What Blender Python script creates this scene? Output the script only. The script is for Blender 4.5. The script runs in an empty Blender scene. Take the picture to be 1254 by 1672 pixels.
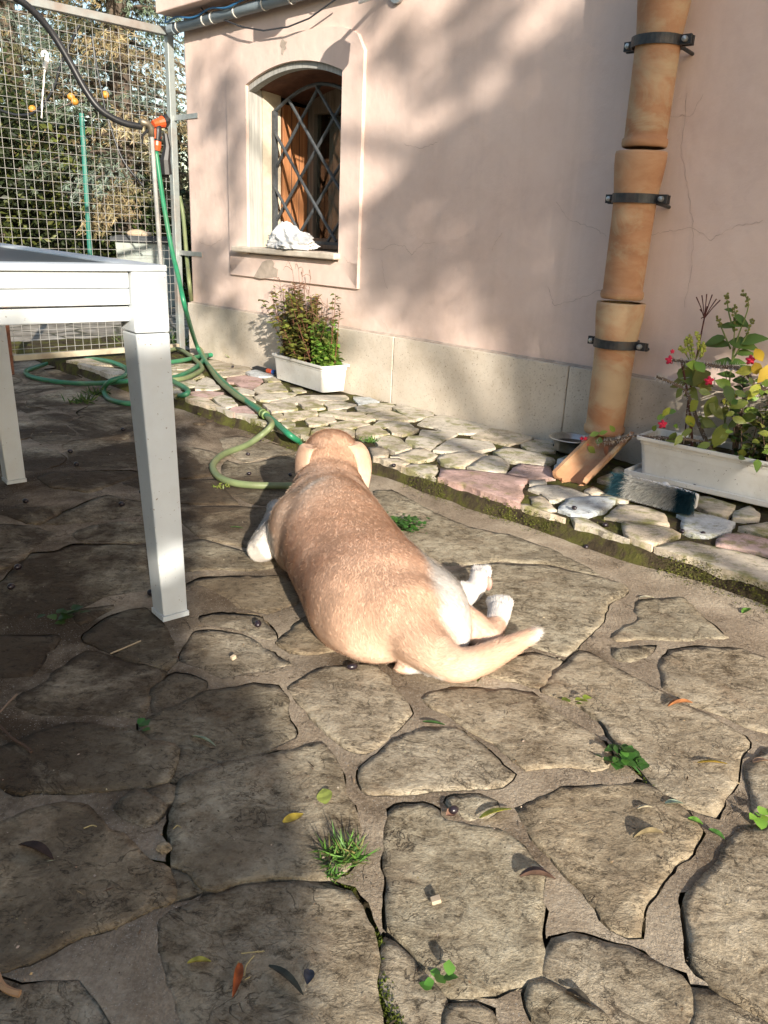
import bpy, bmesh, math, random
import numpy as np
from mathutils import Vector, Matrix
from mathutils.geometry import delaunay_2d_cdt

SC = bpy.context.scene
COL = SC.collection
R = math.radians
random.seed(7)
RNG = np.random.default_rng(11)

# ------------------------------------------------------------------ camera, sky, sun, exposure
cam_d = bpy.data.cameras.new('camera')
cam_d.sensor_fit = 'VERTICAL'
cam_d.sensor_height = 32.0
cam_d.lens = 1309.8 / 1672 * 32.0
cam_d.clip_start = 0.02
cam_d.clip_end = 600
cam = bpy.data.objects.new('camera', cam_d)
COL.objects.link(cam)
_p, _r = R(19.23), R(2.593)
_fw = Vector((0, math.cos(_p), -math.sin(_p)))
_u0 = Vector((0, math.sin(_p), math.cos(_p)))
_rt = Vector((1, 0, 0)) * math.cos(_r) + _u0 * math.sin(_r)
_up = _u0 * math.cos(_r) - Vector((1, 0, 0)) * math.sin(_r)
_m = Matrix((_rt, _up, -_fw)).transposed().to_4x4()
_m.translation = Vector((0, 0, 0.84))
cam.matrix_world = _m
SC.camera = cam

SUN_AZ, SUN_EL = 161.7, 20.5           # compass-style: 0 = +Y, clockwise
_a, _e = R(SUN_AZ), R(SUN_EL)
SUN = np.array([math.sin(_a) * math.cos(_e), math.cos(_a) * math.cos(_e), math.sin(_e)])
world = bpy.data.worlds.new('World')
SC.world = world
world.use_nodes = True
nt = world.node_tree
bg = nt.nodes['Background']
sky = nt.nodes.new('ShaderNodeTexSky')
sky.sky_type = 'NISHITA'
sky.sun_disc = False
sky.sun_elevation = _e
sky.sun_rotation = _a
sky.air_density = 1.2
sky.dust_density = 1.2
sky.ozone_density = 1.0
nt.links.new(sky.outputs[0], bg.inputs[0])
bg.inputs[1].default_value = 0.12
sl = bpy.data.lights.new('sun', 'SUN')
sl.energy = 4.6
sl.angle = R(0.53)
sl.color = (1.0, 0.91, 0.79)
so = bpy.data.objects.new('sun', sl)
COL.objects.link(so)
so.rotation_euler = Vector(-SUN).to_track_quat('-Z', 'Y').to_euler()
so.location = (3, -8, 6)
vs_ = SC.view_settings
SC.display_settings.display_device = 'sRGB'
vs_.view_transform = 'Standard'
vs_.look = 'None'
vs_.gamma = 1.0
vs_.use_curve_mapping = False
vs_.exposure = 1.03
SC.cycles.max_bounces = 6
SC.cycles.diffuse_bounces = 3
SC.cycles.transmission_bounces = 4
SC.cycles.use_denoising = True

# ------------------------------------------------------------------ wall coordinates (s along the wall leftwards, n out of it, z up)
WD = np.array([-0.71109405, 0.7030969, 0.0])
WN = np.array([-0.7030969, -0.71109405, 0.0])
W0 = np.array([0, 3.891, 0.0])
def wp(s, n, z):
    q = W0 + WD * s + WN * n
    return (float(q[0]), float(q[1]), float(z))
def wps(l): return [wp(*q) for q in l]
WROT = math.atan2(-WD[1], -WD[0])       # local +x runs rightwards along the wall

# ------------------------------------------------------------------ noise
def _h(ix, iy, s):
    n = (ix * 374761393 + iy * 668265263 + s * 1442695041) & 0xffffffff
    n = ((n ^ (n >> 13)) * 1274126177) & 0xffffffff
    return ((n ^ (n >> 16)) & 0xffff) / 65535.0
def vnoise(x, y, s=0):
    x = np.asarray(x, float); y = np.asarray(y, float)
    ix = np.floor(x).astype(np.int64); iy = np.floor(y).astype(np.int64)
    fx = x - ix; fy = y - iy
    fx = fx * fx * (3 - 2 * fx); fy = fy * fy * (3 - 2 * fy)
    a = _h(ix, iy, s); b = _h(ix + 1, iy, s); c = _h(ix, iy + 1, s); d = _h(ix + 1, iy + 1, s)
    return (a * (1 - fx) + b * fx) * (1 - fy) + (c * (1 - fx) + d * fx) * fy
def fbm(x, y, s=0, o=4, g=0.5):
    t = 0; a = 1; w = 0
    for i in range(o):
        t = t + a * vnoise(x, y, s + i * 17); w += a
        x = x * 2.03 + 13.1; y = y * 2.03 + 7.7; a *= g
    return t / w

# ------------------------------------------------------------------ mesh building
class MB:
    def __init__(s): s.v = []; s.f = []; s.c = []
    def add(s, vs, fs, col=None):
        o = len(s.v)
        s.v += [tuple(float(x) for x in q) for q in vs]
        s.f += [tuple(o + i for i in f) for f in fs]
        s.c += [col] * len(fs)
        return s
    def box(s, c, size, ax=None, col=None, taper=1.0):
        c = np.array(c, float)
        X, Y, Z = ax if ax is not None else (np.eye(3))
        X, Y, Z = [np.array(q, float) for q in (X, Y, Z)]
        hx, hy, hz = [q / 2 for q in size]
        vs = []
        for dz in (-1, 1):
            t = 1 if dz > 0 else taper
            for dx, dy in ((-1, -1), (1, -1), (1, 1), (-1, 1)):
                vs.append(c + X * dx * hx * t + Y * dy * hy * t + Z * dz * hz)
        return s.add(vs, [(3, 2, 1, 0), (4, 5, 6, 7), (0, 1, 5, 4), (1, 2, 6, 5), (2, 3, 7, 6), (3, 0, 4, 7)], col)
    def wbox(s, s0, s1, n0, n1, z0, z1, col=None):
        return s.box(wp((s0 + s1) / 2, (n0 + n1) / 2, (z0 + z1) / 2), (abs(s1 - s0), abs(n1 - n0), abs(z1 - z0)), (WD, WN, (0, 0, 1)), col)
    def tube(s, path, r, n=8, cap=True, col=None):
        P = [np.array(p, float) for p in path]
        rs = r if hasattr(r, '__len__') else [r] * len(P)
        prev = None; rings = []
        for i, p in enumerate(P):
            t = P[min(i + 1, len(P) - 1)] - P[max(i - 1, 0)]
            t = t / (np.linalg.norm(t) + 1e-9)
            if prev is None:
                a = np.array([0, 0, 1.]) if abs(t[2]) < .9 else np.array([1., 0, 0])
            else: a = prev
            u = a - t * (a @ t); u /= np.linalg.norm(u) + 1e-9
            prev = u; w = np.cross(t, u)
            rings.append([p + (u * math.cos(k * 2 * math.pi / n) + w * math.sin(k * 2 * math.pi / n)) * rs[i] for k in range(n)])
        vs = [q for g in rings for q in g]; fs = []
        for i in range(len(P) - 1):
            for k in range(n):
                fs.append((i * n + k, i * n + (k + 1) % n, (i + 1) * n + (k + 1) % n, (i + 1) * n + k))
        if cap: fs += [tuple(range(n - 1, -1, -1)), tuple((len(P) - 1) * n + k for k in range(n))]
        return s.add(vs, fs, col)
    def lathe(s, prof, base, n=24, a0=0, a1=2 * math.pi, axis=None, col=None, wob=0):
        if axis is None: X, Y, Z = np.eye(3)
        else: X, Y, Z = [np.array(q, float) for q in axis]
        b = np.array(base, float); full = abs(a1 - a0 - 2 * math.pi) < 1e-6
        m = n if full else n + 1; vs = []
        for r, z in prof:
            for k in range(m):
                a = a0 + (a1 - a0) * k / n
                rr = r * (1 + wob * math.sin(a * 3 + z * 9))
                vs.append(b + X * rr * math.cos(a) + Y * rr * math.sin(a) + Z * z)
        fs = []
        for i in range(len(prof) - 1):
            for k in range(n):
                k2 = (k + 1) % m
                fs.append((i * m + k, i * m + k2, (i + 1) * m + k2, (i + 1) * m + k))
        return s.add(vs, fs, col)
    def ell(s, c, r, ax=None, nu=16, nv=10, col=None):
        c = np.array(c, float)
        X, Y, Z = [np.array(q, float) for q in (ax if ax is not None else np.eye(3))]
        vs = [c - Z * r[2]]
        for j in range(1, nv):
            t = -math.pi / 2 + math.pi * j / nv
            for k in range(nu):
                a = 2 * math.pi * k / nu
                vs.append(c + X * r[0] * math.cos(t) * math.cos(a) + Y * r[1] * math.cos(t) * math.sin(a) + Z * r[2] * math.sin(t))
        vs.append(c + Z * r[2]); fs = []
        for k in range(nu):
            fs.append((0, 1 + (k + 1) % nu, 1 + k))
            fs.append((len(vs) - 1, 1 + (nv - 2) * nu + k, 1 + (nv - 2) * nu + (k + 1) % nu))
        for j in range(nv - 2):
            for k in range(nu):
                a = 1 + j * nu
                fs.append((a + k, a + (k + 1) % nu, a + nu + (k + 1) % nu, a + nu + k))
        return s.add(vs, fs, col)
    def mesh(s, name, loc=(0, 0, 0), smooth=False):
        me = bpy.data.meshes.new(name)
        l = loc
        me.from_pydata([(q[0] - l[0], q[1] - l[1], q[2] - l[2]) for q in s.v], [], s.f)
        if any(c is not None for c in s.c):
            at = me.attributes.new('Col', 'FLOAT_COLOR', 'FACE')
            buf = np.ones((len(s.f), 4), np.float32)
            for i, c in enumerate(s.c):
                if c is not None: buf[i, :3] = c
            at.data.foreach_set('color', buf.ravel())
        if smooth: me.polygons.foreach_set('use_smooth', [True] * len(me.polygons))
        me.update()
        return me
    def build(s, name, mat, parent=None, loc=None, smooth=False, bevel=0, kind=None):
        if parent is not None: loc = tuple(parent.location) if loc is None else loc
        if loc is None: loc = (0, 0, 0)
        if parent is not None and parent.type == 'MESH':
            base = parent['_w']
        elif parent is not None: base = tuple(parent.location)
        else: base = (0, 0, 0)
        if parent is not None and parent.type == 'MESH' and loc == tuple(parent.location): loc = base
        me = s.mesh(name, loc, smooth)
        me.materials.append(mat)
        o = bpy.data.objects.new(name, me); COL.objects.link(o)
        o['_w'] = tuple(loc)
        o.location = tuple(loc[i] - base[i] for i in range(3))
        if parent is not None: o.parent = parent
        if bevel:
            b = o.modifiers.new('bevel', 'BEVEL'); b.width = bevel; b.segments = 2; b.limit_method = 'ANGLE'
        if kind: o['kind'] = kind
        return o

def npmesh(name, V, F, mat, parent=None, loc=(0, 0, 0), col=None, smooth=False):
    V = np.asarray(V, np.float32) - np.asarray(loc, np.float32); F = np.asarray(F, np.int32)
    me = bpy.data.meshes.new(name)
    me.vertices.add(len(V)); me.vertices.foreach_set('co', V.ravel())
    k = F.shape[1]
    me.loops.add(F.size); me.loops.foreach_set('vertex_index', F.ravel())
    me.polygons.add(len(F)); me.polygons.foreach_set('loop_start', np.arange(0, F.size, k, dtype=np.int32))
    if col is not None:
        at = me.attributes.new('Col', 'FLOAT_COLOR', 'POINT')
        b = np.ones((len(V), 4), np.float32); b[:, :3] = col
        at.data.foreach_set('color', b.ravel())
    if smooth: me.polygons.foreach_set('use_smooth', np.ones(len(F), bool))
    me.update(calc_edges=True)
    me.materials.append(mat)
    o = bpy.data.objects.new(name, me); COL.objects.link(o)
    base = tuple(parent.location) if parent is not None else (0, 0, 0)
    o.location = tuple(loc[i] - base[i] for i in range(3))
    if parent is not None: o.parent = parent
    return o

def thing(name, label, cat, loc=(0, 0, 0), group=None):
    o = bpy.data.objects.new(name, None); COL.objects.link(o)
    o.empty_display_size = .1
    o.location = loc; o['label'] = label; o['category'] = cat
    if group: o['group'] = group
    return o
def tag(o, label, cat, group=None):
    o['label'] = label; o['category'] = cat
    if group: o['group'] = group
    return o

def leaves(P, D, U, L, Wd, fold=.25, droop=.0, wide=.45):
    """numpy leaf blades: 5 vertices, 4 triangles each"""
    P = np.asarray(P, float); D = np.asarray(D, float); U = np.asarray(U, float)
    D = D / (np.linalg.norm(D, axis=1, keepdims=True) + 1e-9)
    S_ = np.cross(D, U); S_ /= np.linalg.norm(S_, axis=1, keepdims=True) + 1e-9
    N_ = np.cross(S_, D)
    L = np.broadcast_to(np.asarray(L, float), (len(P),))[:, None]; Wd = np.broadcast_to(np.asarray(Wd, float), (len(P),))[:, None]
    up = N_ * Wd * fold
    V = np.stack([P, P + D * L * wide - S_ * Wd + up, P + D * L * wide, P + D * L * wide + S_ * Wd + up, P + D * L - np.array([0, 0, 1.]) * L * droop], 1).reshape(-1, 3)
    b = np.arange(len(P))[:, None] * 5
    F = np.concatenate([b + np.array([[0, 2, 1]]), b + np.array([[0, 3, 2]]), b + np.array([[1, 2, 4]]), b + np.array([[2, 3, 4]])], 0)
    return V, F
def leaves_hi(P, D, U, L, Wd, fold=.25, droop=.0, serr=0.0):
    P = np.asarray(P, float); D = np.asarray(D, float); U = np.asarray(U, float)
    D = D / (np.linalg.norm(D, axis=1, keepdims=True) + 1e-9)
    S_ = np.cross(D, U); S_ /= np.linalg.norm(S_, axis=1, keepdims=True) + 1e-9
    N_ = np.cross(S_, D); n = len(P)
    L = np.broadcast_to(np.asarray(L, float), (n,))[:, None]; Wd = np.broadcast_to(np.asarray(Wd, float), (n,))[:, None]
    T = (.14, .34, .56, .78); K = (.62, 1.0, .95, .56); rows = [P]
    for i, (t, k) in enumerate(zip(T, K)):
        cen = P + D * L * t - N_ * L * droop * t * t - np.array([0, 0, 1.]) * L * droop * t * t * .5
        w = Wd * k * (1 + RNG.uniform(-.14, .14, (n, 1)))
        rows += [cen - S_ * w + N_ * w * fold, cen, cen + S_ * w + N_ * w * fold]
    rows.append(P + D * L - N_ * L * droop - np.array([0, 0, 1.]) * L * droop * .5)
    V = np.stack(rows, 1).reshape(-1, 3); b = np.arange(n)[:, None] * 14; t = [[0, 2, 1], [0, 3, 2]]
    for i in range(3):
        a = 1 + 3 * i; t += [[a, a + 1, a + 4], [a, a + 4, a + 3], [a + 1, a + 2, a + 5], [a + 1, a + 5, a + 4]]
    t += [[10, 11, 13], [11, 12, 13]]
    F = np.concatenate([b + np.array([q]) for q in t], 0)
    return V, F
def rdir(n, zlo=-1, zhi=1):
    z = RNG.uniform(zlo, zhi, n); a = RNG.uniform(0, 2 * math.pi, n); q = np.sqrt(np.maximum(0, 1 - z * z))
    return np.stack([q * np.cos(a), q * np.sin(a), z], 1)
def jit(c, n, a=.25):
    c = np.asarray(c, float)
    return np.clip(c * (1 + RNG.uniform(-a, a, (n, 1))) * (1 + RNG.uniform(-.08, .08, (n, 3))), 0, 1)

# ------------------------------------------------------------------ materials
def new_mat(name):
    m = bpy.data.materials.new(name); m.use_nodes = True
    nt = m.node_tree
    return m, nt, nt.nodes['Principled BSDF']
class NB:
    """tiny node helper"""
    def __init__(s, nt): s.nt = nt
    def n(s, t, **k):
        q = s.nt.nodes.new(t)
        for a, b in k.items():
            if a in q.inputs: q.inputs[a].default_value = b
            else: setattr(q, a, b)
        return q
    def l(s, a, b): s.nt.links.new(a, b)
    def pos(s, scale=(1, 1, 1), rot=(0, 0, 0), obj=False):
        if obj: o = s.n('ShaderNodeTexCoord').outputs['Object']
        else: o = s.n('ShaderNodeNewGeometry').outputs['Position']
        mp = s.n('ShaderNodeMapping'); mp.inputs['Scale'].default_value = scale; mp.inputs['Rotation'].default_value = rot
        s.l(o, mp.inputs[0]); return mp.outputs[0]
    def noise(s, v, sc, det=4, rough=.55, dist=0):
        q = s.n('ShaderNodeTexNoise'); q.inputs['Scale'].default_value = sc; q.inputs['Detail'].default_value = det
        q.inputs['Roughness'].default_value = rough; q.inputs['Distortion'].default_value = dist
        s.l(v, q.inputs['Vector']); return q.outputs['Fac']
    def ramp(s, f, stops):
        q = s.n('ShaderNodeValToRGB'); e = q.color_ramp.elements
        while len(e) < len(stops): e.new(.5)
        for i, (p, c) in enumerate(stops):
            e[i].position = p; e[i].color = (*c, 1) if hasattr(c, '__len__') else (c, c, c, 1)
        s.l(f, q.inputs[0]); return q.outputs[0]
    def mix(s, f, a, b, mode='MIX'):
        q = s.n('ShaderNodeMix', data_type='RGBA', blend_type=mode)
        for i, x in ((0, f), (6, a), (7, b)):
            if hasattr(x, 'is_linked'): s.l(x, q.inputs[i])
            elif hasattr(x, '__len__'): q.inputs[i].default_value = (*x, 1)
            else: q.inputs[i].default_value = x if i == 0 else (x, x, x, 1)
        return q.outputs[2]
    def math(s, op, a, b=0, clamp=False):
        q = s.n('ShaderNodeMath', operation=op, use_clamp=clamp)
        for i, x in enumerate((a, b)):
            if hasattr(x, 'is_linked'): s.l(x, q.inputs[i])
            else: q.inputs[i].default_value = x
        return q.outputs[0]
    def bump(s, h, strength=.5, dist=.01, nrm=None):
        q = s.n('ShaderNodeBump'); q.inputs['Strength'].default_value = strength; q.inputs['Distance'].default_value = dist
        s.l(h, q.inputs['Height'])
        if nrm is not None: s.l(nrm, q.inputs['Normal'])
        return q.outputs[0]

def plain(name, col, rough=.5, metal=0, var=.12, sc=25, bump=.0, dirt=None, dirt_amt=.5, dirt_sc=6, obj=False, spec=.5, specks=None):
    m, nt, b = new_mat(name); k = NB(nt)
    p = k.pos(obj=obj)
    n1 = k.noise(p, sc, 5)
    lo = tuple(x * (1 - var) for x in col); hi = tuple(min(1, x * (1 + var)) for x in col)
    c = k.ramp(n1, [(.3, lo), (.7, hi)])
    if dirt is not None:
        d = k.ramp(k.noise(p, dirt_sc, 6, .65), [(.48, 0.0), (.72, 1.0)])
        c = k.mix(k.math('MULTIPLY', d, dirt_amt), c, dirt)
    if specks is not None:
        d = k.ramp(k.noise(p, specks[1], 3, .6), [(specks[2], 0.0), (specks[2] + .03, 1.0)])
        c = k.mix(d, c, specks[0])
    k.l(c, b.inputs['Base Color'])
    b.inputs['Roughness'].default_value = rough; b.inputs['Metallic'].default_value = metal
    b.inputs['Specular IOR Level'].default_value = spec
    if bump: k.l(k.bump(k.noise(p, sc * 3, 6, .65), bump, .004), b.inputs['Normal'])
    return m
def colmat(name, rough=.6, trans=.0, spec=.3, var=0.0, sc=60):
    """colour from the Col attribute; trans = light through thin leaves"""
    m, nt, b = new_mat(name); k = NB(nt)
    a = k.n('ShaderNodeAttribute', attribute_name='Col')
    c = a.outputs['Color']
    if var:
        f = k.ramp(k.noise(k.pos(), sc, 4), [(.25, 1 - var), (.75, 1 + var * .6)])
        c = k.mix(1.0, c, f, 'MULTIPLY')
    k.l(c, b.inputs['Base Color'])
    b.inputs['Roughness'].default_value = rough; b.inputs['Specular IOR Level'].default_value = spec
    if trans:
        t = k.n('ShaderNodeBsdfTranslucent'); k.l(c, t.inputs[0])
        mx = k.n('ShaderNodeMixShader'); mx.inputs[0].default_value = trans
        k.l(b.outputs[0], mx.inputs[1]); k.l(t.outputs[0], mx.inputs[2])
        k.l(mx.outputs[0], nt.nodes['Material Output'].inputs[0])
    return m

def slate(name, stops, tint, dirt, dirt_shade_pos, grain=.45, moss=0.0, pits=.42, side_shade_amt=.6):
    m, nt, b = new_mat(name); k = NB(nt)
    p = k.pos(); rnd = k.n('ShaderNodeObjectInfo').outputs['Random']
    gv = k.pos((1.0, 1.35, 1.0), (0, 0, R(8)))
    big = k.noise(p, 5.5, 6, .62, .4)
    mid = k.noise(gv, 24, 9, .70, .5)
    fine = k.noise(p, 150, 6, .72)
    f = k.math('ADD', k.math('MULTIPLY', big, .36), k.math('ADD', k.math('MULTIPLY', mid, .40), k.math('MULTIPLY', fine, .28)))
    f = k.math('SUBTRACT', f, .02)
    c = k.ramp(f, stops)
    c = k.mix(k.ramp(rnd, [(0, .0), (1, .75)]), c, k.mix(1.0, c, k.ramp(rnd, tint), 'MULTIPLY'))
    # rusty and tan blooms
    bl = k.ramp(k.noise(p, 9, 5, .6, .3), [(.56, 0.0), (.70, 1.0)])
    c = k.mix(k.math('MULTIPLY', bl, .38), c, (.33, .215, .13))
    # trodden earth; darker towards the table, where ground shadow is painted in too
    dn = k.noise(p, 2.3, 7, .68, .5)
    d = k.ramp(k.math('ADD', dn, dirt_shade_pos), [(.46, 0.0), (.62, 1.0)])
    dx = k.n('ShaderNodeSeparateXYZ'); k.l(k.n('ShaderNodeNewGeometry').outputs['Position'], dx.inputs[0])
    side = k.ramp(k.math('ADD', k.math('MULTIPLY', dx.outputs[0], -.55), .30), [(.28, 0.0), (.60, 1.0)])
    amt = k.math('MULTIPLY', d, k.math('ADD', k.math('MULTIPLY', side, side_shade_amt), .17))
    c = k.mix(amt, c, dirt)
    film = k.ramp(k.math('ADD', k.noise(p, 4.2, 5, .6, .4), k.math('MULTIPLY', rnd, .14)), [(.60, 0.0), (.70, 1.0)])
    c = k.mix(k.math('MULTIPLY', film, .45), c, (.135, .105, .070))
    lo = k.ramp(k.noise(gv, 48, 8, .78, .7), [(.36, pits), (.47, 1.0)])       # pits and lichen specks
    c = k.mix(1.0, c, lo, 'MULTIPLY')
    # hairline flake edges: thin dark lines where a warped noise crosses its middle
    r1 = k.math('ABSOLUTE', k.math('SUBTRACT', k.noise(gv, 11, 6, .62, .9), .5))
    msk = k.ramp(k.noise(p, 8, 3), [(.44, 0.0), (.56, 1.0)])
    ln = k.math('MULTIPLY', k.ramp(r1, [(.0, 1.0), (.013, 0.0)]), msk)
    r2 = k.math('ABSOLUTE', k.math('SUBTRACT', k.noise(gv, 27, 5, .6, 1.1), .5))
    ln = k.math('MAXIMUM', ln, k.math('MULTIPLY', k.ramp(r2, [(.0, .8), (.016, 0.0)]), k.ramp(k.noise(p, 5, 3), [(.48, 0.0), (.58, 1.0)])))
    c = k.mix(k.math('MULTIPLY', ln, .75), c, (.035, .026, .018))
    if moss:
        mo = k.ramp(k.math('ADD', k.noise(p, 16, 6, .65), k.math('MULTIPLY', k.noise(p, 3, 2), .5)), [(.82 - moss * .2, 0.0), (.95 - moss * .2, 1.0)])
        c = k.mix(k.math('MULTIPLY', mo, .7), c, (.19, .19, .04))
    k.l(c, b.inputs['Base Color'])
    b.inputs['Roughness'].default_value = .88; b.inputs['Specular IOR Level'].default_value = .22
    # layered slate flakes: stepped noise plus fine grain
    st = k.n('ShaderNodeMath', operation='SNAP'); k.l(k.noise(gv, 16, 8, .70, .8), st.inputs[0]); st.inputs[1].default_value = .06
    h = k.math('ADD', k.math('MULTIPLY', st.outputs[0], 1.1), k.math('ADD', k.math('MULTIPLY', mid, .8), k.math('ADD', k.math('MULTIPLY', fine, .32), k.math('MULTIPLY', ln, -.25))))
    k.l(k.bump(h, grain, .016), b.inputs['Normal'])
    return m

M = {}
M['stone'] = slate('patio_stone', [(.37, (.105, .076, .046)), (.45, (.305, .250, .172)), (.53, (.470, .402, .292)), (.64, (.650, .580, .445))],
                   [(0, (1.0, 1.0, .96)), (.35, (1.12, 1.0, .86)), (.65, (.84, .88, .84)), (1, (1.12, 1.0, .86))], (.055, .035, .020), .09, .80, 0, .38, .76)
M['wstone'] = slate('walk_stone', [(.28, (.24, .20, .15)), (.42, (.50, .44, .35)), (.56, (.64, .58, .48)), (.74, (.74, .69, .59))],
                    [(0, (1.0, .98, .9)), (.45, (.95, .98, 1.0)), (.55, (1.06, 1.0, .88)), (1, (1.06, .98, .88))], (.20, .15, .09), -.12, .5, .35, .72, .1)
M['pink_stone'] = slate('pink_walk_stone', [(.28, (.30, .19, .16)), (.45, (.50, .355, .31)), (.60, (.62, .46, .41)), (.78, (.67, .54, .49))],
                    [(0, (1, 1, 1)), (1, (1.05, .95, .95))], (.20, .14, .10), -.14, .5, .12, .72, .1)
M['blue_stone'] = slate('pale_walk_stone', [(.28, (.30, .30, .29)), (.45, (.52, .53, .52)), (.60, (.66, .68, .68)), (.78, (.74, .75, .74))],
                    [(0, (1, 1, 1)), (1, (.95, 1.0, 1.02))], (.20, .16, .11), -.14, .5, .15, .75, .1)

def mortar_mat():
    m, nt, b = new_mat('mortar'); k = NB(nt)
    p = k.pos(); 
    a = k.noise(p, 4, 6, .6, .4); f = k.noise(p, 140, 4, .7)
    c = k.ramp(k.math('ADD', k.math('MULTIPLY', a, .7), k.math('MULTIPLY', f, .3)), [(.38, (.150, .110, .072)), (.50, (.320, .254, .180)), (.62, (.480, .400, .295))])
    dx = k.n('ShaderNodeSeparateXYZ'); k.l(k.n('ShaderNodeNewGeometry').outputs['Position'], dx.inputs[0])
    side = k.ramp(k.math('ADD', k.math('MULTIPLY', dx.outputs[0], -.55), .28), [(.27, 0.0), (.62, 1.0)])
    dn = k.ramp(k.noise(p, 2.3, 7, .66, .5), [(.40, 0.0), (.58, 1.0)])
    c = k.mix(k.math('MULTIPLY', dn, k.math('ADD', k.math('MULTIPLY', side, .70), .24)), c, (.055, .035, .020))  # earth stain, with the ground shadow painted in towards the table
    sp = k.ramp(k.noise(p, 330, 2, .5), [(.655, 0.0), (.69, 1.0)])
    c = k.mix(k.math('MULTIPLY', sp, .6), c, (.5, .46, .4))
    k.l(c, b.inputs['Base Color']); b.inputs['Roughness'].default_value = .93; b.inputs['Specular IOR Level'].default_value = .2
    # broom strokes left in the mortar, running a little differently from place to place
    br = k.noise(k.pos((9, 1.6, 1), (0, 0, R(-42))), 24, 4, .6, 1.2)
    msk = k.ramp(k.noise(p, 3.2, 2), [(.40, 0.0), (.52, 1.0)])
    r1 = k.math('ABSOLUTE', k.math('SUBTRACT', k.noise(p, 9, 6, .62, .9), .5))
    ln = k.math('MULTIPLY', k.ramp(r1, [(.0, 1.0), (.010, 0.0)]), k.ramp(k.noise(p, 7, 3), [(.50, 0.0), (.58, 1.0)]))
    c2 = k.mix(k.math('MULTIPLY', ln, .8), c, (.03, .022, .015))
    k.l(c2, b.inputs['Base Color'])
    h = k.math('ADD', k.math('MULTIPLY', k.math('MULTIPLY', br, msk), .60), k.math('ADD', k.math('MULTIPLY', k.noise(p, 160, 6, .72), .8), k.math('MULTIPLY', ln, -.4)))
    k.l(k.bump(h, .8, .010), b.inputs['Normal'])
    return m
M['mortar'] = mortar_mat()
def soil_mat():
    m, nt, b = new_mat('mossy_soil'); k = NB(nt); p = k.pos()
    c = k.ramp(k.noise(p, 12, 8, .7), [(.3, (.025, .019, .012)), (.46, (.075, .058, .036)), (.56, (.10, .095, .03)), (.72, (.135, .14, .035))])
    k.l(c, b.inputs['Base Color']); b.inputs['Roughness'].default_value = 1; b.inputs['Specular IOR Level'].default_value = .1
    k.l(k.bump(k.noise(p, 90, 6, .75), .9, .02), b.inputs['Normal'])
    return m
M['soil'] = soil_mat()
def far_ground_mat():
    m, nt, b = new_mat('far_paving'); k = NB(nt); p = k.pos()
    vo = k.n('ShaderNodeTexVoronoi', feature='DISTANCE_TO_EDGE'); vo.inputs['Scale'].default_value = 2.6
    mp = k.pos((1, 1, 1)); k.l(mp, vo.inputs['Vector'])
    e = k.ramp(vo.outputs['Distance'], [(.015, 0.0), (.05, 1.0)])
    c = k.ramp(k.noise(p, 7, 7, .65), [(.3, (.12, .10, .075)), (.5, (.24, .21, .17)), (.7, (.36, .33, .28))])
    c = k.mix(e, (.06, .055, .03), c)
    k.l(c, b.inputs['Base Color']); b.inputs['Roughness'].default_value = .95
    k.l(k.bump(e, .5, .02), b.inputs['Normal'])
    return m
M['far'] = far_ground_mat()

def wall_mat():
    m, nt, b = new_mat('pink_plaster'); k = NB(nt); p = k.pos()
    n1 = k.noise(p, 2.2, 6, .6, .3); n2 = k.noise(p, 30, 5, .6)
    c = k.ramp(k.math('ADD', k.math('MULTIPLY', n1, .75), k.math('MULTIPLY', n2, .25)), [(.32, (.635, .480, .410)), (.50, (.690, .535, .462)), (.68, (.720, .572, .498))])
    # weather runs and a little grime low down
    run = k.ramp(k.noise(k.pos((3, 3, .25)), 3, 6, .65, .3), [(.5, 0.0), (.72, 1.0)])
    c = k.mix(k.math('MULTIPLY', run, .20), c, (.46, .36, .30))
    zx = k.n('ShaderNodeSeparateXYZ'); k.l(p, zx.inputs[0])
    sp = k.math('MULTIPLY', k.ramp(zx.outputs[2], [(.38, 1.0), (.62, 0.0)]), k.ramp(k.noise(p, 7, 6, .7, .4), [(.40, 0.0), (.65, 1.0)]))
    c = k.mix(k.math('MULTIPLY', sp, .35), c, (.42, .31, .22))
    pt = k.ramp(k.noise(p, 1.1, 3, .5, .6), [(.52, 0.0), (.56, 1.0)])
    c = k.mix(k.math('MULTIPLY', pt, .10), c, (.74, .62, .55))
    k.l(c, b.inputs['Base Color']); b.inputs['Roughness'].default_value = .88; b.inputs['Specular IOR Level'].default_value = .2
    h = k.math('ADD', k.math('MULTIPLY', k.noise(p, 9, 4, .5), 1.0), k.math('MULTIPLY', k.noise(p, 150, 4, .6), .10))
    k.l(k.bump(h, .42, .014), b.inputs['Normal'])
    return m
M['wall'] = wall_mat()
M['bare'] = plain('bare_render', (.40, .33, .27), .95, var=.2, sc=30, bump=.5)
def plinth_mat():
    m, nt, b = new_mat('pitted_limestone'); k = NB(nt); p = k.pos()
    c = k.ramp(k.noise(p, 6, 6, .6), [(.3, (.45, .385, .305)), (.5, (.545, .48, .395)), (.7, (.60, .54, .455))])
    pit = k.ramp(k.noise(p, 120, 5, .7), [(.33, 0.0), (.42, 1.0)])
    c = k.mix(k.math('ADD', k.math('MULTIPLY', pit, .7), .3), (.22, .17, .12), c)
    st = k.ramp(k.noise(k.pos((1, 1, .6)), 4, 5, .65), [(.55, 0.0), (.75, 1.0)])
    c = k.mix(k.math('MULTIPLY', st, .4), c, (.42, .33, .20))
    k.l(c, b.inputs['Base Color']); b.inputs['Roughness'].default_value = .92; b.inputs['Specular IOR Level'].default_value = .2
    h = k.math('ADD', pit, k.math('MULTIPLY', k.noise(p, 60, 5, .7), .8))
    k.l(k.bump(h, .45, .006), b.inputs['Normal'])
    return m
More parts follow.
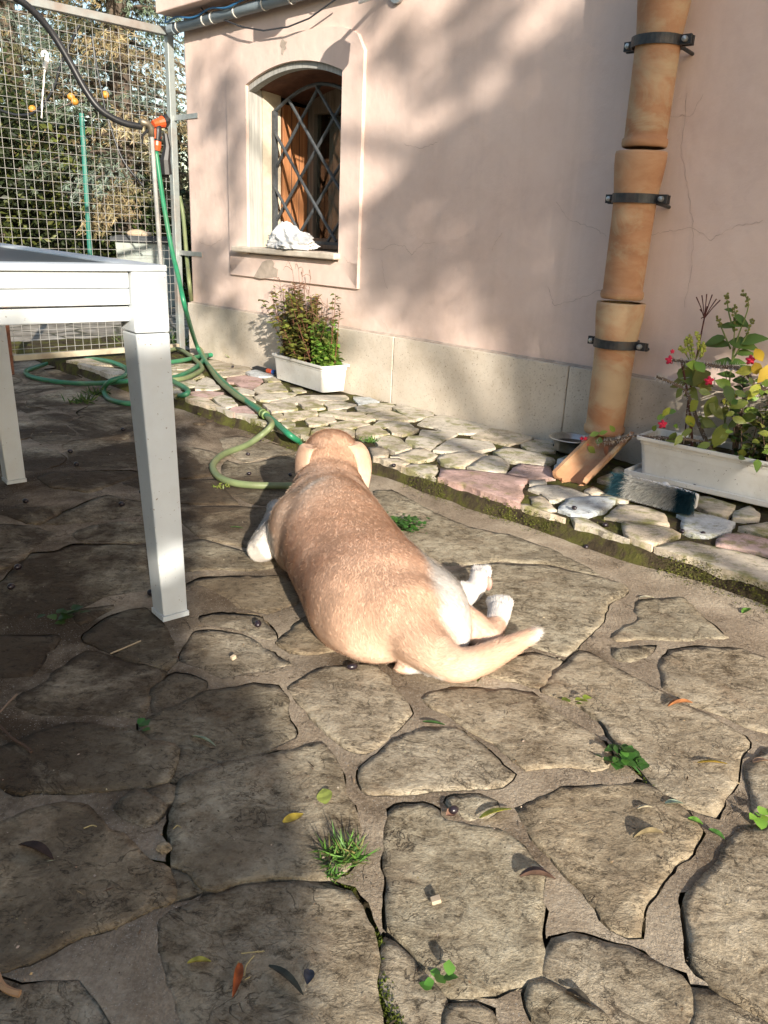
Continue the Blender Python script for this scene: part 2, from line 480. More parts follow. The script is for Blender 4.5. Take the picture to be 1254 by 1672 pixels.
M['plinth'] = plinth_mat()
def terracotta_mat():
    m, nt, b = new_mat('terracotta'); k = NB(nt); p = k.pos()
    rnd = k.n('ShaderNodeObjectInfo').outputs['Random']
    c = k.ramp(k.noise(k.pos((1.2, 1.2, 3.2)), 4, 7, .62, .4), [(.3, (.30, .145, .075)), (.5, (.385, .205, .110)), (.7, (.455, .275, .160))])
    pale = k.ramp(k.math('ADD', k.noise(k.pos((1.6, 1.6, 2.2)), 3.5, 7, .68, .8), k.math('MULTIPLY', rnd, .12)), [(.54, 0.0), (.72, 1.0)])
    c = k.mix(k.math('MULTIPLY', pale, .65), c, (.44, .36, .23))
    k.l(c, b.inputs['Base Color']); b.inputs['Roughness'].default_value = .8; b.inputs['Specular IOR Level'].default_value = .25
    h = k.math('ADD', k.noise(k.pos((1, 1, 14)), 9, 3, .5), k.math('MULTIPLY', k.noise(p, 120, 5, .6), .3))
    k.l(k.bump(h, .18, .004), b.inputs['Normal'])
    return m
M['terra'] = terracotta_mat()
M['white_paint'] = plain('white_paint', (.60, .645, .665), .42, var=.03, sc=12, dirt=(.45, .42, .36), dirt_amt=.25, dirt_sc=9, specks=((.25, .22, .18), 130, .685))
M['white_plastic'] = plain('white_planter_plastic', (.74, .73, .69), .45, var=.05, sc=14, dirt=(.42, .36, .26), dirt_amt=.4, dirt_sc=8, specks=((.16, .12, .08), 110, .69))
M['glass_top'] = plain('dark_table_glass', (.055, .065, .072), .38, var=.1, spec=.25)
M['galv'] = plain('galvanised_steel', (.46, .47, .46), .42, .75, var=.18, sc=30, dirt=(.30, .20, .12), dirt_amt=.35, dirt_sc=5)
M['gate_paint'] = plain('grey_gate_steel', (.30, .33, .32), .5, .35, var=.12, sc=20, dirt=(.26, .12, .06), dirt_amt=.55, dirt_sc=3.5)
M['mesh_wire'] = plain('bright_mesh_wire', (.43, .43, .41), .45, .25, var=.15, sc=20, dirt=(.3, .24, .17), dirt_amt=.4, dirt_sc=4)
M['rust'] = plain('rusty_steel', (.16, .065, .035), .9, .1, var=.35, sc=40, bump=.4)
M['iron'] = plain('black_iron', (.030, .034, .038), .5, .3, var=.35, sc=60, bump=.3, dirt=(.12, .075, .05), dirt_amt=.4, dirt_sc=20)
M['grille'] = plain('grey_iron_grille', (.075, .082, .088), .55, .3, var=.3, sc=50, bump=.3)
M['bolt'] = plain('zinc_bolt', (.5, .5, .48), .4, .8)
M['hose_green'] = plain('green_hose_rubber', (.020, .175, .085), .38, var=.15, sc=15, dirt=(.13, .15, .07), dirt_amt=.6, dirt_sc=2.5)
M['hose_olive'] = plain('faded_olive_hose', (.150, .190, .085), .5, var=.18, sc=15, dirt=(.22, .19, .10), dirt_amt=.5, dirt_sc=4)
M['hose_mix'] = plain('weathered_green_hose', (.030, .150, .075), .42, var=.2, sc=12, dirt=(.150, .145, .070), dirt_amt=.95, dirt_sc=2.0)
M['hose_black'] = plain('black_rubber', (.014, .015, .017), .4, var=.3, sc=30)
M['black_plastic'] = plain('black_plastic', (.016, .016, .017), .45, var=.3, sc=30)
M['orange_plastic'] = plain('orange_plastic', (.62, .085, .018), .4, var=.15, sc=30)
M['blue_plastic'] = plain('blue_plastic', (.02, .12, .42), .4)
M['brass'] = plain('dull_brass', (.22, .19, .14), .5, .7, var=.25, sc=40)
M['conduit'] = plain('blue_grey_conduit', (.20, .245, .27), .5, var=.1, sc=20)
M['cable_blue'] = plain('blue_cable', (.03, .14, .30), .5)
M['cable_dark'] = plain('dark_cable', (.03, .03, .035), .6)
M['tie'] = plain('white_cable_tie', (.7, .68, .62), .5)
M['steel'] = plain('brushed_steel_bowl', (.66, .64, .60), .28, .9, var=.15, sc=20, dirt=(.2, .16, .12), dirt_amt=.5, dirt_sc=14)
M['water'] = plain('dark_bowl_water', (.03, .025, .02), .08)
M['sill'] = plain('cream_sill_stone', (.52, .46, .38), .85, var=.15, sc=18, bump=.5, dirt=(.3, .24, .17), dirt_amt=.45)
def wood(name, a, bcol, sc=1.0, rough=.75, horiz=False):
    m, nt, b = new_mat(name); k = NB(nt)
    g = k.noise(k.pos((2.2, 2.2, 30) if horiz else (30, 30, 1.6)), 2.4 * sc, 7, .65, .5)
    c = k.ramp(g, [(.3, a), (.7, bcol)])
    k.l(c, b.inputs['Base Color']); b.inputs['Roughness'].default_value = rough; b.inputs['Specular IOR Level'].default_value = .3
    k.l(k.bump(g, .4, .004), b.inputs['Normal'])
    return m
M['old_wood'] = wood('weathered_white_wood', (.25, .245, .225), (.46, .455, .42))
M['brown_wood'] = wood('varnished_brown_wood', (.22, .085, .035), (.46, .21, .09), .8, .45)
M['grey_wood'] = wood('grey_brown_wood', (.13, .10, .075), (.30, .25, .19), .8)
M['dark_wood'] = wood('dark_brown_wood', (.075, .035, .02), (.16, .08, .045), .8)
M['soffit'] = plain('red_brown_soffit', (.14, .06, .035), .9, var=.3, sc=20, bump=.4)
M['reveal'] = plain('rough_cream_reveal', (.50, .44, .34), .95, var=.12, sc=25, bump=.9)
M['room'] = plain('dark_room', (.03, .028, .025), .9)
def glass_mat():
    m, nt, b = new_mat('window_glass')
    b.inputs['Base Color'].default_value = (.85, .9, .88, 1); b.inputs['Transmission Weight'].default_value = 1
    b.inputs['Roughness'].default_value = .03; b.inputs['IOR'].default_value = 1.45
    return m
M['glass'] = glass_mat()
M['curtain'] = plain('dusty_net_curtain', (.30, .31, .26), .9, var=.25, sc=9)
def bag_mat():
    m, nt, b = new_mat('thin_white_plastic')
    b.inputs['Base Color'].default_value = (.82, .82, .82, 1); b.inputs['Roughness'].default_value = .35
    k = NB(nt); k.l(k.ramp(k.noise(k.pos(), 14, 5, .6), [(.3, (.60, .60, .59)), (.7, (.76, .76, .76))]), b.inputs['Base Color'])
    k.l(k.bump(k.noise(k.pos((1, 1, 1)), 30, 5, .65, 1.5), .35, .012), b.inputs['Normal'])
    b.inputs['Subsurface Weight'].default_value = 0.0
    return m
M['bag'] = bag_mat()
M['leaf'] = colmat('foliage_leaf', .5, .22, .35)
M['thick_leaf'] = colmat('glossy_leaf', .42, .12, .4)
M['litter'] = colmat('fallen_leaf_skin', .6, .06, .3, .25, 120)
M['stem'] = colmat('plant_stem', .75, 0, .2)
M['bark'] = plain('tree_bark', (.10, .075, .055), .95, var=.4, sc=18, bump=.8)
M['petal'] = plain('red_petal', (.62, .015, .06), .5, var=.2, sc=60)
M['moss'] = colmat('moss', .95, .15, .1)
M['needle'] = colmat('conifer_needle', .7, .15, .2)
M['fruit'] = plain('orange_peel', (.50, .23, .03), .45, var=.15, sc=30, bump=.3)
M['olive'] = plain('black_olive_skin', (.018, .012, .016), .3, var=.4, sc=90)
M['bin'] = plain('pale_green_grey_plastic', (.34, .38, .35), .6, var=.1, sc=10, dirt=(.2, .2, .15), dirt_amt=.4)
M['dark_lid'] = plain('dark_grey_lid', (.05, .055, .06), .6, var=.2)
M['green_post'] = plain('green_painted_post', (.02, .16, .12), .5, var=.2)
M['bristle'] = colmat('brush_bristle', .7, .35, .3)
M['brush_back'] = plain('white_brush_back', (.74, .74, .72), .45, var=.06, dirt=(.4, .36, .3), dirt_amt=.4)
M['dog'] = colmat('dog_skin', .8, 0, .2)
M['fur'] = colmat('short_dog_fur', .62, .20, .25)
M['nose'] = plain('dog_nose', (.05, .03, .03), .35)
M['eye'] = plain('dog_eye', (.03, .015, .008), .1)
M['hull'] = plain('dry_wood_chip', (.42, .33, .23), .8)
M['crack'] = plain('hairline_crack', (.46, .34, .28), 1.0, var=.3)
M['lampmetal'] = plain('aluminium_lamp', (.45, .45, .44), .35, .7)
M['concrete_far'] = plain('pale_house', (.55, .48, .40), .9)

# ------------------------------------------------------------------ ground
def parse(t): return [[tuple(float(a) for a in q.split(',')) for q in l.split()] for l in t.strip().split('\n')]
PATIO = parse('''-1.940,4.074 -1.930,4.283 -1.774,4.252 -1.695,4.157 -1.771,3.987 -1.751,3.851 -1.854,3.926
-1.698,3.694 -1.744,3.833 -1.672,4.118 -1.483,3.953 -1.442,3.883 -1.550,3.745 -1.637,3.654
-1.426,3.613 -1.418,3.793 -1.379,3.878 -1.224,3.799 -1.174,3.685 -1.305,3.555 -1.390,3.537
-1.395,3.395 -1.357,3.544 -1.176,3.667 -1.096,3.616 -1.027,3.379 -1.047,3.289 -1.070,3.176 -1.194,3.166 -1.280,3.244
-1.265,3.038 -1.252,3.116 -1.110,3.142 -0.993,3.112 -0.938,3.072 -0.868,2.812 -0.965,2.725 -1.113,2.751 -1.189,2.888
-1.186,2.604 -1.161,2.674 -1.078,2.688 -0.912,2.734 -0.850,2.695 -0.905,2.593 -0.939,2.509 -0.969,2.479 -1.104,2.510
-1.407,2.918 -1.352,2.998 -1.252,2.945 -1.183,2.845 -1.179,2.761 -1.228,2.654 -1.322,2.779
-1.603,3.383 -1.522,3.400 -1.436,3.107 -1.460,3.077
-2.186,4.289 -2.098,4.413 -1.977,4.295 -1.958,4.114 -1.976,4.022 -2.047,4.005
-2.015,4.651 -1.952,4.697 -1.690,4.409 -1.762,4.327 -1.870,4.448
-2.067,4.580 -2.023,4.648 -1.878,4.446 -1.956,4.425
-1.610,3.507 -1.500,3.564 -1.393,3.489 -1.422,3.420 -1.560,3.423
-1.499,3.344 -1.411,3.392 -1.283,3.216 -1.280,3.060 -1.354,3.046 -1.435,3.133
-1.752,3.682 -1.741,3.758 -1.691,3.660 -1.584,3.648 -1.629,3.536
-0.993,2.172 -0.967,2.259 -0.925,2.412 -0.893,2.455 -0.825,2.419 -0.755,2.407 -0.705,2.392 -0.679,2.298 -0.720,2.286 -0.786,2.257 -0.881,2.193 -0.950,2.171
-0.879,2.120 -0.842,2.179 -0.774,2.220 -0.692,2.205 -0.624,2.177 -0.602,2.097 -0.649,2.074 -0.734,2.058 -0.844,2.050 -0.870,2.086
-1.215,2.251 -1.159,2.272 -0.993,2.323 -0.981,2.270 -0.994,2.165 -1.031,2.173 -1.111,2.226
-1.178,2.135 -1.099,2.145 -1.009,2.151 -0.916,2.098 -0.935,2.006 -0.937,1.948 -0.933,1.869 -0.960,1.847 -1.012,1.805
-0.934,1.958 -0.873,1.971 -0.850,2.032 -0.639,2.053 -0.587,1.969 -0.534,1.778 -0.544,1.760 -0.653,1.708 -0.689,1.638 -0.730,1.641 -0.802,1.601 -0.837,1.605 -0.900,1.613 -0.947,1.709 -0.916,1.754 -0.925,1.851
-0.691,1.627 -0.613,1.680 -0.609,1.657 -0.635,1.617 -0.652,1.566
-0.628,1.514 -0.616,1.592 -0.575,1.655 -0.538,1.668 -0.497,1.616 -0.458,1.558 -0.429,1.492 -0.411,1.430 -0.415,1.399 -0.463,1.418 -0.511,1.434 -0.560,1.467 -0.614,1.494
-0.892,2.583 -0.823,2.603 -0.754,2.571 -0.733,2.494 -0.790,2.501 -0.844,2.541
-0.657,1.250 -0.664,1.284 -0.641,1.323 -0.625,1.383 -0.620,1.425 -0.602,1.463 -0.580,1.461 -0.535,1.436 -0.496,1.415 -0.415,1.391 -0.432,1.328 -0.417,1.255 -0.421,1.235 -0.504,1.239 -0.531,1.226 -0.582,1.228
-0.868,1.491 -0.800,1.506 -0.682,1.517 -0.670,1.479 -0.680,1.441 -0.660,1.380 -0.666,1.350 -0.727,1.348 -0.785,1.330
-0.425,1.329 -0.408,1.379 -0.399,1.396 -0.329,1.363 -0.322,1.334 -0.368,1.276 -0.402,1.248 -0.415,1.269
-0.418,1.214 -0.367,1.273 -0.319,1.332 -0.286,1.341 -0.238,1.359 -0.193,1.358 -0.168,1.319 -0.158,1.254 -0.139,1.190 -0.176,1.152 -0.252,1.113 -0.301,1.143 -0.323,1.155 -0.335,1.159 -0.377,1.160 -0.402,1.183
-0.523,1.205 -0.483,1.197 -0.451,1.192 -0.414,1.192 -0.383,1.159 -0.337,1.157 -0.330,1.143 -0.323,1.060 -0.362,1.041 -0.394,1.038 -0.458,1.024 -0.508,1.026 -0.537,1.018 -0.572,1.035 -0.628,1.048 -0.652,1.095 -0.612,1.141 -0.594,1.148 -0.586,1.163 -0.551,1.197
-0.328,1.158 -0.285,1.166 -0.257,1.134 -0.253,1.120 -0.290,1.085 -0.310,1.064 -0.320,1.065
-0.388,0.994 -0.368,1.034 -0.313,1.003 -0.329,0.956 -0.362,0.973
-0.354,1.037 -0.321,1.053 -0.309,1.051 -0.304,1.010 -0.327,1.014
-0.585,0.948 -0.541,0.951 -0.521,0.974 -0.469,0.996 -0.430,0.994 -0.382,0.944 -0.359,0.937 -0.317,0.895 -0.298,0.881 -0.283,0.886 -0.251,0.826 -0.297,0.793 -0.334,0.772 -0.364,0.758 -0.388,0.730 -0.420,0.708 -0.460,0.701
-0.269,0.875 -0.251,0.872 -0.222,0.845 -0.248,0.828 -0.262,0.846
-0.446,0.696 -0.421,0.694 -0.396,0.690 -0.363,0.697 -0.332,0.699 -0.303,0.676 -0.277,0.647 -0.270,0.615 -0.403,0.609
-0.306,1.062 -0.289,1.082 -0.249,1.110 -0.162,1.145 -0.089,1.184 -0.059,1.132 -0.044,1.056 -0.024,0.998 -0.018,0.957 -0.030,0.885 -0.053,0.876 -0.130,0.871 -0.169,0.861 -0.201,0.847 -0.219,0.849 -0.235,0.869 -0.269,0.886 -0.291,0.958 -0.302,1.013
-0.267,0.794 -0.222,0.826 -0.156,0.856 -0.087,0.864 -0.052,0.859 -0.022,0.851 -0.009,0.826 0.006,0.792 0.012,0.760 0.016,0.701 0.024,0.662 0.030,0.624 -0.184,0.614 -0.248,0.746
-0.171,1.356 -0.112,1.443 -0.007,1.461 0.003,1.436 0.029,1.397 0.034,1.365 0.054,1.329 0.068,1.286 0.034,1.229 0.005,1.170 -0.013,1.157 -0.055,1.178 -0.102,1.245 -0.135,1.292
-0.006,1.052 -0.019,1.110 0.038,1.197 0.088,1.240 0.147,1.245 0.188,1.190 0.234,1.117 0.209,1.087 0.146,1.081 0.097,1.072 0.045,1.060
-0.215,1.532 -0.186,1.617 -0.164,1.656 -0.106,1.647 -0.049,1.581 -0.052,1.515 -0.111,1.502 -0.149,1.488 -0.184,1.492
0.093,1.335 0.107,1.358 0.152,1.377 0.306,1.378 0.341,1.306 0.405,1.221 0.410,1.180 0.399,1.151 0.368,1.137 0.304,1.147 0.256,1.129 0.219,1.189 0.146,1.277 0.117,1.302
0.117,1.043 0.121,1.056 0.187,1.062 0.199,1.049 0.199,1.030 0.178,1.007 0.140,1.008
0.021,0.985 0.040,1.029 0.081,1.033 0.103,1.023 0.117,1.002 0.177,0.993 0.195,0.990 0.230,0.954 0.252,0.901 0.234,0.851 0.226,0.800 0.216,0.733 0.189,0.723 0.171,0.723 0.155,0.709 0.103,0.700 0.090,0.722 0.072,0.745 0.050,0.783 0.030,0.799 0.027,0.871
0.227,1.035 0.309,1.089 0.388,1.102 0.454,1.112 0.474,1.087 0.492,1.048 0.502,1.001 0.471,0.959 0.428,0.923 0.395,0.874 0.366,0.843 0.352,0.804 0.342,0.807 0.318,0.809 0.306,0.843 0.298,0.868 0.288,0.890 0.266,0.933 0.240,0.984
0.024,0.783 0.036,0.774 0.060,0.750 0.077,0.726 0.099,0.698 0.092,0.679 0.088,0.653 0.086,0.636 0.039,0.633 0.038,0.663 0.028,0.690 0.022,0.735
0.095,0.674 0.103,0.689 0.134,0.694 0.150,0.684 0.152,0.668 0.149,0.639 0.093,0.636
0.193,0.708 0.202,0.722 0.217,0.726 0.240,0.712 0.268,0.691 0.283,0.681 0.275,0.649 0.223,0.647 0.192,0.691
0.219,0.738 0.240,0.788 0.268,0.795 0.304,0.789 0.335,0.781 0.361,0.760 0.389,0.742 0.392,0.728 0.375,0.679 0.370,0.651 0.279,0.647 0.283,0.683 0.268,0.698 0.241,0.715
0.419,0.795 0.432,0.858 0.470,0.899 0.508,0.936 0.534,0.971 0.574,1.012 0.614,1.017 0.697,1.022 0.521,0.671 0.471,0.694 0.446,0.704 0.421,0.732 0.410,0.763
0.395,0.726 0.418,0.724 0.444,0.700 0.468,0.684 0.490,0.657 0.370,0.651
0.326,1.384 0.363,1.457 0.410,1.514 0.441,1.554 0.465,1.538 0.488,1.503 0.529,1.455 0.573,1.402 0.590,1.366 0.631,1.329 0.662,1.280 0.681,1.262 0.677,1.243 0.636,1.186 0.617,1.150 0.602,1.128 0.543,1.044 0.503,1.060 0.474,1.092 0.452,1.154 0.439,1.212 0.426,1.292 0.398,1.340 0.359,1.364
0.640,1.169 0.701,1.217 0.852,1.202 0.768,1.048 0.626,1.046 0.601,1.037 0.623,1.104
0.613,1.722 0.622,1.780 0.644,1.830 0.690,1.841 0.770,1.860 0.774,1.750 0.799,1.645 0.709,1.622 0.585,1.623 0.532,1.605 0.520,1.621 0.535,1.642 0.586,1.698
0.517,1.575 0.607,1.600 0.624,1.597 0.592,1.550 0.555,1.520 0.509,1.514 0.506,1.541
0.596,1.505 0.642,1.573 0.718,1.596 0.808,1.596 0.848,1.554 0.977,1.431 0.852,1.202 0.728,1.279 0.704,1.287 0.664,1.330 0.616,1.362 0.582,1.417
0.181,1.947 0.251,1.996 0.315,2.025 0.387,2.025 0.456,2.024 0.523,1.990 0.628,1.930 0.637,1.881 0.590,1.825 0.558,1.801 0.523,1.702 0.444,1.587 0.403,1.527 0.344,1.562 0.324,1.576 0.276,1.600 0.203,1.715 0.152,1.847
-0.035,2.634 0.024,2.643 0.144,2.452 0.251,2.306 0.322,2.272 0.376,2.259 0.485,2.148 0.562,2.024 0.589,1.961 0.517,2.006 0.466,2.047 0.390,2.042 0.318,2.051 0.244,2.017 0.176,2.000 0.113,2.090 0.027,2.184 -0.032,2.380
0.325,1.538 0.353,1.535 0.394,1.508 0.323,1.399 0.278,1.419 0.217,1.432 0.249,1.489
-0.935,3.055 -0.835,3.073 -0.757,3.087 -0.645,2.995 -0.637,2.851 -0.614,2.722 -0.726,2.651 -0.813,2.637
-0.696,3.243 -0.635,3.305 -0.501,3.205 -0.358,3.112 -0.354,3.079 -0.476,2.970 -0.531,2.899 -0.622,3.021
-0.784,2.625 -0.726,2.634 -0.596,2.685 -0.521,2.516 -0.464,2.418 -0.536,2.408 -0.657,2.406 -0.716,2.383
-0.608,2.938 -0.549,2.876 -0.471,2.940 -0.366,3.088 -0.329,2.824 -0.278,2.600 -0.334,2.497 -0.371,2.424 -0.430,2.438 -0.519,2.532 -0.579,2.656
-0.692,2.330 -0.646,2.364 -0.532,2.387 -0.372,2.402 -0.261,2.447 -0.220,2.071 -0.355,2.054 -0.364,2.059 -0.515,2.113 -0.611,2.260
-0.563,2.073 -0.510,2.108 -0.383,2.029 -0.346,2.023 -0.317,2.016 -0.220,2.071 -0.206,1.948 -0.274,1.938 -0.345,1.903 -0.447,1.901 -0.501,1.875
-0.491,1.790 -0.432,1.800 -0.356,1.725 -0.331,1.684 -0.277,1.667 -0.255,1.660 -0.198,1.717 -0.188,1.780 -0.251,1.879 -0.383,1.864 -0.454,1.847
-0.406,1.482 -0.405,1.568 -0.348,1.573 -0.311,1.563 -0.269,1.540 -0.201,1.464 -0.172,1.443 -0.229,1.409 -0.272,1.386 -0.301,1.372 -0.335,1.394 -0.400,1.434
-0.405,1.637 -0.363,1.658 -0.275,1.656 -0.220,1.552 -0.258,1.548 -0.300,1.571 -0.354,1.586 -0.397,1.603''')
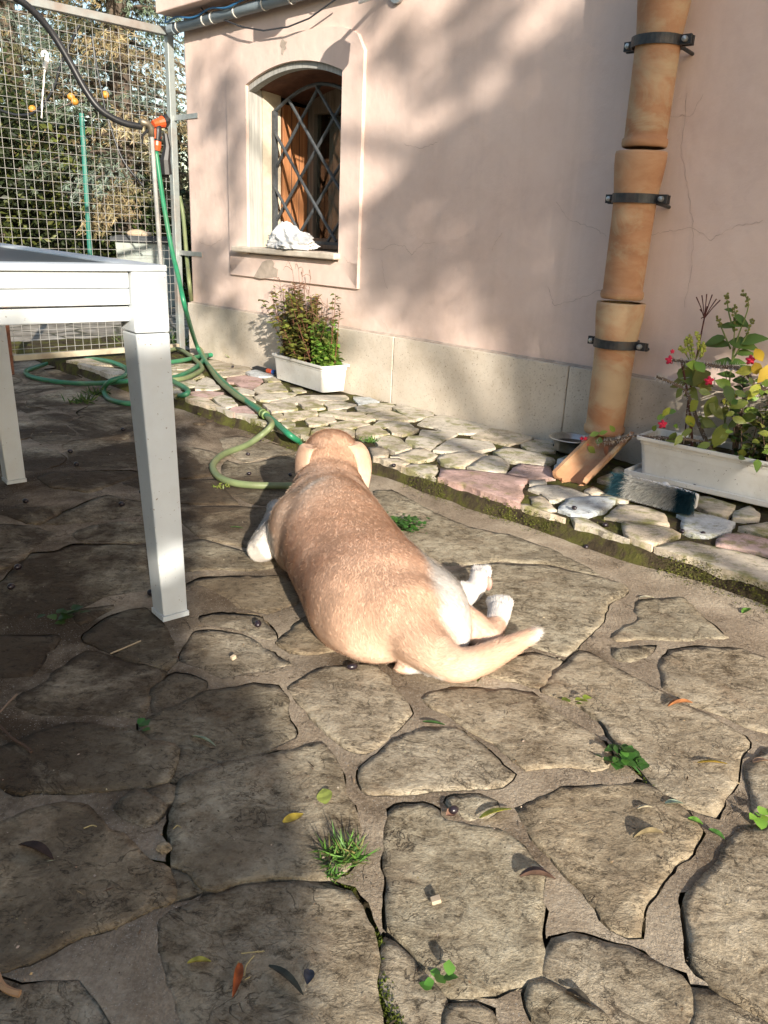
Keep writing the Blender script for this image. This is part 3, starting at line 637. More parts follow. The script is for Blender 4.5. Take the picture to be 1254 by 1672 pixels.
WALKSTONES = parse('''-1.120,4.858 -1.031,4.945 -0.946,4.756 -0.807,4.686 -0.792,4.567 -0.834,4.521 -0.920,4.566 -0.971,4.466 -1.056,4.651
-0.958,4.404 -0.915,4.567 -0.821,4.508 -0.804,4.414 -0.867,4.349 -0.922,4.334
-0.807,4.495 -0.771,4.573 -0.699,4.542 -0.640,4.475 -0.649,4.392 -0.716,4.374 -0.768,4.424
-0.876,4.316 -0.801,4.399 -0.699,4.331 -0.675,4.247 -0.691,4.003 -0.757,4.068 -0.811,4.168 -0.849,4.158
-0.681,4.005 -0.654,4.179 -0.586,4.240 -0.512,3.994 -0.583,3.938 -0.622,3.878 -0.668,3.956
-0.679,4.306 -0.619,4.400 -0.583,4.256 -0.641,4.226
-0.816,4.013 -0.768,4.051 -0.673,3.955 -0.658,3.869 -0.724,3.891 -0.784,3.928
-0.960,3.937 -0.998,4.119 -0.989,4.301 -0.940,4.222 -0.850,3.990 -0.884,3.942 -0.933,3.944
-0.970,3.857 -0.909,3.923 -0.816,3.894 -0.815,3.819 -0.857,3.737 -0.925,3.769
-0.997,3.635 -0.962,3.712 -0.953,3.787 -0.862,3.736 -0.749,3.548 -0.812,3.513 -0.850,3.453 -0.919,3.542
-0.831,3.743 -0.804,3.834 -0.752,3.761 -0.692,3.615 -0.730,3.541 -0.786,3.638
-0.829,3.457 -0.803,3.514 -0.741,3.528 -0.684,3.438 -0.725,3.389 -0.769,3.360
-0.702,3.485 -0.695,3.560 -0.649,3.602 -0.587,3.551 -0.598,3.436 -0.674,3.430
-0.703,3.404 -0.576,3.430 -0.562,3.346 -0.627,3.295 -0.652,3.253 -0.677,3.276
-0.621,3.215 -0.597,3.311 -0.552,3.338 -0.519,3.308 -0.517,3.218 -0.537,3.145 -0.573,3.172
-0.641,3.811 -0.612,3.905 -0.531,3.950 -0.459,3.954 -0.492,3.834 -0.556,3.759 -0.610,3.747
-0.720,3.867 -0.666,3.830 -0.629,3.719 -0.668,3.710
-0.509,4.102 -0.457,4.115 -0.420,4.016 -0.465,3.966
-1.173,4.282 -1.155,4.482 -1.096,4.465 -1.081,4.538 -1.010,4.326 -1.059,4.221 -1.074,4.158
-1.249,4.631 -1.209,4.698 -1.101,4.602 -1.069,4.558 -1.124,4.491 -1.186,4.474
-0.556,3.733 -0.484,3.821 -0.428,3.908 -0.340,3.942 -0.220,3.970 -0.199,3.899 -0.231,3.831 -0.329,3.821 -0.380,3.809 -0.426,3.728 -0.468,3.696
-0.575,3.649 -0.532,3.693 -0.442,3.702 -0.416,3.597 -0.445,3.548 -0.516,3.491
-0.421,3.718 -0.370,3.811 -0.306,3.778 -0.319,3.707 -0.294,3.634 -0.348,3.590 -0.394,3.645
-0.317,3.788 -0.230,3.820 -0.156,3.754 -0.211,3.664 -0.274,3.606 -0.285,3.692
-0.178,3.954 -0.098,3.948 -0.047,3.849 -0.092,3.780 -0.143,3.769 -0.167,3.870
-0.461,3.503 -0.334,3.583 -0.314,3.504 -0.354,3.435 -0.422,3.363 -0.448,3.406
-0.308,3.536 -0.269,3.597 -0.195,3.623 -0.187,3.562 -0.244,3.498 -0.297,3.467
-0.506,3.453 -0.475,3.479 -0.444,3.387 -0.470,3.353 -0.493,3.396
-0.351,3.368 -0.343,3.447 -0.237,3.470 -0.228,3.393 -0.283,3.308 -0.331,3.289
-0.234,3.480 -0.169,3.565 -0.130,3.563 -0.060,3.447 -0.105,3.390 -0.175,3.433
-0.246,3.333 -0.173,3.405 -0.118,3.397 -0.083,3.348 -0.153,3.270 -0.197,3.253 -0.236,3.281
-0.452,3.310 -0.419,3.345 -0.394,3.304 -0.387,3.215 -0.421,3.226
-0.401,3.195 -0.377,3.235 -0.320,3.228 -0.319,3.143 -0.337,3.091 -0.360,3.086
-0.449,3.086 -0.438,3.120 -0.392,3.064 -0.404,3.038 -0.432,3.025
-0.403,3.030 -0.383,3.058 -0.340,2.981 -0.334,2.929 -0.365,2.946
-0.491,3.160 -0.475,3.215 -0.450,3.177 -0.472,3.114
-0.309,3.162 -0.290,3.252 -0.178,3.274 -0.139,3.229 -0.131,3.146 -0.204,3.068
-0.157,3.703 -0.091,3.797 0.016,3.834 0.024,3.765 -0.006,3.670 -0.064,3.625 -0.124,3.580
-0.096,3.534 -0.006,3.659 0.061,3.547 0.121,3.479 0.112,3.448 0.061,3.447 -0.016,3.461 -0.051,3.473
0.021,3.720 0.044,3.770 0.109,3.762 0.202,3.650 0.204,3.598 0.126,3.490 0.088,3.532 0.058,3.608
0.128,3.394 0.185,3.552 0.258,3.599 0.378,3.552 0.423,3.435 0.434,3.381 0.388,3.292 0.296,3.265 0.243,3.273 0.194,3.352
-0.060,3.347 -0.033,3.447 0.040,3.433 0.086,3.414 0.110,3.345 0.040,3.349 -0.014,3.311
-0.125,3.210 -0.116,3.291 -0.077,3.335 -0.039,3.297 0.004,3.192 -0.059,3.147 -0.076,3.079 -0.122,3.143
0.003,3.270 0.027,3.328 0.093,3.341 0.126,3.294 0.091,3.218 0.059,3.178 0.023,3.204
-0.050,3.084 0.004,3.159 0.039,3.141 0.092,2.980 0.032,2.904 0.002,2.957 -0.032,3.002
0.072,3.067 0.085,3.166 0.127,3.174 0.145,3.276 0.271,3.261 0.286,3.238 0.193,3.074 0.170,2.979 0.111,3.013
-0.067,2.952 -0.028,2.966 0.003,2.920 -0.000,2.850 -0.032,2.804 -0.063,2.799
-0.063,2.786 0.043,2.810 0.077,2.757 0.039,2.700 -0.017,2.607 -0.060,2.697
0.019,2.847 0.087,2.950 0.133,3.002 0.189,2.897 0.164,2.837 0.113,2.789 0.078,2.809
0.026,2.626 0.042,2.689 0.084,2.758 0.179,2.761 0.178,2.686 0.148,2.599 0.110,2.537 0.074,2.531
0.177,2.958 0.220,3.063 0.269,3.168 0.413,3.141 0.422,3.046 0.368,2.999 0.273,2.954 0.213,2.950
0.186,2.841 0.211,2.900 0.269,2.946 0.325,2.960 0.379,2.925 0.319,2.840 0.299,2.781 0.245,2.718 0.210,2.767
0.344,3.218 0.413,3.327 0.448,3.378 0.526,3.366 0.611,3.269 0.580,3.204 0.539,3.164 0.483,3.107 0.430,3.152 0.386,3.176
0.537,3.124 0.611,3.218 0.692,3.225 0.657,3.039 0.593,2.998 0.553,3.028
0.408,2.973 0.466,3.057 0.571,3.002 0.625,2.926 0.622,2.891 0.574,2.804 0.490,2.835 0.460,2.850 0.430,2.892
0.292,2.744 0.369,2.902 0.417,2.911 0.440,2.807 0.422,2.704 0.384,2.692 0.323,2.694
0.420,2.679 0.488,2.822 0.587,2.793 0.583,2.658 0.550,2.647 0.486,2.643
0.597,2.757 0.644,2.908 0.683,2.956 0.719,2.963 0.667,2.806 0.625,2.736
0.490,2.614 0.543,2.642 0.541,2.594 0.504,2.572 0.485,2.574
0.191,2.706 0.267,2.704 0.419,2.670 0.489,2.639 0.448,2.513 0.437,2.437 0.408,2.362 0.347,2.281 0.303,2.303 0.258,2.352 0.183,2.448 0.108,2.513 0.139,2.564 0.179,2.590
0.361,2.226 0.402,2.345 0.444,2.362 0.476,2.311 0.509,2.241 0.489,2.188 0.437,2.161 0.395,2.195
0.463,2.435 0.500,2.453 0.523,2.317 0.489,2.307 0.457,2.353
0.471,2.523 0.506,2.561 0.575,2.572 0.609,2.544 0.658,2.488 0.613,2.439 0.522,2.408 0.508,2.478
0.528,2.312 0.580,2.422 0.663,2.458 0.743,2.464 0.727,2.414 0.678,2.339 0.604,2.264 0.561,2.274
0.483,2.129 0.557,2.258 0.602,2.253 0.646,2.140 0.648,2.058 0.603,2.005 0.567,2.057 0.527,2.097
0.662,2.272 0.734,2.386 0.744,2.405 0.814,2.392 0.856,2.326 0.834,2.218 0.770,2.240 0.704,2.257
0.655,2.525 0.699,2.584 0.721,2.510 0.670,2.490
0.709,2.496 0.751,2.508 0.780,2.445 0.742,2.416
0.820,2.801 0.857,2.854 0.871,2.750 0.833,2.701
0.736,2.671 0.801,2.753 0.796,2.702 0.767,2.635
0.707,2.227 0.761,2.209 0.833,2.189 0.846,2.147 0.765,2.069 0.705,2.018 0.637,1.989 0.677,2.121
0.668,1.972 0.741,2.031 0.802,2.073 0.851,2.093 0.912,2.056 0.990,2.019 1.022,1.981 1.075,1.932 0.956,1.679 0.915,1.738 0.859,1.771 0.816,1.808 0.759,1.844 0.713,1.891 0.663,1.947
0.868,2.203 0.901,2.289 0.897,2.321 0.950,2.361 0.999,2.334 1.052,2.278 1.004,2.201 0.918,2.133 0.883,2.147 0.865,2.174
0.977,2.438 0.990,2.519 1.064,2.511 1.110,2.434 1.072,2.355 1.043,2.319 1.007,2.357
1.061,2.311 1.094,2.375 1.163,2.436 1.160,2.367 1.141,2.321 1.094,2.304
0.937,2.117 0.983,2.165 1.037,2.181 1.090,2.136 1.145,2.094 1.084,1.965 1.037,2.016 1.001,2.046 0.958,2.058 0.922,2.075
1.047,2.232 1.105,2.254 1.153,2.281 1.228,2.270 1.161,2.127 1.088,2.174
-1.821,4.450 -1.762,4.571 -1.655,4.471 -1.486,4.410 -1.417,4.298 -1.512,4.163 -1.599,4.223
-1.497,4.120 -1.410,4.225 -1.344,4.146 -1.427,4.054
-1.227,4.376 -1.184,4.441 -1.121,4.432 -1.103,4.358 -1.208,4.304
-1.275,4.552 -1.268,4.729 -1.140,4.707 -1.095,4.520 -1.191,4.466
-1.078,3.841 -1.027,3.894 -0.992,3.802 -1.046,3.750
-1.130,4.018 -1.146,4.198 -1.019,4.184 -0.981,4.034 -1.078,3.882
-1.866,4.610 -1.783,4.727 -1.647,4.707 -1.519,4.538 -1.632,4.505
-1.309,4.085 -1.192,4.070 -1.110,3.916 -1.217,3.889''')

def refine(poly, step, amp, seed, sm=True):
    """outline with extra, slightly ragged points and eased corners"""
    P = np.array(poly); out = []
    n = len(P)
    c0 = P.mean(0)
    for i in range(n):
        a = P[i]; b = P[(i + 1) % n]
        L = np.linalg.norm(b - a); m = max(1, int(L / step))
        for j in range(m): out.append(a + (b - a) * j / m)
    Q = np.array(out)
    if len(Q) >= 8 and sm:
        Q = Q * .7 + (np.roll(Q, 1, 0) + np.roll(Q, -1, 0)) * .15
    t = np.roll(Q, -1, 0) - np.roll(Q, 1, 0)
    nn = np.stack([t[:, 1], -t[:, 0]], 1); nn /= np.linalg.norm(nn, axis=1, keepdims=True) + 1e-9
    k = (fbm(Q[:, 0] * 24 + seed, Q[:, 1] * 24, 3, 5, .72) - .5) * 2 * amp
    return Q + nn * k[:, None]
def area(Q): return .5 * np.sum(Q[:, 0] * np.roll(Q[:, 1], -1) - Q[:, 1] * np.roll(Q[:, 0], -1))
def normals2(Q):
    t = np.roll(Q, -1, 0) - np.roll(Q, 1, 0)
    nn = np.stack([t[:, 1], -t[:, 0]], 1)
    nn /= np.linalg.norm(nn, axis=1, keepdims=True) + 1e-9
    return nn if area(Q) > 0 else -nn
def inpoly(x, y, Q):
    r = np.zeros(len(x), bool); j = len(Q) - 1
    for i in range(len(Q)):
        xi, yi = Q[i]; xj, yj = Q[j]
        if yi != yj:
            c = ((yi > y) != (yj > y)) & (x < (xj - xi) * (y - yi) / (yj - yi) + xi)
            r ^= c
        j = i
    return r
def edgedist(x, y, Q):
    A = Q; B = np.roll(Q, -1, 0); d = np.full(len(x), 9.)
    for a, b in zip(A, B):
        ab = b - a; t = np.clip(((x - a[0]) * ab[0] + (y - a[1]) * ab[1]) / (ab @ ab + 1e-12), 0, 1)
        d = np.minimum(d, np.hypot(x - a[0] - t * ab[0], y - a[1] - t * ab[1]))
    return d
def relief(x, y, s, amp):
    a = fbm(x * 5 + s, y * 8, 5, 4); b = fbm(x * 26, y * 44 + s, 9, 4, .6)
    q = a * 5; st = (np.floor(q) + np.clip((q - np.floor(q) - .35) * 3.3, 0, 1)) / 5      # flaked layers
    return amp * ((st - .5) * 1.3 + (b - .5) * .55)
def make_stone(parent, poly, z, thick, mat, seed, amp, rough, shrink=0, tilt=0.0, sm=True):
    c = np.mean(poly, 0); dist = math.hypot(c[0], c[1])
    step = min(.06, .008 + .004 * dist)
    Q = refine(poly, max(.012, step), rough, seed, sm)
    if area(Q) < 0: Q = Q[::-1]
    if shrink: Q = Q - normals2(Q) * shrink
    x0, y0 = Q.min(0); x1, y1 = Q.max(0)
    gx, gy = np.meshgrid(np.arange(x0, x1, step), np.arange(y0, y1, step))
    gx = (gx + RNG.uniform(-.3, .3, gx.shape) * step).ravel(); gy = (gy + RNG.uniform(-.3, .3, gy.shape) * step).ravel()
    k = inpoly(gx, gy, Q); gx, gy = gx[k], gy[k]
    if len(gx):
        e = edgedist(gx, gy, Q); k = e > step * .55; gx, gy, e = gx[k], gy[k], e[k]
    else: e = np.zeros(0)
    n = len(Q)
    vs = [Vector(q) for q in Q] + [Vector(q) for q in zip(gx, gy)]
    v2, _, f2, ov, _, _ = delaunay_2d_cdt(vs, [(i, (i + 1) % n) for i in range(n)], [], 1, 1e-6)
    X = np.array([q.x for q in v2]); Y = np.array([q.y for q in v2])
    isb = np.zeros(len(v2), bool); order = np.full(n, -1)
    for i, o in enumerate(ov):
        for q in o:
            if q < n: isb[i] = True; order[q] = i
    order = order[order >= 0]
    ed = edgedist(X, Y, Q); ed[isb] = 0
    tx, ty = RNG.uniform(-tilt, tilt, 2)
    Z = z + relief(X, Y, seed, amp) - .0016 * np.exp(-ed / .005) + tx * (X - c[0]) + ty * (Y - c[1])
    V = np.stack([X, Y, Z], 1).tolist(); F = [tuple(f) for f in f2]
    b0 = len(V)
    for q in order:
        nn = 0
        V.append([X[q], Y[q], Z[q] - thick])
    m = len(order)
    for i in range(m):
        F.append((order[i], b0 + i, b0 + (i + 1) % m, order[(i + 1) % m]))
    loc = (float(c[0]), float(c[1]), float(z))
    me = bpy.data.meshes.new('stone'); me.from_pydata((np.array(V) - np.array(loc)).tolist(), [], F); me.materials.append(mat)
    if dist < 3: me.polygons.foreach_set('use_smooth', [i < len(f2) for i in range(len(F))])
    me.update()
    o = bpy.data.objects.new('stone', me); COL.objects.link(o); o.parent = parent; o.location = loc
    return Q

# earth sheet out to the horizon
g = MB(); NG = 24
ring = [(.0, 0)] + [(60 * math.cos(a * 2 * math.pi / NG), 60 * math.sin(a * 2 * math.pi / NG) + 4) for a in range(NG)]
g.add([(x, y, -.032) for x, y in ring], [(0, 1 + i, 1 + (i + 1) % NG) for i in range(NG)])
g.add([(x * 8, y * 8, -.05) for x, y in ring[1:]] + [(x, y, -.032) for x, y in ring[1:]], [(i, (i + 1) % NG, NG + (i + 1) % NG, NG + i) for i in range(NG)])
ground = g.build('ground', M['soil']); ground['kind'] = 'structure'

# lower patio: stones first, then the mortar sheet between them, with open cracks where it has come away
patio = bpy.data.objects.new('patio', None); COL.objects.link(patio); patio['kind'] = 'structure'
outl = []
for i, p in enumerate(PATIO):
    d = np.hypot(*np.mean(p, 0))
    z = RNG.uniform(-.0015, .0025)
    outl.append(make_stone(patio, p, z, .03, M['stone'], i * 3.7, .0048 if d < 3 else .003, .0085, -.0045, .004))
def wall_n(x, y): return (x - W0[0]) * WN[0] + (y - W0[1]) * WN[1]
def wall_s(x, y): return (x - W0[0]) * WD[0] + (y - W0[1]) * WD[1]
def filler(x0, x1, y0, y1, st, taken, gap, test, xf=lambda x, y: (x, y)):
    nx, ny = int((x1 - x0) / st), int((y1 - y0) / st); g = {}
    for i in range(nx + 1):
        for j in range(ny + 1): g[i, j] = np.array(xf(x0 + (i + (.5 if j % 2 else 0) + RNG.uniform(-.3, .3)) * st, y0 + (j + RNG.uniform(-.3, .3)) * st))
    out = []
    for i in range(nx):
        for j in range(ny):
            q = [g[i, j], g[i + 1, j], g[i + 1, j + 1], g[i, j + 1]]; c = sum(q) / 4
            q = [tuple(c + (p - c) * (1 - gap)) for p in q]
            # only where the traced paving ends
            if not test(c[0], c[1]) or any(np.hypot(*(c - t[0])) < t[1] + st * .55 for t in taken): continue
            out.append(q)
    return out
def in_frame(x, y, m=.12):
    return y > .45 and abs(x) < .50 * y + .20 + m
taken = [(Q.mean(0), .5 * np.sqrt(abs(area(Q)))) for Q in outl]
extra = filler(-3.0, 2.6, -1.2, 3.6, .36, taken, .09, lambda x, y: wall_n(x, y) > 1.0 and not in_frame(x, y))
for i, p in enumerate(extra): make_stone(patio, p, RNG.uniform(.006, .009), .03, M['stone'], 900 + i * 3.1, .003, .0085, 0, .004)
CRACKS = [([(-0.0342, 0.8842), (-0.0162, 0.8632), (0.0024, 0.8075), (0.0208, 0.757), (0.0276, 0.7023), (0.0419, 0.6629), (0.0452, 0.6428)], .0065), ([(0.0343, 0.7899), (0.0719, 0.7403), (0.0972, 0.7018)], .0035), ([(0.3976, 1.3396), (0.4243, 1.2844), (0.4368, 1.203), (0.4534, 1.1299), (0.4945, 1.0683), (0.5325, 1.0254)], .0075),
          ([(0.0974, 0.6915), (0.1499, 0.7044), (0.1733, 0.7178), (0.2144, 0.7282), (0.2301, 0.8202)], .004), ([(0.5057, 1.0169), (0.4356, 0.9182), (0.3801, 0.849), (0.3528, 0.7998)], .004), ([(0.4288, 0.8518), (0.4116, 0.7917), (0.4067, 0.7596)], .006), ([(0.5576, 1.8011), (0.523, 1.702), (0.4425, 1.5817), (0.4015, 1.5186), (0.3263, 1.3838)], .004),
          ([(-0.2599, 0.8542), (-0.1673, 0.8684), (-0.0665, 0.8657)], .0045), ([(-0.3766, 1.1596), (-0.3328, 1.1525), (-0.3191, 1.0691), (-0.2934, 0.9715)], .0035), ([(-0.3077, 0.9838), (-0.2631, 0.8761), (-0.2464, 0.8496)], .006), ([(-0.0052, 1.0288), (0.0813, 1.049), (0.1502, 1.0626)], .003), ([(-0.9589, 2.2539), (-0.9017, 2.4398)], .004), ([(-1.6857, 4.0348), (-1.2107, 3.2619), (-1.0371, 3.1576)], .006), ([(-0.2079, 1.4918), (-0.1237, 1.4865), (-0.0736, 1.5068)], .004), ([(0.243, 2.0037), (0.3157, 2.0292), (0.4615, 2.0204)], .004)]
def patio_mesh():
    pts = []
    def grid(x0, x1, y0, y1, st):
        gx, gy = np.meshgrid(np.arange(x0, x1, st), np.arange(y0, y1, st))
        gx = (gx + RNG.uniform(-.25, .25, gx.shape) * st).ravel(); gy = (gy + RNG.uniform(-.25, .25, gy.shape) * st).ravel()
        return gx, gy
    A = [grid(-.62, .62, .5, 1.05, .011), grid(-.95, 1.1, 1.05, 1.9, .017), grid(-1.7, 1.2, 1.9, 3.1, .03), grid(-3.2, .2, 3.1, 5.4, .06), grid(-6, 4, -3, 7, .25)]
    gx = np.concatenate([a[0] for a in A]); gy = np.concatenate([a[1] for a in A])
    fine = np.ones(len(gx), bool); fine[-len(A[-1][0]):] = False
    k = (wall_n(gx, gy) > .79) & (fine | ~((np.abs(gx) < 1.2) & (gy > .45) & (gy < 3.1)))
    gx, gy = gx[k], gy[k]
    V = []; E = []; F = []
    for i, Q in enumerate(outl):
        N_ = normals2(Q)
        cn = fbm(Q[:, 0] * 7 + i * 5.1, Q[:, 1] * 7, 21, 4, .6)
        gap = np.clip((cn - .545) * .045, -.004, .0034)          # where positive, an open crack beside the stone
        near = np.hypot(Q[:, 0], Q[:, 1]) < 2.6
        gap = np.where(near, gap, np.clip(gap, -.004, .005))
        for cl, wd in CRACKS:
            dd = np.full(len(Q), 9.)
            for a_, b_ in zip(cl[:-1], cl[1:]):
                a_ = np.array(a_); ab = np.array(b_) - a_; t = np.clip(((Q - a_) @ ab) / (ab @ ab), 0, 1); dd = np.minimum(dd, np.hypot(*(Q - a_ - t[:, None] * ab).T))
            gap = np.maximum(gap, np.where(dd < .028, wd * (.55 + .9 * vnoise(Q[:, 0] * 60, Q[:, 1] * 60, 5)), -9))
        OQ = Q + N_ * gap[:, None]
        o = len(V); V += [Vector(q) for q in OQ]; m = len(OQ)
        F.append([o + j for j in range(m)])
        kk = inpoly(gx, gy, OQ); gx, gy = gx[~kk], gy[~kk]
    # outer border
    B = [wp(-5.5, .785, 0)[:2], wp(2.9, .785, 0)[:2], wp(2.9, 1.9, 0)[:2], (-6.0, 4.2), (-6.0, -3.0), (4.2, -3.0)]
    b0 = len(V); V += [Vector(q) for q in B]
    k = inpoly(gx, gy, np.array(B)); gx, gy = gx[k], gy[k]
    E = [(b0 + j, b0 + (j + 1) % len(B)) for j in range(len(B))]
    V += [Vector(q) for q in zip(gx, gy)]
    v2, _, f2, _, _, of = delaunay_2d_cdt(V, E, F, 1, 1e-6)
    X = np.array([q.x for q in v2]); Y = np.array([q.y for q in v2])
    Z = -.0012 + (fbm(X * 6, Y * 6, 31, 4) - .5) * .008 + (fbm(X * 40, Y * 40, 37, 3) - .5) * .003
    # earth and mortar have banked up a little against the raised walk
    Z += .013 * np.exp(-np.maximum(0, wall_n(X, Y) - .80) / .045) * (.6 + .8 * fbm(X * 7, Y * 7, 39, 3))
    fs = [tuple(f) for f, q in zip(f2, of) if not q]
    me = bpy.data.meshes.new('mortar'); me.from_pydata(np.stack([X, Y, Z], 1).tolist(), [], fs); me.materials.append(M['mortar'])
    me.polygons.foreach_set('use_smooth', [True] * len(fs)); me.update()
    o = bpy.data.objects.new('mortar', me); COL.objects.link(o); o.parent = patio
patio_mesh()

# the raised walk along the wall
WZ = .067
walk = bpy.data.objects.new('walkway', None); COL.objects.link(walk); walk['kind'] = 'structure'
b = MB(); ns, nn_ = 260, 26
ss = np.linspace(-4.2, 2.75, ns); nq = np.linspace(-.02, .806, nn_)
vs = []
for a in ss:
    for q in nq:
        x, y, _ = wp(a, q, 0)
        e = .016 * (vnoise(a * 5, 0, 3) - .5) if q > .78 else 0
        x, y, _ = wp(a, q + e, 0)
        vs.append((x, y, WZ - .012 + (float(fbm(np.array(x * 14), np.array(y * 14), 41)) - .5) * .020 - (.012 if q > .78 else 0)))
fs = [(i * nn_ + j, i * nn_ + j + 1, (i + 1) * nn_ + j + 1, (i + 1) * nn_ + j) for i in range(ns - 1) for j in range(nn_ - 1)]
o0 = len(vs)
for i, a in enumerate(ss):
    x, y, _ = wp(a, .828 + .03 * (vnoise(a * 9, 2, 5) - .5), 0); vs.append((x, y, -.03))
fs += [(i * nn_ + nn_ - 1, o0 + i, o0 + i + 1, (i + 1) * nn_ + nn_ - 1) for i in range(ns - 1)]
b.add(vs, fs); o = b.build('bed', M['soil'], smooth=True); o.parent = walk
def clip_wall(p):
    out = []
    for x, y in p:
        nn = wall_n(x, y)
        if nn < .024: x, y = x + WN[0] * (.024 - nn), y + WN[1] * (.024 - nn)
        if nn > .795: x, y = x - WN[0] * (nn - .795), y - WN[1] * (nn - .795)
        out.append((x, y))
    return out
PINK = [(0.3055, 2.5413), (-0.8385, 3.8065), (-0.2765, 4.6862), (1.0162, 2.1012), (0.5684, 2.1262), (-0.8733, 3.5806), (-0.9641, 4.3914), (-0.7703, 4.2481), (-0.7411, 3.2353), (0.4945, 2.7157), (-0.4667, 3.8944), (-0.024, 2.789), (-0.6365, 3.4992)]
PALE = [(0.6312, 2.3663), (0.9474, 2.2417), (-0.7224, 4.4572), (-0.1064, 3.901), (0.6758, 2.8653), (0.9603, 2.3829)]
walkQ = []
for i, p in enumerate(WALKSTONES):
    p = clip_wall(p); c = np.mean(p, 0)
    mat = M['wstone']
    if min(np.hypot(c[0] - q[0], c[1] - q[1]) for q in PINK) < .06: mat = M['pink_stone']
    if min(np.hypot(c[0] - q[0], c[1] - q[1]) for q in PALE) < .06: mat = M['blue_stone']
    walkQ.append(make_stone(walk, p, WZ + RNG.uniform(-.003, .003), .045, mat, 300 + i * 2.3, .0016, .010, -.0035, .010, False))

wtaken = [(Q.mean(0), .5 * np.sqrt(abs(area(Q)))) for Q in walkQ]
for i, p in enumerate(filler(-4.1, -1.9, .03, .80, .19, wtaken, .10, lambda x, y: wall_s(x, y) < -2.05, lambda a, c: wp(a, c, 0)[:2])):
    walkQ.append(make_stone(walk, clip_wall(p), WZ + RNG.uniform(-.003, .003), .045, M['wstone'], 700 + i * 2.3, .0016, .010, 0, .010, False))

# moss in the walk's joints and along its edge: tiny upright blades nobody could count
def moss_clumps():
    n = 30000
    s_ = RNG.uniform(-2.3, 1.9, n); q_ = RNG.uniform(.03, .80, n)
    ed = n // 3
    q_[:ed] = RNG.normal(.812, .014, ed); s_[:ed] = RNG.uniform(-2.4, .7, ed)
    x = W0[0] + WD[0] * s_ + WN[0] * q_; y = W0[1] + WD[1] * s_ + WN[1] * q_
    keep = fbm(x * 9, y * 9, 51, 3) > .50
    keep[:ed] = fbm(x[:ed] * 7, y[:ed] * 7, 53, 4) > .455
    for Q in walkQ:
        a, c = Q.min(0) - .01, Q.max(0) + .01
        box = (x > a[0]) & (x < c[0]) & (y > a[1]) & (y < c[1]) & keep
        ii = np.nonzero(box)[0]
        if len(ii): keep[ii[inpoly(x[ii], y[ii], Q)]] = False
    x, y, q_ = x[keep], y[keep], q_[keep]; n = len(x)
    z = np.where(q_ > .80, np.clip(WZ - .026 - (q_ - .806) * 2.4, -.004, WZ - .022), WZ - .016)
    Pp = np.stack([x, y, z + RNG.uniform(0, .012, n)], 1)
    D = rdir(n, .05, .8); V, F = leaves(Pp, D, rdir(n), RNG.uniform(.003, .008, n), RNG.uniform(.0010, .0022, n))
    t = fbm(x * 12, y * 12, 57, 3)[:, None]
    c = np.array([.055, .058, .014]) * (1 - t) + np.array([.15, .165, .035]) * t
    c = c * RNG.uniform(.6, 1.3, (n, 1))
    o = npmesh('moss', V, F, M['moss'], None, col=np.repeat(c, 5, 0)); o['kind'] = 'stuff'
moss_clumps()

def crack_moss(cl, n, w, label_seed):
    P = []
    for a_, b_ in zip(cl[:-1], cl[1:]):
        a_, b_ = np.array(a_), np.array(b_); t = RNG.random((n, 1)); P.append(a_ + (b_ - a_) * t + RNG.normal(0, w, (n, 2)))
    P = np.concatenate(P); keep = fbm(P[:, 0] * 30, P[:, 1] * 30, label_seed, 3) > .45; P = P[keep]; m = len(P)
    P3 = np.concatenate([P, RNG.uniform(-.010, -.002, (m, 1))], 1); V, F = leaves(P3, rdir(m, .1, .9), rdir(m), RNG.uniform(.002, .006, m), .0014)
    c = np.array([.06, .075, .012]) * RNG.uniform(.5, 1.6, (m, 1)); o = npmesh('crack_moss', V, F, M['moss'], patio, (0, 0, 0), np.repeat(c, 5, 0)); o['kind'] = 'stuff'
crack_moss(CRACKS[0][0], 900, .0040, 61)
crack_moss(CRACKS[2][0][2:5], 200, .004, 63)

def grit():
    n = 2600
    y = RNG.uniform(.6, 3.6, n) ** 1.0; x = RNG.uniform(-1, 1, n) * (.16 + .52 * y)
    k = (wall_n(x, y) > .85) & (fbm(x * 5, y * 5, 121, 3) > .46); x, y = x[k], y[k]; m = len(x)
    P = np.stack([x, y, np.full(m, .0035)], 1); L = RNG.uniform(.0015, .006, m); L[RNG.random(m) < .06] *= 3.5
    V, F = leaves(P, rdir(m, -.1, .25), rdir(m, .6, 1), L, RNG.uniform(.0005, .0018, m), .4)
    c = np.array([[.40, .33, .24], [.12, .08, .05], [.05, .035, .025], [.30, .22, .13]])[RNG.integers(0, 4, m)]
    o = npmesh('grit', V, F, M['moss'], patio, (0, 0, 0), np.repeat(jit(c, m, .3), 5, 0)); o['kind'] = 'stuff'
grit()

# paving beyond the gate
b = MB(); b.add([(-14, 4.6, -.006), (-2.2, 4.6, -.006), wp(2.3, 0.3, -.006), wp(2.3, -6, -.006), (-14, 16, -.006)], [(0, 1, 2, 3, 4)])
o = b.build('yard_paving', M['far']); o['kind'] = 'structure'

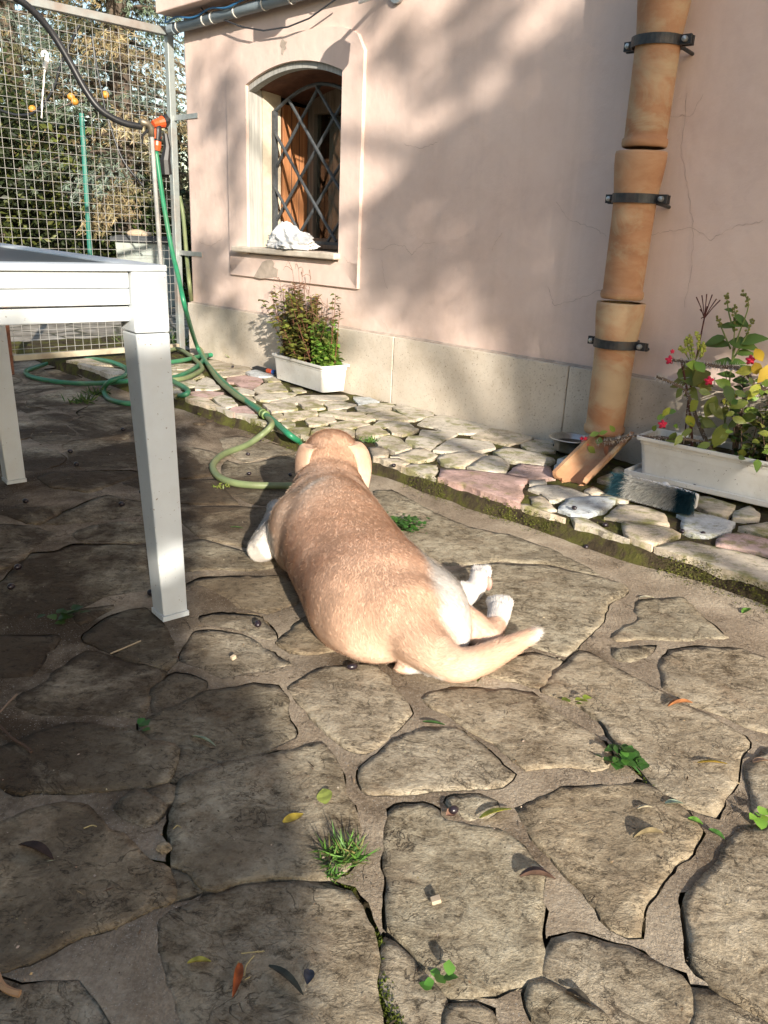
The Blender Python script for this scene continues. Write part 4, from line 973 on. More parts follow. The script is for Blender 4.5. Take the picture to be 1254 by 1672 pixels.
# ------------------------------------------------------------------ house
house = thing('house', 'pink plastered house with limestone plinth and arched barred window', 'house', wp(-1.0, -1.0, 0))
HS0, HS1, HZ = -4.6, 1.762, 2.9
WS0, WS1, WZ0, WZ1, WRISE = .385, 1.147, .732, 1.535, .072
def archz(s):
    t = (s - (WS0 + WS1) / 2) / ((WS1 - WS0) / 2)
    return WZ1 + WRISE * (1 - t * t)
b = MB()
def wq(s0, s1, z0, z1, n=0): b.add([wp(s1, n, z0), wp(s0, n, z0), wp(s0, n, z1), wp(s1, n, z1)], [(0, 1, 2, 3)])
wq(HS0, WS0, -.05, HZ); wq(WS1, HS1 - .02, -.05, HZ); wq(WS0, WS1, -.05, WZ0)
NA = 18
for i in range(NA):
    a, c = WS0 + (WS1 - WS0) * i / NA, WS0 + (WS1 - WS0) * (i + 1) / NA
    b.add([wp(c, 0, archz(c)), wp(a, 0, archz(a)), wp(a, 0, HZ), wp(c, 0, HZ)], [(0, 1, 2, 3)])
# eased corner and side wall
cr = [(HS1 - .02, 0), (HS1 - .008, -.003), (HS1 - .002, -.010), (HS1, -.022), (HS1, -5)]
for (a, p), (c, q) in zip(cr[:-1], cr[1:]): b.add([wp(c, q, -.05), wp(a, p, -.05), wp(a, p, HZ), wp(c, q, HZ)], [(0, 1, 2, 3)])
b.add([wp(HS0, 0, HZ), wp(HS1, -.02, HZ), wp(HS1, -5, HZ), wp(HS0, -5, HZ)], [(0, 3, 2, 1)])
b.add([wp(HS0, 0, -.05), wp(HS0, 0, HZ), wp(HS0, -5, HZ), wp(HS0, -5, -.05)], [(0, 1, 2, 3)])
b.add([wp(HS0, -5, -.05), wp(HS0, -5, HZ), wp(HS1, -5, HZ), wp(HS1, -5, -.05)], [(0, 1, 2, 3)])
wall = b.build('wall', M['wall'], house)
# plinth slabs, each proud of the wall with a thin open joint and a ragged mortar lip above
jt = [-4.6, -3.1, -2.05, -1.006, -.036, 1.778]
for a, c in zip(jt[:-1], jt[1:]):
    q = MB(); q.wbox(a + .002, c - .002, .0, .024, -.04, .374)
    q.build('plinth_slab', M['plinth'], house, bevel=.004)
q = MB(); q.wbox(1.700, 1.776, -4.9, -.004, -.04, .372); q.build('plinth_slab', M['plinth'], house, bevel=.004)
q = MB(); m = 160
for i in range(m):
    a, c = HS0 + (HS1 - HS0) * i / m, HS0 + (HS1 - HS0) * (i + 1) / m
    h = lambda s: .374 + .007 * float(fbm(np.array(s * 9), np.array(1.), 3)) ; d = lambda s: .004 + .015 * float(fbm(np.array(s * 14), np.array(4.), 8))
    q.add([wp(a, .0005, h(a) + .006), wp(c, .0005, h(c) + .006), wp(c, d(c), h(c) - .0005), wp(a, d(a), h(a) - .0005), wp(c, d(c), .3735), wp(a, d(a), .3735)], [(0, 1, 2, 3), (3, 2, 4, 5)])
q.build('mortar_lip', M['bare'], house)
# raised plaster surround with a rounded head
def ringpts():
    inn, out = [], []
    L, Rr, Zb, Zs, Zt = 1.322, .243, .572, 1.60, 1.728
    inn += [(WS1, .69)]; out += [(L, Zb)]
    for i in range(8): t = i / 7; inn.append((WS1, .69 + (WZ1 - .69) * t)); out.append((L, Zb + (Zs - Zb) * t))
    for i in range(1, 24):
        t = i / 24; s = WS1 + (WS0 - WS1) * t; inn.append((s, archz(s)))
        so_ = L + (Rr - L) * t; u = abs(so_ - (L + Rr) / 2) / ((L - Rr) / 2)
        out.append((so_, Zs + (Zt - Zs) * (1 - u ** 4) ** .5))
    for i in range(8): t = i / 7; inn.append((WS0, WZ1 + (.69 - WZ1) * t)); out.append((Rr, Zs + (Zb - Zs) * t))
    return inn, out
inn, out = ringpts()
q = MB(); th = .014
for i in range(len(inn) - 1):
    a, c, e, f = inn[i], inn[i + 1], out[i + 1], out[i]
    def w3(p, n): return wp(p[0], n, p[1])
    eb = lambda p: (p[0] + (.006 if p[0] > .78 else -.006) * (1 if abs(p[0] - .78) > .4 else 0), p[1])
    q.add([w3(a, th), w3(c, th), w3(e, th), w3(f, th), w3(eb(e), .0004), w3(eb(f), .0004), w3(a, -.01), w3(c, -.01)], [(0, 1, 2, 3), (3, 2, 4, 5), (1, 0, 6, 7)])
q.add([wp(1.322, th, .572), wp(.243, th, .572), wp(.243, th, .69), wp(1.322, th, .69), wp(1.322, .0004, .566), wp(.243, .0004, .566)], [(0, 1, 2, 3), (0, 4, 5, 1)])
q.build('window_surround', M['wall'], house)
# patch of bare render where the paint has blown, under the sill
q = MB(); pts = [(1.089, 0.5725), (1.0484, 0.6144), (1.0084, 0.6554), (0.9638, 0.6706), (0.92, 0.6697), (0.8984, 0.6551), (0.9093, 0.6354), (0.8661, 0.6253), (0.8768, 0.5866), (0.9645, 0.5743), (1.0319, 0.5665)]
q.add([wp(s, th + .0015, z) for s, z in pts], [tuple(range(len(pts)))]); q.build('blown_plaster', M['bare'], house)
q = MB(); pts = [(0.8419, 1.7049), (0.8273, 1.7112), (0.8127, 1.699), (0.7934, 1.6942), (0.8078, 1.68), (0.798, 1.6657), (0.8174, 1.6598), (0.8271, 1.6421), (0.8418, 1.6463), (0.8369, 1.6698), (0.8517, 1.6847)]
q.add([wp(s, th + .0015, z) for s, z in pts], [tuple(range(len(pts)))]); q.build('blown_plaster', M['bare'], house)
# sill
q = MB(); q.wbox(.372, 1.252, -.10, .052, .700, .731); q.build('sill', M['sill'], house, bevel=.007)
# opening: old white lining board, rough reveal, soffit
win = MB()
q = MB(); q.wbox(WS1 - .004, WS1 + .03, -.088, -.003, .731, 1.555); q.build('lining_board', M['old_wood'], house)
q = MB(); q.wbox(WS1 - .010, WS1 + .03, -.21, -.089, .731, 1.56); q.build('reveal', M['reveal'], house)
q = MB(); q.wbox(WS0 - .03, WS0 + .003, -.5, -.004, .731, 1.56); q.build('reveal', M['reveal'], house)
q = MB()
for i in range(NA):
    a, c = WS0 + (WS1 - WS0) * i / NA, WS0 + (WS1 - WS0) * (i + 1) / NA
    za, zc = archz(a) - .03, archz(c) - .03
    q.add([wp(a, -.004, archz(a)), wp(c, -.004, archz(c)), wp(c, -.004, zc), wp(a, -.004, za), wp(c, -.05, zc), wp(a, -.05, za)], [(0, 1, 2, 3), (3, 2, 4, 5)])
q.build('arch_board', M['old_wood'], house)
q = MB()
for i in range(NA):
    a, c = WS0 + (WS1 - WS0) * i / NA, WS0 + (WS1 - WS0) * (i + 1) / NA
    q.add([wp(a, -.05, archz(a) - .012), wp(c, -.05, archz(c) - .012), wp(c, -.52, archz(c) - .06), wp(a, -.52, archz(a) - .06)], [(0, 1, 2, 3)])
q.build('soffit', M['soffit'], house)
q = MB(); q.wbox(WS0 - .02, WS1 + .02, -.5, -.102, .69, .728); q.build('inner_sill', M['grey_wood'], house)
q = MB()
for (s0, s1, n0, n1, z0, z1) in ((-.2, 1.7, -1.9, -1.88, .3, 1.9), (-.2, -.18, -1.9, -.5, .3, 1.9), (1.68, 1.7, -1.9, -.5, .3, 1.9), (-.2, 1.7, -1.9, -.5, .28, .3), (-.2, 1.7, -1.9, -.5, 1.9, 1.92)): q.wbox(s0, s1, n0, n1, z0, z1)
q.build('room', M['room'], house)
# folded brown shutter leaf along the left reveal, then frame and panes
sh = MB(); sh.wbox(1.118, 1.136, -.385, -.212, .735, 1.47); sh = sh.build('shutter', M['brown_wood'], house, bevel=.003)
q = MB()
for a in (-.27, -.325): q.wbox(1.1165, 1.1185, a - .003, a + .003, .74, 1.465)
q.build('groove', M['dark_wood'], sh)
wf = MB(); wf.wbox(1.075, 1.14, -.45, -.392, .732, 1.60); wf.wbox(.375, .44, -.45, -.392, .732, 1.60); wf.wbox(.44, 1.075, -.45, -.392, .732, .79); wf.wbox(.44, 1.075, -.45, -.392, 1.44, 1.60); wf.wbox(.735, .80, -.445, -.388, .79, 1.44)
wf = wf.build('window_frame', M['grey_wood'], house, bevel=.003)
for a, c in ((.44, .735), (.80, 1.075)):
    q = MB(); q.wbox(a + .001, c - .001, -.424, -.420, .791, 1.439); q.build('pane', M['glass'], wf)
q = MB()
for i in range(26):
    a, c = .82 + .24 * i / 26, .82 + .24 * (i + 1) / 26
    f = lambda s: -.50 + .012 * math.sin(s * 95)
    q.add([wp(a, f(a), .79), wp(c, f(c), .79), wp(c, f(c), 1.44), wp(a, f(a), 1.44)], [(0, 1, 2, 3)])
q.build('curtain', M['curtain'], house)
q = MB(); q.wbox(.44, .60, -.44, -.40, .80, 1.43); q.build('inner_shutter', M['dark_wood'], house, bevel=.003)
# iron grille
gr = MB(); GE = -.155
gs0, gs1, gz0, gz1 = .40, 1.128, .762, 1.43
gr.wbox(gs1 - .022, gs1, GE - .012, GE + .012, .735, gz1); gr.wbox(gs0, gs0 + .022, GE - .012, GE + .012, .735, gz1); gr.wbox(gs0 + .022, gs1 - .022, GE - .008, GE + .008, gz0, gz0 + .016)
ap = []
for i in range(17):
    t = i / 16; s = gs1 - .01 + (gs0 + .01 - gs1 + .01) * t; ap.append(wp(s, GE, gz1 + .10 * math.sin(t * math.pi)))
gr.tube(ap, .010, 6)
for z in (.86, 1.30): gr.wbox(gs1, WS1 - .010, GE - .008, GE + .008, z, z + .02)
grille = gr.build('grille', M['grille'], house)
hu, hv = .1335, .1385                     # half pitch of the lozenges
def gtop(s):
    t = (gs1 - s) / (gs1 - gs0); return gz1 + .10 * math.sin(max(0, min(1, t)) * math.pi)
for sgn in (1, -1):
    for k in range(-9, 12):
        # line: z = z00 + sgn * (s - s00) * hv/hu
        s00, z00 = gs1 - .10, 1.515 - k * 2 * hv
        seg = []
        for j in range(61):
            s = gs0 + .012 + (gs1 - .024 - gs0) * j / 60
            z = z00 + sgn * (s - s00) * hv / hu
            if gz0 + .008 < z < gtop(s) - .002: seg.append((s, z))
        if len(seg) > 2:
            q = MB(); off = .006 * sgn
            q.tube([wp(seg[0][0], GE + off, seg[0][1]), wp((seg[0][0] + seg[-1][0]) / 2 + .004, GE + off, (seg[0][1] + seg[-1][1]) / 2), wp(seg[-1][0], GE + off, seg[-1][1])], .0085, 6)
            q.build('bar', M['grille'], grille)
# hairline cracks in the plaster
CR = [[(-1.3153, 1.3179), (-1.3229, 1.1515), (-1.357, 1.0559), (-1.3913, 0.9597), (-1.4177, 0.8725), (-1.4261, 0.7634), (-1.4246, 0.6197)], [(-1.2576, 0.8713), (-1.3311, 0.8856), (-1.4132, 0.8978), (-1.4776, 0.8609), (-1.5521, 0.9053), (-1.6542, 0.9263)], [(-0.8487, 0.9755), (-0.918, 0.9109), (-1.0278, 0.8875), (-1.0891, 0.8552)], [(0.1909, 0.764), (0.0862, 0.7603), (0.0352, 0.7896), (-0.0524, 0.7824), (-0.1011, 0.7501), (-0.1656, 0.7975), (-0.2562, 0.8112)], [(0.0875, 0.7137), (0.0701, 0.6316), (0.038, 0.5782)], [(0.0799, 0.4468), (0.0131, 0.382)], [(-0.5583, 0.7841), (-0.5816, 0.8329), (-0.6102, 0.8576)], [(-0.8539, 0.6594), (-0.891, 0.5968), (-0.9857, 0.6237), (-1.1108, 0.6787)], [(-0.0221, 1.2073), (-0.1344, 1.1886), (-0.2316, 1.2137)], [(0.342, 0.7203), (0.3095, 0.6933), (0.2561, 0.6849)], [(1.6615, 0.7359), (1.5305, 0.7169), (1.401, 0.7693)], [(-1.2625, 1.2479), (-1.3448, 1.2468), (-1.3747, 1.3134)]]
for l in CR:
    q = MB(); pts = []
    for (a, c), (e, f) in zip(l[:-1], l[1:]):
        for j in range(8):
            t = j / 8; pts.append((a + (e - a) * t + random.uniform(-.004, .004), c + (f - c) * t + random.uniform(-.004, .004)))
    nb = .0012
    for j in range(len(pts) - 1):
        (a, c), (e, f) = pts[j], pts[j + 1]; w = random.uniform(.0004, .0009)
        ln = math.hypot(e - a, f - c) + 1e-6; u, v = -(f - c) / ln * w, (e - a) / ln * w
        n_ = .0008 if not (.24 < a < 1.33 and .56 < c < 1.74) else .0148
        q.add([wp(a - u, n_, c - v), wp(e - u, n_, f - v), wp(e + u, n_, f + v), wp(a + u, n_, c + v)], [(0, 1, 2, 3)])
    q.build('crack', M['crack'], house)
# eave band above
q = MB(); q.wbox(HS0, HS1 + .06, .003, .13, 1.925, 2.2); q.build('eave', M['wall'], house, bevel=.006)

# ------------------------------------------------------------------ conduit, cables, lamp under the eave
cd = thing('conduit', 'blue grey plastic conduit pipe clipped along the top of the wall', 'pipe', wp(1.0, .05, 1.87))
q = MB(); q.tube([wp(1.80, .045, 1.862), wp(1.0, .045, 1.866), wp(.3, .045, 1.87), wp(-.4, .045, 1.875)], .026, 14); q.build('tube', M['conduit'], cd, smooth=True)
q = MB(); q.tube([wp(1.815, .045, 1.862), wp(1.76, .045, 1.862)], .031, 14); q.build('socket', M['conduit'], cd, smooth=False)
for s in (1.72, 1.46, 1.38, 1.17, .93, .72, .5):
    q = MB(); q.lathe([(.0265, -.004), (.0295, -.004), (.0295, .004), (.0265, .004)], wp(s, .045, 1.865), 14, axis=(WN, (0, 0, 1), WD)); q.build('tie', M['tie'], cd)
q = MB(); p = []
for i in range(40):
    t = i / 39; p.append(wp(1.78 - 1.2 * t, .078 + .006 * math.sin(t * 17), 1.89 + .010 * math.sin(t * 23)))
q.tube([wp(1.95, -.05, 2.2), wp(1.93, .0, 1.98), wp(1.86, .05, 1.90)] + p, .005, 6)
tag(q.build('cable', M['cable_blue'], loc=wp(1.8, .08, 1.88)), 'thin blue cable running along the grey conduit at the eave', 'cable')
q = MB(); q.tube(wps([S_ for S_ in [(1.5612, 0.05, 1.9701), (1.4521, 0.05, 1.8986), (1.2824, 0.05, 1.8432), (1.1202, 0.05, 1.7903), (0.9393, 0.05, 1.7525), (0.7442, 0.05, 1.7449), (0.5838, 0.05, 1.7604), (0.4754, 0.05, 1.7903), (0.3839, 0.05, 1.816)]]), .004, 6)
tag(q.build('cable', M['cable_dark'], loc=wp(1.0, .05, 1.83)), 'dark cable sagging below the conduit above the arched window', 'cable')
lp = thing('wall_lamp', 'round metal spotlight on an arm near the top of the wall', 'lamp', wp(.0, .0, 1.80))
q = MB(); q.lathe([(0, -.05), (.035, -.052), (.05, -.04), (.055, .03), (.03, .075), (0, .08)], wp(-.03, .26, 1.765), 20, axis=(WD, WN, (0, 0, 1))); q.build('lamp_head', M['lampmetal'], lp, smooth=True)
q = MB(); q.tube([wp(.05, .0, 1.80), wp(.03, .10, 1.83), wp(-.02, .22, 1.83)], .010, 8); q.lathe([(0, -.01), (.045, -.01), (.045, .01), (0, .012)], wp(.05, .006, 1.80), 16, axis=(WD, (0, 0, 1), WN)); q.build('arm', M['lampmetal'], lp)
q = MB(); q.tube([wp(-.08, .26, 1.75), wp(-.10, .27, 1.705), wp(-.03, .30, 1.69), wp(-.01, .28, 1.715)], .005, 6); q.build('yoke', M['lampmetal'], lp)
fl = thing('floodlight', 'flat floodlight box on a stalk above the window, just out of view', 'lamp', wp(.38, .02, 1.95))
q = MB(); q.box(wp(.45, .26, 2.02), (.16, .06, .13), (WD, WN, (0, 0, 1))); q.build('housing', M['lampmetal'], fl, bevel=.006)
q = MB(); q.tube([wp(.40, .135, 2.05), wp(.43, .24, 2.05)], .014, 8); q.build('arm', M['lampmetal'], fl)

# ------------------------------------------------------------------ terracotta downpipe
dp = thing('downpipe', 'terracotta downpipe in flared sections held by black iron clamps', 'downpipe', wp(-1.245, .0, .2))
def section(ztop, zbot, a=0.0):
    return [(0.0705, ztop - .004), (0.0830, ztop - .003), (0.0843, ztop - .012), (0.0830, ztop - .05), (0.0774, ztop - .10), (0.0718, ztop - .15), (0.0701, ztop - .22), (0.0684, zbot + .045), (0.0684, zbot + .032), (0.0735, zbot + .028), (0.0748, zbot + .016), (0.0727, zbot + .006), (0.0679, zbot + .002), (0.0602, zbot + .002), (0.0585, zbot + .06)]
for i, (zt, zb, s) in enumerate(((1.625, 1.138, -1.250), (1.131, .650, -1.243), (.644, .166, -1.244), (2.11, 1.632, -1.255))):
    q = MB(); q.lathe(section(zt, zb), wp(s, .113, 0), 40, wob=.006); q.build('pipe_section', M['terra'], dp, smooth=True).rotation_euler = (0, 0, 0)
for z, rr in ((1.448, .0765), (.982, .0748), (.498, .0748)):
    ct = wp(-1.246, .113, z)
    q = MB(); q.lathe([(rr, -.015), (rr + .005, -.015), (rr + .005, .015), (rr, .015), (rr, -.015)], ct, 36)
    for sg in (1, -1):
        q.box(wp(-1.246 + sg * (rr + .018), .113, z), (.042, .012, .028), (WD, WN, (0, 0, 1)))
        q.box(wp(-1.246 + sg * (rr + .018), .113 - .016, z - .002), (.042, .010, .028), (WD, WN, (0, 0, 1)))
    q.tube([wp(-1.246 - rr * .9, .09, z - .012), wp(-1.246 - rr * .9, .0, z - .02)], .006, 8)
    cl = q.build('clamp', M['iron'], dp)
    for sg in (1, -1):
        q = MB(); q.lathe([(0, .020), (.008, .018), (.009, .008), (.009, -.026), (0, -.026)], wp(-1.246 + sg * (rr + .022), .113, z), 10, axis=(WD, (0, 0, 1), WN)); q.build('bolt', M['bolt'], cl)
# split half pipe under its mouth
h0, h1 = np.array(wp(-1.285, .10, .195)), np.array(wp(-1.345, .475, .100))
ax = (h1 - h0) / np.linalg.norm(h1 - h0); up_ = np.array([0, 0, 1.]); up_ = up_ - ax * (up_ @ ax); up_ /= np.linalg.norm(up_); sd = np.cross(ax, up_)
q = MB(); Lh = np.linalg.norm(h1 - h0); NL, NH = 7, 14; vs = []
for i in range(NL):
    for k in range(NH):
        a = math.pi * (1.03 + .94 * k / (NH - 1)); rr = .069 - .005 * i / NL
        e = .012 * math.sin(k * 1.7) + .01 * math.sin(k * 3.1)
        for r_ in (rr, rr - .013): vs.append(h0 + ax * (Lh * i / (NL - 1) + (e if i in (0, NL - 1) else 0)) + sd * r_ * math.cos(a) + up_ * r_ * math.sin(a))
ix = lambda i, k, t: (i * NH + k) * 2 + t
fs = []
for i in range(NL - 1):
    for k in range(NH - 1):
        fs.append((ix(i, k, 0), ix(i + 1, k, 0), ix(i + 1, k + 1, 0), ix(i, k + 1, 0))); fs.append((ix(i, k, 1), ix(i, k + 1, 1), ix(i + 1, k + 1, 1), ix(i + 1, k, 1)))
    for k in (0, NH - 1): fs.append((ix(i, k, 0), ix(i, k, 1), ix(i + 1, k, 1), ix(i + 1, k, 0)))
for i in (0, NL - 1):
    for k in range(NH - 1): fs.append((ix(i, k, 0), ix(i, k + 1, 0), ix(i, k + 1, 1), ix(i, k, 1)))
q.add(vs, fs)
tag(q.build('spout_tile', M['terra'], loc=tuple((h0 + h1) / 2)), 'broken terracotta half pipe tipped on the stones below the downpipe', 'spout')

# ------------------------------------------------------------------ gate
gt = thing('wire_gate', 'grey framed gate of welded square wire mesh beside the house corner', 'gate', wp(1.9, .5, .07))
GS = 1.9
q = MB(); q.wbox(GS - .02, GS + .02, -.012, .028, .05, 1.885); q.build('post', M['gate_paint'], gt, bevel=.003)
q = MB(); q.wbox(GS - .02, GS + .02, .0285, 1.13, 1.845, 1.885); q.build('top_rail', M['gate_paint'], gt, bevel=.003)
q = MB(); q.wbox(GS - .018, GS + .018, .0285, 1.07, .074, .106); q.build('bottom_rail', plain('peeling_cream_rail', (.40, .36, .26), .7, var=.2, sc=10, dirt=(.20, .085, .04), dirt_amt=.7, dirt_sc=4), gt, bevel=.003)
q = MB(); q.wbox(GS - .02, GS + .02, 1.075, 1.11, .0, 1.843); q.build('post', M['rust'], gt, bevel=.003)
vm = MB(); vm.tube([(0, 0, 0), (0, 0, 1.75)], .0012, 4, False); vme = vm.mesh('wire_upright'); vme.materials.append(M['mesh_wire'])
hm = MB(); hm.tube([(0, 0, 0), (WN[0] * 1.06, WN[1] * 1.06, 0)], .0012, 4, False); hme = hm.mesh('wire_level'); hme.materials.append(M['mesh_wire'])
for me, pts in ((vme, [wp(GS + .0215, .055 + .0495 * i, .10) for i in range(21)]), (hme, [wp(GS + .018, .024, .13 + .0495 * i) for i in range(35)])):
    for p in pts:
        o = bpy.data.objects.new('wire', me); COL.objects.link(o); o.parent = gt
        o.location = [p[i] - gt.location[i] for i in range(3)]; o.rotation_euler = (random.uniform(-.004, .004), random.uniform(-.004, .004), 0)
for z in (1.42, .665):
    q = MB(); q.wbox(1.745, GS - .0205, .0, .006, z - .014, z + .014); q.build('wall_strap', M['galv'], gt)
# second wall strap plates reach onto the plaster
for z in (1.42, .665):
    q = MB(); q.wbox(1.63, 1.744, .0015, .006, z - .013, z + .013); q.build('strap_plate', M['galv'], gt)

# ------------------------------------------------------------------ white table
C0 = np.array([-.4582, 1.6384, 0]); TU = np.array([-.642793, .766040, 0]); TV = np.array([-.766040, -.642793, 0]); TL = 1.216
TZ = .752
tb = thing('table', 'white metal garden table with square legs and dark glass top', 'table', tuple(C0 + TU * .6 + TV * .5))
ZZ = np.array([0, 0, 1.])
def leg(c, top):
    q = MB(); hw = .029
    b4 = [c + TU * a * hw + TV * e * hw for a, e in ((-1, -1), (1, -1), (1, 1), (-1, 1))]
    t4 = [top + TU * a * .0352 + TV * e * .0352 for a, e in ((-1, -1), (1, -1), (1, 1), (-1, 1))]
    q.add([p + ZZ * .012 for p in b4] + [p + ZZ * .63 for p in t4], [(3, 2, 1, 0), (4, 5, 6, 7), (0, 1, 5, 4), (1, 2, 6, 5), (2, 3, 7, 6), (3, 0, 4, 7)])
    o = q.build('leg', M['white_paint'], tb, bevel=.003)
    q = MB(); q.box(c + ZZ * .006, (.062, .062, .0115), (TU, TV, ZZ)); q.build('foot_cap', M['white_paint'], o)
lean = -TU * .0 + np.array([-.020, -.004, 0])
inn_ = TU * .028 + TV * .028
for cu, cv in ((0, 0), (TL, 0), (0, 1.6), (TL, 1.6)):
    c = C0 + TU * cu + TV * cv + (TU * .012 if cu == 0 else -TU * .012) + TV * .012
    leg(c, c + lean)
# corner blocks over the legs, aprons of two boards, lower rail
LZ0, LZ1 = .632, .748
def along(o, d, e, L0, L1, z0, z1, w, name, mat=M['white_paint'], inset=0.0):
    q = MB(); c = o + d * (L0 + L1) / 2 + e * inset + ZZ * (z0 + z1) / 2
    q.box(c, (L1 - L0, w, z1 - z0), (d, e, ZZ)); return q.build(name, mat, tb, bevel=.0025)
T0 = C0 + lean
for cu, cv in ((0, 0), (TL - .03, 0), (0, 1.6), (TL - .03, 1.6)):
    q = MB(); q.box(T0 + TU * (cu + .014) + TV * (cv + .012) + ZZ * (LZ0 + LZ1) / 2, (.072, .072, LZ1 - LZ0), (TU, TV, ZZ)); q.build('corner_block', M['white_paint'], tb, bevel=.003)
for (o_, d_, e_, L) in ((T0 + TU * .012, TV, TU, 1.6), (T0 + TV * .012, TU, TV, TL - .03), (T0 + TU * (TL - .016), TV, -TU, 1.6), (T0 + TV * 1.612, TU, -TV, TL - .03)):
    along(o_, d_, e_, .050, L - .028, .7170, .7475, .03, 'apron_board', inset=-.008)
    along(o_, d_, e_, .050, L - .028, .6855, .7158, .03, 'apron_board', inset=-.0075)
    along(o_, d_, e_, .048, L - .026, .6530, .6815, .026, 'lower_rail', inset=.002)
fr = [(-.022, .05), (TL - .055, TL + .012)]
q = MB(); q.box(T0 + TU * .012 + TV * .82 + ZZ * .7545, (.068, 1.688, .012), (TU, TV, ZZ)); q.build('top_frame', M['white_paint'], tb, bevel=.002)
q = MB(); q.box(T0 + TU * (TL - .02) + TV * .82 + ZZ * .7545, (.068, 1.688, .012), (TU, TV, ZZ)); q.build('top_frame', M['white_paint'], tb, bevel=.002)
q = MB(); q.box(T0 + TU * (TL * .5 - .004) + TV * .008 + ZZ * .7545, (TL - .102, .064, .012), (TU, TV, ZZ)); q.build('top_frame', M['white_paint'], tb, bevel=.002)
q = MB(); q.box(T0 + TU * (TL * .5 - .004) + TV * 1.628 + ZZ * .7545, (TL - .102, .064, .012), (TU, TV, ZZ)); q.build('top_frame', M['white_paint'], tb, bevel=.002)
q = MB(); q.box(T0 + TU * (TL * .5 - .004) + TV * .81 + ZZ * .7535, (TL - .103, 1.57, .006), (TU, TV, ZZ)); q.build('glass_top', M['glass_top'], tb)

# ------------------------------------------------------------------ hoses and garden tap
def smooth_path(P, k=6):
    P = [np.array(p, float) for p in P]; out = []
    n = len(P)
    for i in range(n - 1):
        a, b_, c, d = P[max(0, i - 1)], P[i], P[i + 1], P[min(n - 1, i + 2)]
        for j in range(k):
            t = j / k
            out.append(.5 * ((2 * b_) + (c - a) * t + (2 * a - 5 * b_ + 4 * c - d) * t * t + (3 * b_ - a - 3 * c + d) * t ** 3))
    out.append(P[-1]); return out
def hose(name, P, r, mat, label, cat='hose', n=10, parent=None):
    q = MB(); P = smooth_path(P, 7); q.tube(P, r, n)
    o = q.build(name, mat, parent, loc=tuple(P[len(P) // 2]) if parent is None else None, smooth=True)
    if parent is None: tag(o, label, cat)
    return o
sp = thing('standpipe', 'galvanised standpipe with brass elbow rising beside the wire gate', 'standpipe', (-1.2405, 4.481, 0.067))
top_ = wp(*(1.36, 0.4523, 1.2812)); bot_ = np.array((-1.2517, 4.5216, 0.06))
mid_ = bot_ + (np.array(top_) - bot_) * .28
q = MB(); q.tube([tuple(bot_), tuple(mid_)], .0155, 10); q.tube([tuple(mid_ + (0, 0, .001)), top_], .0125, 10); q.lathe([(.0155, -.02), (.019, -.015), (.019, .015), (.0155, .02)], tuple(mid_), 12); q.build('pipe', M['galv'], sp, smooth=False)
tv = np.array(top_); ltv = (tv - 0)
hd = np.array(wp(1.36, .62, top_[2])) - np.array(wp(1.36, .5, top_[2])); hd /= np.linalg.norm(hd)
q = MB(); q.tube([tuple(tv - (0, 0, .03)), tuple(tv + (0, 0, .012)), tuple(tv + hd * .02 + (0, 0, .03)), tuple(tv + hd * .06 + (0, 0, .034))], .017, 10); q.build('elbow', M['brass'], sp, smooth=True)
q = MB(); q.tube([tuple(tv + hd * .02), tuple(tv + hd * .05 - (0, 0, .03)), tuple(tv + hd * .055 - (0, 0, .07))], [.008, .006, .004], 6); q.build('tap_lever', M['black_plastic'], sp)
BL = [wp(*v) for v in [(1.5, 1.0697, 1.7903), (1.5, 0.9772, 1.755), (1.5, 0.8793, 1.6729), (1.48, 0.8093, 1.5583), (1.45, 0.7478, 1.4318), (1.42, 0.6897, 1.3501), (1.39, 0.5941, 1.304), (1.37, 0.4977, 1.2939)]]
hose('hose', BL, .0165, M['hose_black'], 'thick black hose curving down across the gate to the standpipe')
NS = 1.42
nz = thing('spray_nozzle', 'orange and black hose spray nozzle hanging at the gate', 'nozzle', wp(*(1.42, 0.3692, 1.2134)))
def sp_(x): return wp(*x)
q = MB(); q.tube([wp(*v) for v in [(1.42, 0.4061, 1.3181), (1.42, 0.3773, 1.3271), (1.42, 0.3482, 1.3362)]], [.018, .022, .030], 12); q.build('nozzle_head', M['orange_plastic'], nz, smooth=False)
q = MB(); q.tube([wp(*v) for v in [(1.42, 0.3464, 1.3364), (1.42, 0.3299, 1.3412), (1.42, 0.3157, 1.3369)]], [.031, .033, .022], 12); q.build('nozzle_ring', M['black_plastic'], nz)
q = MB(); q.tube([wp(*v) for v in [(1.42, 0.3776, 1.3212), (1.42, 0.3795, 1.286), (1.42, 0.3853, 1.2472), (1.42, 0.3866, 1.2235)]], [.018, .020, .018, .017], 10); q.build('grip', M['black_plastic'], nz, smooth=True)
for a in [[(1.415, 0.3959, 1.2986), (1.415, 0.4003, 1.2514)], [(1.415, 0.3673, 1.3017), (1.415, 0.3716, 1.2543)]]:
    q = MB(); q.tube([wp(*v) for v in a], .006, 6); q.build('grip_stripe', M['orange_plastic'], nz)
q = MB(); q.tube([wp(*v) for v in [(1.42, 0.3858, 1.2384), (1.42, 0.3887, 1.2174), (1.42, 0.3919, 1.1935)]], [.020, .022, .017], 12); q.build('coupling', M['orange_plastic'], nz)
q = MB(); q.tube([wp(*v) for v in [(1.46, 0.3133, 1.2859), (1.46, 0.3057, 1.2208), (1.46, 0.3203, 1.1529), (1.46, 0.3165, 1.083)]], [.012, .020, .028, .03], 8); q.box(wp(*(1.5, 0.3301, 1.0918)), (.09, .03, .045), (WN, WD, (0, 0, 1))); tag(q.build('holder', M['black_plastic'], loc=wp(*(1.46, 0.3273, 1.1584))), 'black plastic holder fixed to the gate behind the orange nozzle', 'holder')
HR = .0125
def gz(l, z): return [tuple(p) for p in l]
